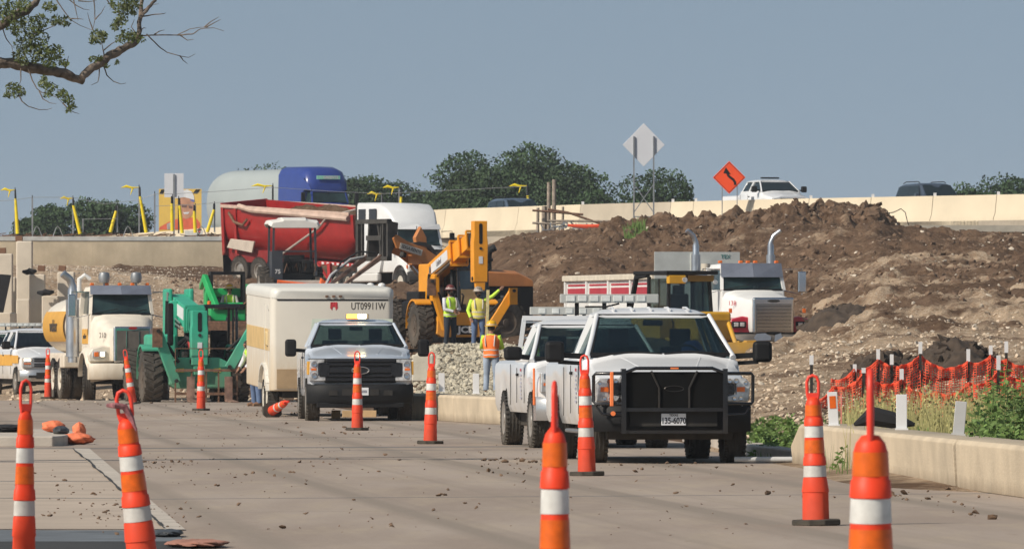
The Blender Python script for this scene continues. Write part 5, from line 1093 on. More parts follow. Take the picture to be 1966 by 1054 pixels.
MB().tube([(-1.1,.3,.98),(0,-.02,.98),(1.1,.3,.98)],.03,6).build('bumper_edge',black,fr); txt('138',.18,decr,fr,(-.80,1.15,1.83),(PI/2,0,-PI/2+.62)); MB().rng(-.72,-.42,2.12,2.13,2.28,2.45).build('windshield_card',mat('pale_card',(.3,.5,.5),.6),fr)
tr=thing('dump_trailer','white dump trailer with red stripes behind the tractor with red fenders','dump trailer',(X(1338,229),229,.8),R(15.5))
wt_=whitefar; mb=MB(); hw=1.25
mb.rng(-hw,-hw+.08,0,9.4,1.2,2.62); mb.rng(hw-.08,hw,0,9.4,1.2,2.62); mb.rng(-hw,hw,0,9.4,1.1,1.25); mb.rng(-hw,hw,9.3,9.4,1.2,2.6); mb.rng(-hw,hw,.0,.1,1.2,3.3); mb.build('dump_body',wt_,tr)
for y in (.1,2.3,4.6,6.9,9.2): [MB().rng(a_,a_+.07,y,y+.14,1.15,2.6).build('side_rib',wt_,tr) for a_ in (-hw-.07,hw)]
[MB().rng(a_,a_+.16,-.0,9.45,2.55,2.72).build('top_rail',mat('rail_cream',(.60,.54,.44),.7,var=.15),tr,bevel=.02) for a_ in (-hw-.1,hw-.06)]
MB().rng(-hw-.03,hw+.03,-.03,.0,2.5,3.34).rng(-.2,-.12,-.08,-.03,1.3,3.3).build('headboard',mat('headboard_grey',(.52,.54,.52),.6,var=.1),tr); MB().lathe([(.13,2.55),(.13,3.0),(.001,3.0)],c=(.2,-.2,0),n=12).build('canister',mat('rail_cream',(0,0,0)),tr)
txt('TEX',.16,mat('decal_teal',(.02,.2,.18),.5),tr,(.85,-.04,3.2)); 
mb=MB()
for y0 in (.24,2.44,4.74,7.04):
    mb.rng(-hw-.012,-hw+.0,y0,y0+2.06 if y0<7 else y0+2.1,2.05,2.34); mb.rng(-hw-.012,-hw,y0,y0+2.06,2.40,2.46)
mb.build('red_stripe',mat('stripe_red',(.42,.04,.06),.5,var=.1),tr)
for y in (7.2,8.5): 
    for sd in (-1,1): wheel(tr,sd*1.0,y,.5,.27,rm=rim,rr=.56,dual=1)
MB().rng(-.5,.5,.3,9.2,.85,1.1).build('frame',dark,tr)
# tractor of the red trailer
wtk=bigtruck('semi_tractor','white sleeper tractor with a tall rounded roof pulling the red dump trailer',838,334,3.55,25,dict(paint=mat('white_cab',(.72,.73,.73),.35,var=.04,dirt=(.5,.45,.38),dz=(.8,2),damt=.4),rear=(6.6,7.9),L=9,zr=2.98,wz0=2.08,cw=1.06,yh=1.75,gs=dark,bumper=dark,mm=black,stacks=(),visor=.1,vm=mat('white_cab',(0,0,0)),lamps=(),wr=.52,gw=.62,yb=3.2,hz=1.15))
rings=[]
pc=mat('white_cab',(0,0,0))
for y,hw,zt in ((1.95,.85,2.92),(2.1,.98,3.1),(2.5,1.10,3.55),(3.2,1.2,3.86),(4.2,1.24,3.92),(5.5,1.24,3.95)):
    zb_=2.9 if y<3.15 else .95
    h=[(0,zt),(hw*.9,zt-.02),(hw*.98,zt-.07),(hw,zt-.18),(hw,(zt+zb_)/2),(hw,zb_)]; rings.append([Vector((x,y,q)) for x,q in h]+[Vector((-x,y,q)) for x,q in h[:0:-1]])
MB().loft(rings).build('roof_fairing',pc,wtk,smooth=45)
MB().rng(-1.27,-1.20,5.4,5.52,.9,3.9).rng(-1.1,1.1,5.50,5.54,1.,3.6).build('rear_edge',dark,wtk)
for y in (3.4,4.5): MB().rng(-1.262,-1.235,y,y+.75,3.1,3.65).build('sleeper_window',blackg,wtk,bevel=.04)
MB().rng(-1.29,-1.0,3.3,5.9,.55,.95).build('fuel_tank',pc,wtk,bevel=.1); 
mb=MB(); mb.cyl((-.3,1.4,2.2),(-.3,1.35,2.9),.015); mb.build('antenna',black,wtk)
MB().rng(-1.2,-.9,.35,.42,1.1,1.25).build('turn_lamp',amberl,wtk)
# red dump trailer
rd=thing('dump_trailer','red half round dump trailer loaded with dirt behind the white sleeper tractor','dump trailer',(X(727,341.5),341.5,3.80),R(39),rx=R(3.0),ry=R(-5))
rings=[]
for y,k,zt in ((0,.55,3.32),(.35,.8,3.32),(.9,1,3.32),(4.5,1,3.38),(9.3,1,3.44)):
    zbm=1.15+(1-k)*1.6
    o_=[(1.25,zt),(1.25,zt-.25),(1.24,zt-.9)]+[(1.24*math.cos(a),max(zbm,zt-.9)-(max(zbm,zt-.9)-zbm)*math.sin(a)) for a in np.linspace(.15,PI/2,7)]
    i_=[(x*.93,z+.08 if n>2 else z) for n,(x,z) in enumerate(o_)]
    out=[(x,z) for x,z in o_]+[(-x,z) for x,z in o_[-2::-1]]; inn=[(x,z) for x,z in i_]+[(-x,z) for x,z in i_[-2::-1]]
    rings.append([Vector((x,y,z)) for x,z in out]+[Vector((x,y,z)) for x,z in inn[::-1]])
MB().loft(rings).build('tub',redp,rd,smooth=40)
MB().rng(-1.1,1.1,-.02,.06,2.0,3.32).build('front_wall',redp,rd); MB().rng(-1.27,1.27,9.25,9.36,1.2,3.48).build('tailgate',redp,rd,bevel=.02)
for y in (9.1,8.2): MB().rng(-1.32,-1.24,y,y+.16,1.3,3.4).build('side_post',redp,rd)
[MB().rng(a_,a_+.11,.2,9.3,3.28,3.42).build('top_rail',tan,rd,bevel=.02) for a_ in (-1.33,1.22)]
rl=MB().tube([(-1.36,7.9,3.40),(-1.36,7.0,3.26),(-1.36,0.2,3.16)],.12,8).build('rolled_tarp',tan,rd); MB().tube([(-1.4,8.6,3.1),(-1.42,8.2,2.7),(-1.42,7.6,2.6),(-1.4,7.3,2.85)],.06,6).build('tarp_bracket',rust,rd)
MB().tube([(-1.40,5.2,1.3),(-1.42,2.2,2.7),(-1.40,1.6,3.2),(-.3,.2,3.6),(.9,-.6,3.5)],.05,7).build('tarp_arm',mat('grey_arm',(.38,.33,.29),.6),rd)
V,Fq=mound(0,3.7,1.15,3.2,.62,4.4,2.85,30); MB().add(V,Fq).build('dirt_load',earth,rd,smooth=60)
MB().prism([(8.9,1.55),(8.6,1.95),(6.9,1.9),(7.1,1.4)],'x',-1.36,-1.27).build('side_plate',mat('tan_plate',(.50,.43,.36),.7,var=.1),rd,bevel=.02)
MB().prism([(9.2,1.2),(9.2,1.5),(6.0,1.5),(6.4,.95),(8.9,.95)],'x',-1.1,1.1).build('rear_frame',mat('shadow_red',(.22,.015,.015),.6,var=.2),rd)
MB().rng(-.5,.5,.2,7.5,.98,1.14).build('frame',mat('frame_red',(.42,.03,.03),.5),rd,bevel=.02)
mb=MB()
for k in range(9): mb.rng(-.515,-.50,.3+k*.35,.46+k*.35,1.02,1.11)
mb.build('reflective_tape',wp,rd)
MB().bar((-.75,3.2,1.05),(-.75,2.4,.3),.08).bar((-.75,1.6,1.05),(-.75,2.4,.3),.08).rng(-.82,-.68,2.3,2.5,.0,1.1).build('landing_leg',mat('frame_red',(0,0,0)),rd); MB().rng(.68,.82,2.3,2.5,.0,1.1).build('landing_leg',mat('frame_red',(0,0,0)),rd)
for y in (6.9,8.3):
    for sd in (-1,1): wheel(rd,sd*1.02,y,.60,.3,rm=rim,rr=.55,dual=1,z=.60,tm=mudrub)
MB().rng(-1.25,-.55,9.3,9.34,.35,1.2).build('mud_flap',black,rd)
# blue tractor with pale tank trailer on the highway
bt=bigtruck('semi_tractor','blue sleeper tractor with a green and white sign on the highway',662,412,DK,26,dict(paint=blue,cw=1.05,zr=2.95,wz0=2.2,gw=.6,rear=(6.6,7.9),L=9,gs=chrome,bumper=blue,lamps=(-.8,-.2,0,.2,.8),yh=1.8,yb=3.2,mm=black))
rings=[]
for y,hw,zt in ((2.0,1.02,3.0),(2.1,1.08,3.5),(2.5,1.18,3.98),(3.2,1.24,4.12),(5.6,1.25,4.15)):
    zb_=2.88 if y<3.15 else .95
    h=[(0,zt),(hw*.62,zt-.02),(hw*.86,zt-.16),(hw*.98,zt-.45),(hw,(zt+zb_)/2),(hw,zb_)]; rings.append([Vector((x,y,q)) for x,q in h]+[Vector((-x,y,q)) for x,q in h[:0:-1]])
MB().loft(rings).build('roof_fairing',blue,bt,smooth=50)
sb=MB().rng(-.66,.66,2.01,2.05,3.43,3.62).build('sign_board',mat('board_green',(.30,.66,.50),.5,var=.2),bt); txt('GREENTS',.2,wp,sb,(.12,2.0,3.525),off=.008,sx=1.0)
tk=thing('tank_trailer','pale grey tank trailer with rounded end behind the blue tractor','tank trailer',(X(606,419),419,DK),R(34))
rings=[]
for y,k in [(0,.9),(.05,1)]+[(y,1) for y in (3,5,7.4)]+[(7.4+2.6*math.sin(a),math.cos(a)**.8) for a in np.linspace(.15,1.5,9)]:
    rings.append([Vector((1.3*k*math.copysign(abs(math.cos(a))**.7,math.cos(a)),y,2.35+1.78*k*math.copysign(abs(math.sin(a))**.8,math.sin(a)))) for a in np.linspace(0,2*PI,36,endpoint=False)])
MB().loft(rings).build('tank',mat('tank_grey',(.34,.38,.38),.4,var=.06,scale=.4),tk,smooth=60)
MB().tube([(-1.34,.9,1.8),(-1.36,1.4,2.4),(-1.34,1.2,3.2)],.07,6).tube([(-1.34,.8,1.8),(-1.34,.85,3.1)],.05,6).bar((-1.36,.8,2.3),(-1.36,1.4,2.3),.05).build('ladder',dark,tk)
mb=MB()
for k in range(16): mb.rng(-1.33,-1.31,.4+k*.6,.6+k*.6,.85,.95)
mb.build('reflective_tape',decr,tk); MB().rng(-1.3,1.3,.2,11,.6,.95).build('frame',mat('tank_frame_grey',(.4,.4,.38),.6),tk)
for y in (8.5,9.8):
    for sd in (-1,1): wheel(tk,sd*1.0,y,.52,.27)
# white box trailer
bx=thing('box_trailer','white enclosed box trailer numbered UT09911W behind the silver pickup','trailer',(X(638,164.5),164.5,.0),R(6.3),rx=R(1.1))
rings=[]
def rrect(hw,z0,z1,r=.14,rb=.03,n=5):
    pts=[]
    for cx,cz,rr_,a0 in ((hw-r,z1-r,r,0),(-(hw-r),z1-r,r,PI/2),(-(hw-rb),z0+rb,rb,PI),(hw-rb,z0+rb,rb,1.5*PI)):
        for k in range(n+1): a=a0+PI/2*k/n; pts.append((cx+rr_*math.cos(a),cz+rr_*math.sin(a)))
    return pts
for y,hw,dz in ((.0,1.16,.10),(.03,1.22,.05),(.12,1.265,.012),(.25,1.275,0),(6.5,1.275,0)):
    rings.append([Vector((x,y,z)) for x,z in rrect(hw,.52+dz*.3,2.66-dz,.17)])
MB().loft(rings).build('box_body',chalk,bx,smooth=40)
MB().rng(-1.15,1.15,-.012,.002,2.395,2.42).build('black_trim',black,bx)
cap=MB().loft([[Vector((x,y,z)) for x,z in rrect(hw,2.425,2.67-dz,.13)] for y,hw,dz in ((-.02,1.17,.08),(.05,1.25,.03),(.25,1.29,0),(6.55,1.29,0))]).build('roof_cap',mat('cap_white',(.66,.65,.60),.4,var=.05),bx,smooth=45)
for x in (-.12,.02,.16): MB().rng(x-.03,x+.03,-.05,-.02,2.46,2.50).build('clearance_lamp',rust,bx)
txt('UT09911W',.205,mk,bx,(.74,-.0025,2.27),sx=.72,depth=.001,off=.002)
lg=MB(); lg.prism([(-.04,2.36),(.10,2.36),(.11,2.24),(.07,2.19),(.055,2.26),(.005,2.26),(-.01,2.19),(-.05,2.24)],'y',-.005,-.001).build('logo',mat('logo_red',(.5,.04,.05),.5,var=.4,scale=25),bx)
MB().rng(-1.15,1.1,-.012,.0,.58,.98).build('stone_guard',mat('tan_metal',(.40,.28,.16),.5,var=.15),bx)
MB().rng(-1.283,-1.27,.35,6.4,1.35,1.8).build('amber_band',mat('faded_amber',(.58,.40,.17),.6,var=.12),bx)
MB().rng(-1.29,-1.27,.5,.55,.6,2.3).rng(-1.29,-1.27,1.5,1.55,.6,2.3).rng(-1.31,-1.27,.48,.6,2.2,2.28).build('door_frame',mat('cap_white',(0,0,0)),bx); MB().rng(-1.33,-1.27,.55,1.0,1.45,1.75).build('latch_box',mat('pale_amber',(.6,.45,.22),.6),bx,bevel=.03)
fd=[Vector((-1.30,3+.9*math.cos(a)*1.1-1.6,.52+.55*math.sin(a))) for a in np.linspace(0,PI,12)]; mb=MB()
for a_,b2 in zip(fd[:-1],fd[1:]): mb.bar(a_,b2,.1,.05)
mb.build('wheel_arch',mat('cap_white',(0,0,0)),bx)
for y in (.9,1.85):
    for sd in (-1,1): wheel(bx,sd*1.17,y,.36,.24,rm=rimw)
MB().rng(-1.0,1.1,.2,6,.38,.55).build('frame',dark,bx)
# ================= people
def person(lab,loc,rz,P_=None,H=1.78,hat=hatw,top=shirt,vest=hivis,legs=denim,seated=False,sleeve=None,group=None,beard=False):
    t=thing('person',lab,'person',loc,rz,group); k=H/1.78; P_=P_ or {}
    J=dict(pel=(0,0,.94),sp=(0,.0,1.12),ch=(0,0.0,1.34),nk=(0,.01,1.49),hd=(0,-.015,1.63))
    for sd,s in ((-1,'r'),(1,'l')):
        J.update({'sh'+s:(sd*.19,0,1.42),'el'+s:(sd*.26,.02,1.14),'wr'+s:(sd*.27,-.06,.90),'hp'+s:(sd*.10,0,.90),'kn'+s:(sd*.12,-.02,.50),'an'+s:(sd*.13,.02,.09),'to'+s:(sd*.14,-.16,.04)})
    J.update(P_); J={a:Vector(b)*k for a,b in J.items()}
    # body skin skeleton
    V=[];E=[];Rr=[]; idx={}
    def v(n,p,r): V.append(tuple(p));Rr.append(r*k);idx[n]=len(V)-1;return len(V)-1
    def e(a,b): E.append((idx[a],idx[b]))
    for n,r in (('pel',.135),('sp',.12),('ch',.14),('nk',.055)): v(n,J[n],r)
    e('pel','sp');e('sp','ch');e('ch','nk')
    for s in 'rl':
        for n,r in (('sh',.06),('el',.043),('wr',.028),('hp',.085),('kn',.058),('an',.04),('to',.035)): v(n+s,J[n+s],r)
        e('ch','sh'+s);e('sh'+s,'el'+s);e('el'+s,'wr'+s);e('pel','hp'+s);e('hp'+s,'kn'+s);e('kn'+s,'an'+s);e('an'+s,'to'+s)
        w_=J['wr'+s]; dr=(w_-J['el'+s]).normalized(); sdv=dr.cross(Vector((0,1,0.01))).normalized(); 
        pm_=w_+dr*.05*k; v('pm'+s,pm_,.036); e('wr'+s,'pm'+s)
        for q,(off,ln) in enumerate(((-.03,.075),(-.01,.085),(.01,.08),(.03,.065))):
            a=pm_+dr*.045*k+sdv*off*k; b=a+dr*ln*.55*k+Vector((0,-.008,0)); c=b+(dr*.4+Vector((0,-.5,-.1)))*ln*.5*k
            v('f%d'%q+s,a,.011);v('g%d'%q+s,b,.0095);v('h%d'%q+s,c,.008); e('pm'+s,'f%d'%q+s);e('f%d'%q+s,'g%d'%q+s);e('g%d'%q+s,'h%d'%q+s)
        a=w_+dr*.04*k-sdv*.045*k; v('t0'+s,a,.012); v('t1'+s,a+dr*.035*k-sdv*.015*k+Vector((0,-.02,0)),.010); e('wr'+s,'t0'+s); e('t0'+s,'t1'+s)
    v('hd0',J['nk'].lerp(J['hd'],.35),.06); v('hd1',J['hd']+Vector((0,-.01,-.02)),.083); v('hd2',J['hd']+Vector((0,.005,.06)),.078); v('hd3',J['hd']+Vector((0,.01,.10)),.05); e('nk','hd0');e('hd0','hd1');e('hd1','hd2');e('hd2','hd3')
    v('ns',J['hd']+Vector((0,-.085,-.02)),.022); e('hd1','ns')
    me=bpy.data.meshes.new('body'); me.from_pydata(V,E,[]); me.materials.append(skin); o=link(bpy.data.objects.new('body',me)); o.parent=t
    m_=o.modifiers.new('skin','SKIN'); ly=me.skin_vertices[0] if len(me.skin_vertices) else None
    if ly is None:
        bpy.context.view_layer.objects.active=o; o.select_set(True); bpy.ops.object.modifier_remove(modifier='skin'); bpy.ops.object.modifier_add(type='SKIN'); ly=me.skin_vertices[0]
    for i,r in enumerate(Rr): ly.data[i].radius=(r,r); ly.data[i].use_root=(i==0)
    sb_=o.modifiers.new('sub','SUBSURF'); sb_.levels=1; sb_.render_levels=1
    # clothing: torso shell, sleeves, trousers
    def torso(z0,z1,gr,m,nm,open_=False,b0=0,ex=1.0):
        rings=[]
        a=J['pel'];b=J['sp'];c=J['ch'];dn=J['nk']
        cl_=[a+Vector((0,0,-.05)),a,b,c,c.lerp(dn,.55),dn]; rx=[.175,.175,.165,.205,.16,.075]; ry=[.125,.13,.12,.135,.10,.07]
        for tt_ in np.linspace(z0,z1,9):
            i=min(4,int(tt_)); f=tt_-i; p=cl_[i].lerp(cl_[i+1],f); x_=((rx[i]*(1-f)+rx[i+1]*f)+gr)*k*ex; y_=((ry[i]*(1-f)+ry[i+1]*f)+gr)*k*ex
            rings.append([p+Vector((x_*math.copysign(abs(math.cos(q))**.85,math.cos(q)),y_*math.sin(q),.006*math.sin(5*q))) for q in np.linspace(0,2*PI,22,endpoint=False)])
        return MB().loft(rings).build(nm,m,t,smooth=60)
    def limb(pts,rs,m,nm): return MB().tube([p for p in pts],[r*k for r in rs],12).build(nm,m,t,smooth=70)
    torso(-0.0,4.9,.0,top,'shirt')
    slv=sleeve or top
    for s in 'rl':
        limb([J['sh'+s]*.75+J['ch']*.25,J['sh'+s],J['sh'+s].lerp(J['el'+s],.5),J['el'+s],J['el'+s].lerp(J['wr'+s],.55),J['el'+s].lerp(J['wr'+s],.93)],[.06,.068,.060,.054,.048,.042],slv,'sleeve')
    mb=MB()
    for s in 'rl':
        hp_,kn,an=J['hp'+s],J['kn'+s],J['an'+s]
        mb.tube([hp_.lerp(J['pel'],.35)+Vector((0,0,.06)),hp_,hp_.lerp(kn,.5),kn,kn.lerp(an,.5),kn.lerp(an,.9),kn.lerp(an,1.02)],[r*k for r in (.10,.108,.094,.076,.070,.070,.072)],14)
        d_=J['to'+s]-an; b_=MB(); b_.loft([[an+Vector((math.cos(q)*.05*k,math.sin(q)*.05*k,.03)) for q in np.linspace(0,2*PI,10,endpoint=False)],[an+Vector((math.cos(q)*.052*k,math.sin(q)*.06*k,-.03*k)) for q in np.linspace(0,2*PI,10,endpoint=False)],[an+d_*.3+Vector((math.cos(q)*.056*k,math.sin(q)*.13*k,-.085*k)) for q in np.linspace(0,2*PI,10,endpoint=False)]]); b_.tube([an+Vector((0,.03,-.045*k)),an+d_*.5+Vector((0,0,-.03*k)),J['to'+s]+Vector((0,0,.0))],[.05*k,.05*k,.038*k],8); b_.build('boot',boot,t,smooth=60)
    mb.build('trousers',legs,t,smooth=70)
    if vest:
        vs_=torso(.25,4.62,.026,vest,'vest')
        for a,b in ((1.05,1.22),(1.75,1.92)): torso(a,b,.031,tape,'reflective_stripe').parent=vs_
        for sd in (-1,1):
            m3=MB()
            for yy in (-1,1):
                c=J['ch']; m3.tube([c+Vector((sd*.11,yy*.163,-.16))*k,c+Vector((sd*.12,yy*.158,0))*k,c+Vector((sd*.12,yy*.10,.115))*k],[.018*k,.018*k,.016*k],6)
            m3.build('reflective_stripe',tape,vs_)
    # head details
    hd=J['hd']; mb=MB()
    for sd in (-1,1): mb.lathe([(.001,-.008),(.011,-.004),(.011,.004),(.001,.008)],ax='y',n=8,c=tuple(hd+Vector((sd*.032,-.078,.012))*k))
    mb.build('eyes',black,t); MB().tube([hd+Vector((-.028,-.078,-.062))*k,hd+Vector((0,-.086,-.064))*k,hd+Vector((.028,-.078,-.062))*k],.006,5).build('mouth',mat('lips',(.22,.07,.05),.6),t)
    mb=MB()
    for sd in (-1,1): mb.lathe([(.001,-.01),(.022,-.008),(.026,0),(.022,.008),(.001,.01)],ax='x',n=8,c=tuple(hd+Vector((sd*.084,.01,0))*k))
    mb.build('ears',skin,t)
    MB().lathe([(.085*k,-.05*k),(.096*k,.0),(.094*k,.06*k),(.06*k,.1*k),(.001,.12*k)],c=tuple(hd+Vector((0,.022,.01))*k),n=14).build('hair',hair,t,smooth=70)
    if beard: MB().lathe([(.001,-.055*k),(.05*k,-.045*k),(.07*k,0),(.066*k,.03*k),(.001,.03*k)],c=tuple(hd+Vector((0,-.028,-.06))*k),n=12).build('beard',hair,t,smooth=70)
    if hat:
        q=MB().lathe([(.175*k,.0),(.178*k,.012*k),(.135*k,.022*k),(.128*k,.07*k),(.10*k,.125*k),(.05*k,.15*k),(.001,.156*k)],c=tuple(hd+Vector((0,.0,.05))*k),n=20).tube([hd+Vector((0,-.11,.13))*k,hd+Vector((0,-.04,.195))*k,hd+Vector((0,.06,.2))*k,hd+Vector((0,.115,.13))*k],.014*k,6).build('hard_hat',hat,t,smooth=60)
        MB().lathe([(.1345*k,.030*k),(.1315*k,.055*k)],c=tuple(hd+Vector((0,0,.05))*k),n=20,caps=False).build('hat_band',tape,q)
    return t
# ================= machines
def telehandler(lab,px,d,z,yaw,o,catg='telehandler'):
    t=thing('telehandler',lab,catg,(X(px,d),d,z),R(yaw)); g=o.get; c=g('c'); xb=g('xb',0); wr=g('wr',.66); tw=g('tw',1.05); dk=g('dk',c)
    for sd in (-1,1):
        for y in (.75,3.9): wheel(t,sd*tw,y,wr,.46,tm=mudrub,rm=g('rim',mat('muddy_rim',(.09,.068,.05),.8,var=.3)),rr=.52,lug=True)
    MB().rng(-.55,.55,.25,4.9,.55,1.0).rng(-.9,.9,.6,.9,.5,.8).rng(-.9,.9,3.75,4.05,.5,.8).build('chassis',dark,t)
    nz0,nz1=g('nose',(.35,1.15)); nm_=MB().prism([(-.75,nz0+.1),(-.6,nz0),(.75,nz0),(.9,nz0+.1),(.85,nz1-.15),(.55,nz1),(-.5,nz1),(-.72,nz1-.15)],'y',.02,.35).build('nose_plate',c,t,bevel=.03)
    MB().rng(-1.0,-.35,1.4,3.2,.85,1.75 if not g('glassed') else 1.4).build('engine_cover',dk,t,bevel=.08); MB().rng(-.35,.35,3.6,5.0,1.0,1.7).build('rear_frame',dk,t,bevel=.05)
    # fenders
    for sd in (-1,1):
        mb=MB(); pr=[]
        for a in np.linspace(1.0,PI*1.03,10): pr.append(Vector((sd*(tw),.75-(wr+.10)*math.cos(a),wr+(wr+.10)*math.sin(a))))
        rings=[[p+Vector((-.27,0,-.02)),p+Vector((-.27,0,.03)),p+Vector((.22,0,.03)),p+Vector((.22,0,-.02))] for p in pr]; mb.loft(rings); 
        mb.build('fender',c,t,bevel=.01)
    # boom
    zr,zf,yf=g('zr'),g('zf'),g('yf'); a=Vector((xb,4.3,zr)); e=Vector((xb,yf,zf)); dv=(e-a).normalized(); Ln=(e-a).length
    def at(s): return a+dv*s
    h0=g('bh',.58); w0=g('bw',.42); k1=g('k',(.62,.76,.88))
    bo=MB().bar(at(0),at(Ln*k1[0]),w0,h0).build('boom',c,t,bevel=.02)
    for i,(s0,s1,sc_) in enumerate(((k1[0]-.05,k1[1],.84),(k1[1]-.05,k1[2],.70),(k1[2]-.05,1,.56))): MB().bar(at(Ln*s0),at(Ln*s1),w0*sc_,h0*sc_).build('boom_section',c if i!=2 else dark,t,bevel=.015)
    for s_,sc_ in ((k1[0],1.0),(k1[1],.88),(k1[2],.76)):
        p0=at(Ln*s_); upv=Vector((0,-dv.z,dv.y))*-1; upv=upv if upv.z>0 else -upv; H2=h0*sc_*.56; W2=w0*sc_*.58; m2=MB()
        for sx in (-1,1): m2.bar(p0+Vector((sx*W2,0,0))-upv*H2,p0+Vector((sx*W2,0,0))+upv*H2,.05,.09)
        m2.bar(p0-Vector((W2,0,0))+upv*H2,p0+Vector((W2,0,0))+upv*H2,.07,.07); m2.bar(p0-Vector((W2,0,0))-upv*H2,p0+Vector((W2,0,0))-upv*H2,.07,.07); m2.build('boom_collar',c,bo,bevel=.008)
    MB().rng(xb-.34,xb-.22,3.5,4.6,1.1,zr+.42).rng(xb+.22,xb+.34,3.5,4.6,1.1,zr+.42).rng(xb-.4,xb-.2,2.6,3.6,1.3,zr+.1).build('boom_pivot',c,t,bevel=.04)
    if g('label'): 
        lb=g('label'); mid=at(Ln*(k1[0]*.55)); an=math.atan2(dv.z,-dv.y)
        q=MB().box((0,0,0),(.012,Ln*k1[0]*.62,.30)).build('label_plate',mat('label_white',(.66,.67,.68),.5,var=.06),t); q.location=mid+Vector((-w0/2-.008,0,.06)); q.rotation_euler=(-an,0,0)
        if lb is not True: txt(lb,.26,mat('label_grey',(.16,.15,.17),.6),q,(-.01,0,0),(PI/2,0,-PI/2),off=.004,sx=.8)
    # head hanging at the end
    hz0,hz1=g('head'); hy=yf-.12; hw=g('hw',.2)
    hd=MB().prism([(xb-hw,hz1),(xb+hw,hz1),(xb+hw,hz0+.75*(hz1-hz0)),(xb+hw*1.1,hz0+.65*(hz1-hz0)),(xb+hw*1.05,hz0),(xb-hw*1.05,hz0),(xb-hw*1.1,hz0+.65*(hz1-hz0)),(xb-hw,hz0+.75*(hz1-hz0))],'y',hy-.12,hy+.25).build('boom_head',c,t,bevel=.02)
    zc_=hz0+.79*(hz1-hz0); sl=.14*(hz1-hz0); MB().add([(xb+.055*math.cos(q),hy-.128,zc_+(sl if math.sin(q)>0 else -sl)+.055*math.sin(q)) for q in np.linspace(0,2*PI,20,endpoint=False)],[list(range(20))]).build('slot',black,hd)
    MB().cyl((xb-hw-.04,hy,hz0+.1),(xb+hw+.04,hy,hz0+.1),.06).build('pin',dark,hd); MB().lathe([(.001,-.01),(.045,-.01),(.045,.01)],ax='y',c=(xb,hy-.13,hz0+.55*(hz1-hz0)),n=12).build('pin',dark,hd)
    MB().rng(xb-.06,xb+.06,hy-.135,hy-.122,hz0+.30*(hz1-hz0),hz0+.42*(hz1-hz0)).build('decal',mat('label_white',(0,0,0)),hd)
    MB().prism([(xb-.16,hz0+.05),(xb+.16,hz0+.05),(xb+.14,hz0-.25),(xb-.14,hz0-.25)],'y',hy-.1,hy+.08).build('coupler',c if not g('forks') else dk,t,bevel=.02)
    cy=MB(); cy.cyl((xb-.1,1.6,1.1),at(Ln*.45)-Vector((0,0,h0*.5)),.07).cyl((xb-.42,3.2,1.2),(xb-.42,3.0,zr+.1),.06); cy.build('hydraulic_ram',black,t); MB().cyl((xb-.42,3.02,zr-.2),(xb-.42,2.95,zr+.32),.035).build('ram_rod',chrome,t)
    for i_ in range(4): MB().tube([at(Ln*.1)+Vector((-w0/2-.04,0,-.1-.07*i_)),at(Ln*.35)+Vector((-w0/2-.07,0,-.16-.07*i_)),at(Ln*.6)+Vector((-w0/2-.05,0,-.20-.05*i_))],.02,5).build('hose',black if i_%2 else steel,t)
    for i_ in range(3): MB().tube([(-.5+.3*i_,.5,.95),(-.45+.3*i_,.25,1.35+.1*i_),(-.2+.2*i_,.6,1.6)],.03,5).build('hose',black,t)
    MB().rng(-.30,.30,.5,.9,1.0,1.3).cyl((-.35,.45,1.1),(.35,.45,1.1),.09).build('valve_block',dark,t)
    for sx_ in (-.45,.5): MB().rng(sx_-.09,sx_+.09,.008,.018,nz0+.42,nz0+.52).build('warning_decal',mat('decal_yellow',(.70,.55,.05),.5,var=.5,scale=20),t)
    MB().cyl((-tw+.2,.75,wr),(tw-.2,.75,wr),.14).cyl((-tw+.2,3.9,wr),(tw-.2,3.9,wr),.14).rng(-.25,.25,.55,.95,wr-.22,wr+.2).build('axle',dark,t)
    # stabiliser legs
    for (p,q_,ww) in g('legs'):
        m2=MB(); p=Vector(p);q_=Vector(q_); m2.bar(p,q_,.16,.26); m2.box(tuple(p+Vector((0,-.04,-.1))),(.3,.14,.5)) if 0 else None
        lg_=m2.build('stabiliser_leg',c,t,bevel=.02); MB().box(tuple(p+Vector((-.02,-.12,-.12))),(.26,.05,.5)).build('leg_plate',rust if p.x<0 else c,lg_); MB().cyl(p+Vector((0,-.2,.05)),p+Vector((0,.1,.05)),.05).build('pin',dark,lg_); MB().cyl(q_+Vector((0,-.18,.05)),q_+Vector((0,.1,.05)),.05).build('pin',dark,lg_)  # left plate's rust brown paints the shaded top of the leg
        MB().cyl(p.lerp(q_,.2)+Vector((-.14 if p.x>0 else .14,.05,.0)),p.lerp(q_,.75)+Vector((-.2 if p.x>0 else .2,.05,.2)),.045).build('hydraulic_ram',black,lg_)
    # cab
    x0,x1=g('cab',(.42,1.28)); zt=g('cabz',2.4); y0,y1=1.3,2.9; m2=MB()
    for x in (x0,x1):
        m2.bar((x,y0,.95),(x,y0+.12,zt),.07); m2.bar((x,y1,.95),(x,y1-.05,zt),.07); m2.bar((x,y0+.75,.95),(x,y0+.75,zt),.05)
    m2.rng(x0-.06,x1+.06,y0-.02,y1+.05,zt,zt+.10); m2.bar((x0,y0,1.0),(x1,y0,1.0),.08,.3); m2.build('cab_frame',blackg,t,bevel=.015)
    MB().rng(x0,x1,y0+.1,y1,.7,1.1).rng(x0+.2,x1-.15,y0+.75,y0+.95,1.1,1.85).build('cab_interior',black,t,bevel=.03); MB().tube([(x0+.45+.17*math.cos(q),y0+.35-.05*math.sin(q),1.42+.15*math.sin(q)) for q in np.linspace(0,2*PI,15)],.016,6).build('steering_wheel',black,t)
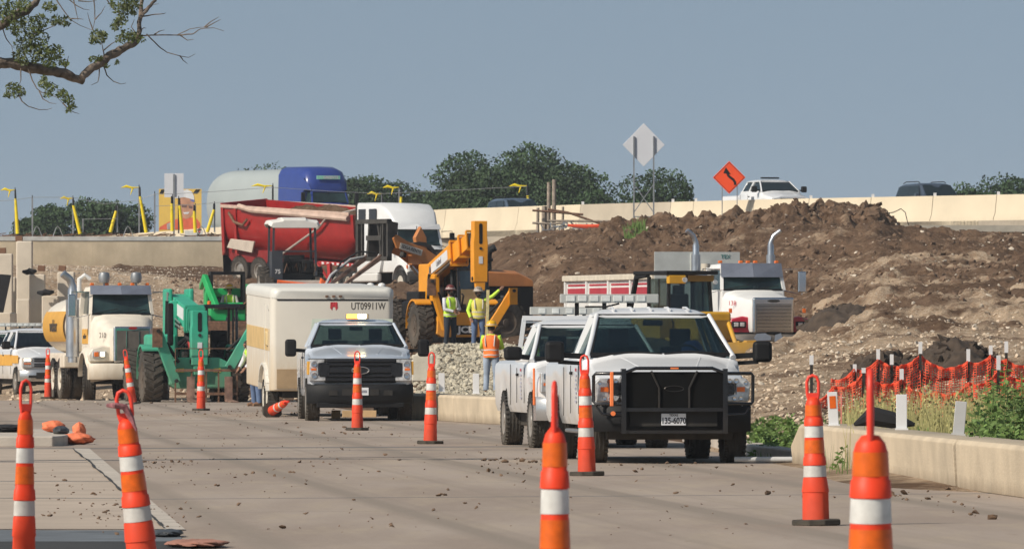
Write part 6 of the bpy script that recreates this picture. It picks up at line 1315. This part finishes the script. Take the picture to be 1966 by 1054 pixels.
    if g('glassed'):
        MB().quad((x0+.04,y0-.01,1.1),(x1-.04,y0-.01,1.1),(x1-.04,y0+.10,zt),(x0+.04,y0+.10,zt),.006).build('cab_window',glassd,t); MB().rng(x0-.02,x0-.01,y0+.1,y1-.1,1.1,zt).rng(x1+.01,x1+.02,y0+.1,y1-.1,1.1,zt).build('cab_window',glassd,t)
        MB().rng(x0+.06,x1-.3,y0-.035,y0-.015,1.0,1.75).build('inner_panel',mat('cab_tan',(.28,.20,.10),.8,var=.3),t)
    if g('forks'):
        q=MB(); yy=yf-.35
        for zz,th in ((.82,.07),(.22,.07)): q.rng(-.62,.98,yy-.05,yy+.02,zz-th/2,zz+th/2)
        q.bar((-.6,yy,1.38),(1.0,yy,1.38),.02); 
        for x in (-.62,.98,.18,-.2,.5): q.rng(x-.02,x+.02,yy-.03,yy+.01,.0,.82)
        for x in (-.62,.98): q.rng(x-.012,x+.012,yy-.02,yy,.8,1.38)
        q.build('fork_carriage',rust,t)
        for x in (-.23,.75): MB().rng(x-.10,x+.10,yy-.10,yy-.05,.02,.66).prism([(yy-.05,.02),(yy-1.3,.0),(yy-1.3,.02),(yy-.05,.08)],'x',x-.1,x+.1).build('fork',mat('worn_fork',(.26,.16,.12),.6,metal=.3,var=.6,scale=5),t)
    return t
gt=telehandler('green telehandler with muddy tyres, forks lowered and stabiliser legs folded up',380,205,0,10,dict(c=green,zr=2.52,zf=2.05,yf=.1,head=(.95,2.35),xb=.03,tw=1.13,wr=.68,legs=(((-1.08,-.25,1.78),(-.60,-.2,.50),0),((1.36,-.25,1.86),(.78,-.2,.86),0)),forks=1,flap=1,label=True,cabz=2.42,k=(.80,.86,.92),cab=(.42,1.2)))
MB().rng(-.78,-.62,.05,.15,1.45,2.55).build('side_mirror',black,gt,bevel=.05); MB().lathe([(.05,2.5),(.05,2.6),(.001,2.62)],c=(.5,1.5,0),n=10).build('beacon',amberl,gt)
MB().tube([(-.35,1.0,1.5),(-.2,.6,1.65),(.0,.3,1.5)],.06,7).build('hose',black,gt); MB().tube([(-.15,.6,1.55),(-.1,.5,1.4)],.07,7).build('red_valve',redl,gt)
jt=telehandler('yellow JCB telehandler with its boom raised over two workers',885,240,1.40,16,dict(c=jcb,dk=black,zr=2.12,zf=3.36,yf=-1.0,head=(1.95,3.78),xb=.27,legs=(((-1.0,-.25,1.92),(-.55,-.2,.52),0),((1.55,-.25,1.65),(.85,-.2,.55),0)),label='United',glassed=1,cabz=2.32,k=(.58,.74,.88),hw=.205,cab=(.30,1.22),bh=.66,bw=.46,nose=(.30,1.05)))
q=txt('JCB',.26,mat('jcb_white',(.75,.75,.73),.5),jt,(.16,-.0,.52),(PI/2,0,0),off=.012,sx=1.25); q.location.y=.0; MB().rng(-.2,.5,.002,.016,.38,.66).build('badge_plate',black,jt,bevel=.0)
# loader with forks raised
lo=thing('wheel_loader','orange Case wheel loader behind the yellow telehandler with black forks raised','wheel loader',(X(652,250),250,1.45),R(-61))
for sd in (-1,1):
    q=MB(); q.prism([(.72,3.36),(.85,3.05),(1.5,2.80),(2.05,2.40),(2.75,1.35),(3.1,1.35),(2.95,2.0),(2.45,2.72),(1.85,3.06),(1.25,3.26),(.85,3.48)],'x',sd*.5-.05,sd*.5+.05); am=q.build('lift_arm',caseo,lo,bevel=.015)
    if sd>0:
        pl=MB().box((0,0,0),(.012,.82,.20)).build('label_plate',mat('label_cream',(.62,.57,.48),.5),am); pl.location=(.56,1.34,3.02); pl.rotation_euler=(R(-16),0,0); txt('EDGA-RENTS',.145,mk,pl,(.01,0,0),(PI/2,0,PI/2),off=.002,sx=.82)
        cs=txt('CASE',.36,mat('case_white',(.66,.62,.55),.5),am,(.556,2.50,2.18),(PI/2,0,PI/2),off=.008); cs.rotation_euler=(Matrix.Rotation(PI/2,3,'Z')@Matrix.Rotation(PI/2,3,'X')@Matrix.Rotation(R(-52),3,'Z')).to_euler()
MB().bar((-.5,1.9,2.7),(.5,1.9,2.7),.25,.3).build('cross_tube',caseo,lo); MB().prism([(1.9,2.6),(1.75,3.4),(1.95,3.75),(2.15,3.4),(2.2,2.6)],'x',-.1,.1).build('tilt_lever',caseo,lo,bevel=.02)
q=MB(); 
for sd in (-1,1): q.prism([(.3,2.75),(.55,2.7),(.9,3.2),(.95,3.85),(.5,3.95),(.35,3.9)],'x',sd*.40-.04,sd*.40+.04)
for x in (-1.0,1.0): q.rng(x-.05,x+.05,.25,.4,2.65,3.95)
q.rng(-1.05,1.05,.22,.36,3.82,3.96).rng(-1.05,1.05,.22,.36,2.65,2.78).bar((-.5,.35,2.75),(-.3,.35,3.85),.08).bar((.5,.35,2.75),(.25,.35,3.85),.08).rng(-.5,.5,.3,.5,3.3,3.45)
for x in (-.7,.7): q.rng(x-.04,x+.04,.25,.33,2.7,3.9)
q.build('fork_carriage',mat('dusty_black_steel',(.045,.042,.038),.7,var=.4),lo)
q=MB(); q.loft([[Vector((s_*.12,1.9+.62*math.cos(a)*k_,3.05+.5*math.sin(a))) for s_ in (-1,1)]+[Vector((s_*.12,1.9+.5*math.cos(a)*k_,3.05+.38*math.sin(a))) for s_ in (1,-1)] for a,k_ in [(b,1) for b in np.linspace(-.3,PI,10)]]).build('tilt_link',mat('dusty_black_steel',(0,0,0)),lo).location.z=-.28
for x in (-.42,.55): MB().prism([(.25,2.85),(.3,2.70),(-1.15,1.78),(-1.18,1.84)],'x',x-.07,x+.07).build('fork',mat('worn_fork',(0,0,0)),lo)
MB().tube([(-.4,.3,2.8),(-.4,-.3,2.7),(-.4,-1.0,2.2),(-.35,-1.6,1.2)],.05,7).build('hose',mat('grey_hose',(.35,.36,.37),.5),lo); MB().tube([(.2,.3,2.9),(.0,-.2,2.95),(-.3,-.7,2.6),(-.5,-.9,2.1)],.03,6).build('hose',black,lo)
MB().rng(-.45,.45,1.4,4.2,.7,1.3).rng(-.6,.6,2.3,3.2,1.2,2.0).build('front_frame',caseo,lo,bevel=.05)
MB().cyl((.3,2.4,1.5),(.3,1.5,2.5),.07).build('hydraulic_ram',chrome,lo)
rb=MB(); rings=[]
for y,zt in ((4.3,2.35),(4.6,2.42),(6.0,2.36),(6.5,2.15)): rings.append([Vector((x,y,z)) for x,z in ((-.85,1.9),(-.8,zt-.1),(-.5,zt),(.5,zt),(.8,zt-.1),(.85,1.9),(.85,1.86),(-.85,1.86))])
rb.loft(rings).build('engine_hood',caseo,lo,bevel=.02); MB().rng(-.84,.84,4.3,6.5,.55,1.86).rng(-.6,.6,6.5,6.62,.6,1.9).build('engine_grille',black,lo,bevel=.04)
MB().rng(.852,.86,5.3,5.4,1.5,1.58).build('logo_mark',steel,lo)
MB().tube([(.35,5.1,2.3),(.35,5.1,2.8),(.38,5.15,3.0),(.5,5.3,3.1)],[.14,.14,.12,.12],10).build('exhaust_stack',black,lo)
MB().rng(-.7,.7,4.0,5.0,1.3,2.65).build('cab',blackg,lo,bevel=.08); MB().rng(-.75,.75,3.95,5.1,2.65,2.75).build('cab_roof',black,lo,bevel=.03); MB().rng(.70,.715,4.1,4.9,1.9,2.6).build('cab_window',glassd,lo)
for y in (2.6,5.3):
    for sd in (-1,1): wheel(lo,sd*1.0,y,.72,.5,tm=mudrub,rm=mat('muddy_rim',(0,0,0)),rr=.5,lug=True)
for ch in lo.children:
    if ch.name.split('.')[0] in ('lift_arm','fork_carriage','tilt_link','fork','hose','cross_tube','tilt_lever','hydraulic_ram','front_frame'): ch.location.y+=.9
# bright green skid steer
sk=thing('skid_steer','bright green skid steer loader with a seated operator, behind the green telehandler','skid steer',(X(440,275),275,1.93),R(6))
MB().rng(-.62,.62,.6,2.6,.35,1.0).rng(-.7,.7,1.9,2.9,.4,1.5).build('body',green2,sk,bevel=.05)
q=MB()
for x in (-.56,.56): q.bar((x,.55,.8),(x,.65,2.0),.09); q.bar((x,1.8,.8),(x,1.8,2.0),.09); q.bar((x,.65,1.98),(x,1.8,2.0),.09)
q.bar((-.56,.65,2.0),(.56,.65,2.0),.10); q.rng(-.6,.6,.6,1.85,1.99,2.07); q.bar((-.56,.55,.85),(.56,.55,.85),.1,.2); q.rng(-.56,.56,1.75,1.82,.9,1.2); q.build('cab_frame',black,sk,bevel=.015)
for sd in (-1,1):
    q=MB(); ax=sd*.80; q.bar((ax,2.5,1.55),(ax,.8,1.88 if sd<0 else 1.3),.14,.2); q.bar((ax,.8,1.88 if sd<0 else 1.3),(ax+(.36 if sd<0 else 0),-.1,.80 if sd<0 else .6),.16,.26); q.build('lift_arm',green2,sk,bevel=.02)
    q=MB(); pts=[(.4+.0,.12),(.2,.3),(.35,.55),(2.4,.6),(2.65,.35),(2.4,.05),(.6,.0)]; q.prism(pts,'x',sd*.78-.17,sd*.78+.17); q.build('track',mudrub,sk,bevel=.03)
MB().rng(-.9,.9,-.35,.1,.0,.35).build('bucket',rust,sk,bevel=.03); MB().tube([(.55,.5,.95),(.75,.2,1.1),(.95,.1,.9)],.035,6).tube([(.6,.5,1.0),(.95,.3,1.05),(1.0,.1,.6)],.03,6).build('hose',rust,sk); MB().lathe([(.05,.9),(.05,1.0),(.001,1.02)],c=(-.5,.5,0),n=10).build('marker_lamp',amberl,sk)
# compact tractor with canopy
ct=thing('compact_tractor','black compact tractor with a white canopy in front of the red dump trailer','tractor',(X(566,300),300,gz(566,300)-.05),R(8))
zt=6.1-ct.location.z
rings=[]
for y,k,dz in ((.0,.92,-.05),(.1,1,.0),(.5,1,.06),(1.7,1,.06),(1.9,.95,-.03)): rings.append([Vector((x*k,y,zt+dz+z)) for x,z in ((-.98,-.14),(-.9,.0),(-.5,.05),(-.45,.1),(.45,.1),(.5,.05),(.9,.0),(.98,-.14),(.9,-.2),(-.9,-.2))])
MB().loft(rings).build('canopy',mat('canopy_white',(.68,.66,.62),.6,var=.05),ct,bevel=.02)
_m=mat('charcoal_steel',(.035,.04,.05),.5)
for x in (-.82,.82): MB().bar((x,.1,.9),(x*.95,.15,zt-.15),.08).build('canopy_post',_m,ct); MB().bar((x,1.6,.8),(x*.95,1.7,zt-.15),.08).build('canopy_post',_m,ct)
q=MB()
q.bar((-.82,.1,zt*.62),(.82,.1,zt*.62),.05); q.rng(-.86,-.45,.05,.9,.55,zt*.62); q.build('side_panel',_m,ct)
MB().rng(-.45,.75,.3,2.2,.5,1.0).rng(-.1,.15,.4,.6,1.0,1.45).rng(-.3,.5,1.1,1.3,1.0,1.7).box((.1,.5,1.5),(.5,.25,.2)).rng(.3,.75,.2,.8,1.0,1.5).build('operator_platform',black,ct,bevel=.04)
MB().rng(-.7,.85,-.25,.1,.35,.62).build('tool_bar',black,ct,bevel=.05); MB().rng(-.1,.4,-.27,-.25,.58,.62).build('name_strip',wp,ct)
for k in range(7): MB().tube([(-.4+.2*k,.1,1.0+.1*(k%3)),(-.3+.18*k,.0,1.35),(-.2+.17*k,.3,1.1)],.022,5).build('hose',black if k%2 else rust,ct)
for sd in (-1,1): wheel(ct,sd*1.02,1.6,.62,.36,tm=mudrub,lug=True,rr=.5); wheel(ct,sd*.95,.1,.42,.3,tm=mudrub,lug=True,rr=.5)
txt('75',.22,wp,ct,(-.64,.04,1.05),off=.003)
ob=thing('equipment_box','orange framed box with a grey lid behind the white box trailer','equipment box',(X(578,292),292,gz(578,292)-.05),R(4)); zt=Z(538,292)-ob.location.z
MB().rng(-.88,.88,0,1.2,.1,zt-.14).build('box_frame',mat('box_orange',(.75,.13,.03),.5,var=.08),ob,bevel=.03); MB().rng(-.80,.75,.05,1.1,zt-.14,zt).build('lid',mat('lid_grey',(.40,.37,.33),.8,var=.2),ob,bevel=.03); MB().tube([(.72,.05,.5),(.78,.05,zt+.05),(.9,.05,zt-.1)],.09,7).tube([(-.85,.0,.2),(-.85,0,zt-.05),(.85,0,zt-.25)],.07,6).build('frame_tube',mat('box_orange',(0,0,0)),ob); MB().rng(-.55,-.35,-.01,0,zt-.32,zt-.24).build('label_plate',wp,ob)
# yellow dozer
dz=thing('bulldozer','yellow bulldozer with a black cab between the nearest pickup and the tractor with red fenders','bulldozer',(X(1392,208),208,.72),R(21)); dz.location.x=X(1374,208)
MB().rng(-.5,.5,.1,2.0,.85,1.62).build('engine_hood',cat,dz,bevel=.08); MB().rng(-.40,.40,.06,.1,.95,1.4).build('grille',mat('dark_dozer_yellow',(.25,.14,.02),.6),dz)
MB().rng(-.95,-.55,1.6,3.6,.9,1.45).rng(.55,.95,1.6,3.6,.9,1.45).rng(-.5,.5,2.0,3.8,.6,1.3).build('body',cat,dz,bevel=.05)
q=MB()
for x in (-.62,.62): q.bar((x,1.75,1.3),(x*.92,1.85,2.55),.09); q.bar((x,3.1,1.3),(x,3.1,2.55),.10); q.bar((x,2.4,1.3),(x,2.4,2.5),.05); q.bar((x*1.05,3.1,2.6),(x*1.05,3.9,2.55),.12); q.bar((x*1.05,3.9,2.58),(x*1.25,4.3,1.2),.12)
q.rng(-.74,.74,1.6,3.95,2.60,2.70); q.rng(-.62,.62,1.72,3.1,1.15,1.45); q.build('cab_frame',black,dz,bevel=.02)
MB().quad((-.58,1.76,1.42),(.58,1.76,1.42),(.54,1.86,2.5),(-.54,1.86,2.5),.006).rng(-.64,-.63,1.85,3.0,1.42,2.5).rng(.63,.64,1.85,3.0,1.42,2.5).build('cab_window',glass,dz); MB().rng(-.5,.5,3.05,3.1,1.4,1.8).build('rear_screen',mat('rear_screen',(.05,.06,.06),.6,var=.8,scale=6),dz)
MB().rng(-.66,-.18,1.60,1.8,2.36,2.58).build('lamp_box',cat,dz,bevel=.02); MB().rng(-.1,.64,1.66,1.8,2.42,2.58).build('vent_panel',mat('dark_dozer_yellow',(.25,.14,.02),.6),dz)
MB().lathe([(.001,-.02),(.07,-.02),(.07,.05)],ax='y',c=(-.22,1.58,2.46),n=10).build('work_lamp',lens,dz); MB().lathe([(.001,-.02),(.06,-.02),(.06,.05)],ax='y',c=(.66,1.6,2.4),n=10).build('work_lamp',lens,dz); MB().rng(-.28,.28,2.5,2.7,1.2,2.1).box((0,2.6,2.2),(.3,.15,.25)).build('seat',seat,dz,bevel=.05)
for sd in (-1,1):
    MB().prism([(-.0,.35),(.25,.05),(3.7,.05),(4.0,.35),(3.8,.8),(2,.95),(.3,.75)],'x',sd*1.05-.25,sd*1.05+.25).build('track',mudrub,dz,bevel=.04)
    MB().bar((sd*.72,-.5,.72),(sd*.72,1.6,.85),.16,.2).cyl((sd*.42,.3,1.5),(sd*.35,-.55,.75),.06).box((sd*.72,-.6,.72),(.3,.2,.3)).build('push_arm',cat,dz,bevel=.02)
bl=MB(); bl.prism([(-.75,0),(-.95,.15),(-.92,.5),(-.78,.82),(-.70,.82),(-.80,.45),(-.68,0)],'x',-1.4,1.4); bl.build('blade',cat,dz)
# ================= people in place
pa=person('worker in brown helmet, white shirt and yellow vest standing beside the telehandler wheel',(X(864,235),235,1.37),R(35),dict(ell=(.26,-.10,1.12),wrl=(.06,-.24,1.10),elr=(-.25,-.08,1.13),wrr=(-.04,-.26,1.05),kne=(0,0,0)) and dict(ell=(.26,-.10,1.12),wrl=(.06,-.24,1.10),elr=(-.25,-.08,1.13),wrr=(-.04,-.26,1.05)),H=1.82,hat=hatb,top=shirt,vest=hivis,legs=jdark,beard=True)
pb=person('bearded worker in a yellow shirt and vest reaching up to the telehandler leg',(X(918,234),234,1.33),R(8),dict(shl=(.20,0,1.43),ell=(.42,-.05,1.55),wrl=(.62,-.1,1.74),elr=(-.30,-.02,1.14),wrr=(-.24,-.14,.92)),H=1.80,hat=camo_,top=hivis,vest=mat('vest_pinkish',(.70,.62,.12),.7,var=.1),legs=denim,beard=True)
pc_=person('worker seen from behind in an orange vest and yellow helmet next to the rubble heap',(X(943,204),204,.23),R(168),dict(ell=(.27,-.10,1.15),wrl=(.10,-.28,1.15),elr=(-.27,-.10,1.15),wrr=(-.08,-.28,1.12),hd=(.0,-.03,1.63)),H=1.82,hat=haty,top=hivis,vest=hivo,legs=denl,sleeve=hivis)
pd=person('worker in yellow vest and jeans, half hidden by the box trailer left edge',(X(492,192),192,0),R(-60),dict(hd=(0,-.26,1.46),nk=(0,-.18,1.38),ch=(0,-.12,1.28),sp=(0,-.04,1.10),shl=(.19,-.14,1.33),shr=(-.19,-.14,1.33),ell=(.22,-.25,1.08),wrl=(.16,-.38,.92),elr=(-.22,-.25,1.08),wrr=(-.16,-.38,.92)),H=1.78,hat=None,top=shirt,vest=hivis,legs=denim)
for px,d,lab in ((711,247,'worker in white helmet peeking above the box trailer, left one of the pair'),(733,249,'worker in white helmet turned away above the box trailer, right one of the pair')):
    person(lab,(X(px,d),d,Z(544,d)-1.80),R(20 if px<720 else 190),H=1.76,hat=hatw,top=shirt,vest=None)
pf=person('worker in an orange and yellow vest mostly hidden behind the pickup with the headache rack',(X(1018,188),188,0),R(-30),dict(hd=(0,-.15,1.52)),H=1.74,hat=None,top=hivis,vest=hivo)
po=person('operator in a yellow vest and yellow helmet sitting in the bright green skid steer',(X(438,274.4),276.0,1.93+.02),R(6),dict(pel=(0,.15,.70),sp=(0,.14,.88),ch=(0,.12,1.10),nk=(0,.12,1.26),hd=(0,.10,1.40),shl=(.2,.12,1.18),shr=(-.2,.12,1.18),ell=(.27,-.02,.95),wrl=(.2,-.25,.92),elr=(-.27,-.02,.95),wrr=(-.2,-.25,.92),hpl=(.1,.12,.68),hpr=(-.1,.12,.68),knl=(.13,-.30,.72),knr=(-.13,-.30,.72),anl=(.13,-.34,.30),anr=(-.13,-.34,.30),tol=(.14,-.50,.26),tor=(-.14,-.50,.26)),H=1.80,hat=haty,top=mat('grey_shirt',(.35,.34,.32),.9),vest=hivis,legs=jdark)
o=MB().rng(-.045,.045,-.02,.02,0,2.25).build('measuring_rod',mat('pale_yellow_rod',(.55,.48,.24),.7,var=.2,scale=10)); o.location=(X(933,230.5),230.5,Z(706,230.5)); o.rotation_euler=(0,R(1.5),0); tag(o,'tall pale yellow measuring rod held upright in front of the bearded worker','measuring rod')
# ================= thin summer haze (box round the whole place, sky outside)
hm=bpy.data.materials.new('haze_air'); hm.use_nodes=True; n=hm.node_tree; n.nodes.remove(n.nodes['Principled BSDF'])
pv=n.nodes.new('ShaderNodeVolumePrincipled'); pv.inputs['Color'].default_value=(.86,.92,1,1); pv.inputs['Density'].default_value=.00014; n.links.new(pv.outputs[0],n.nodes['Material Output'].inputs['Volume'])
hz=MB().rng(-2300,2300,-60,4050,-1.2,60).build('haze',hm,smooth=0); hz['kind']='stuff'
sc.cycles.volume_bounces=0; sc.cycles.transparent_max_bounces=16
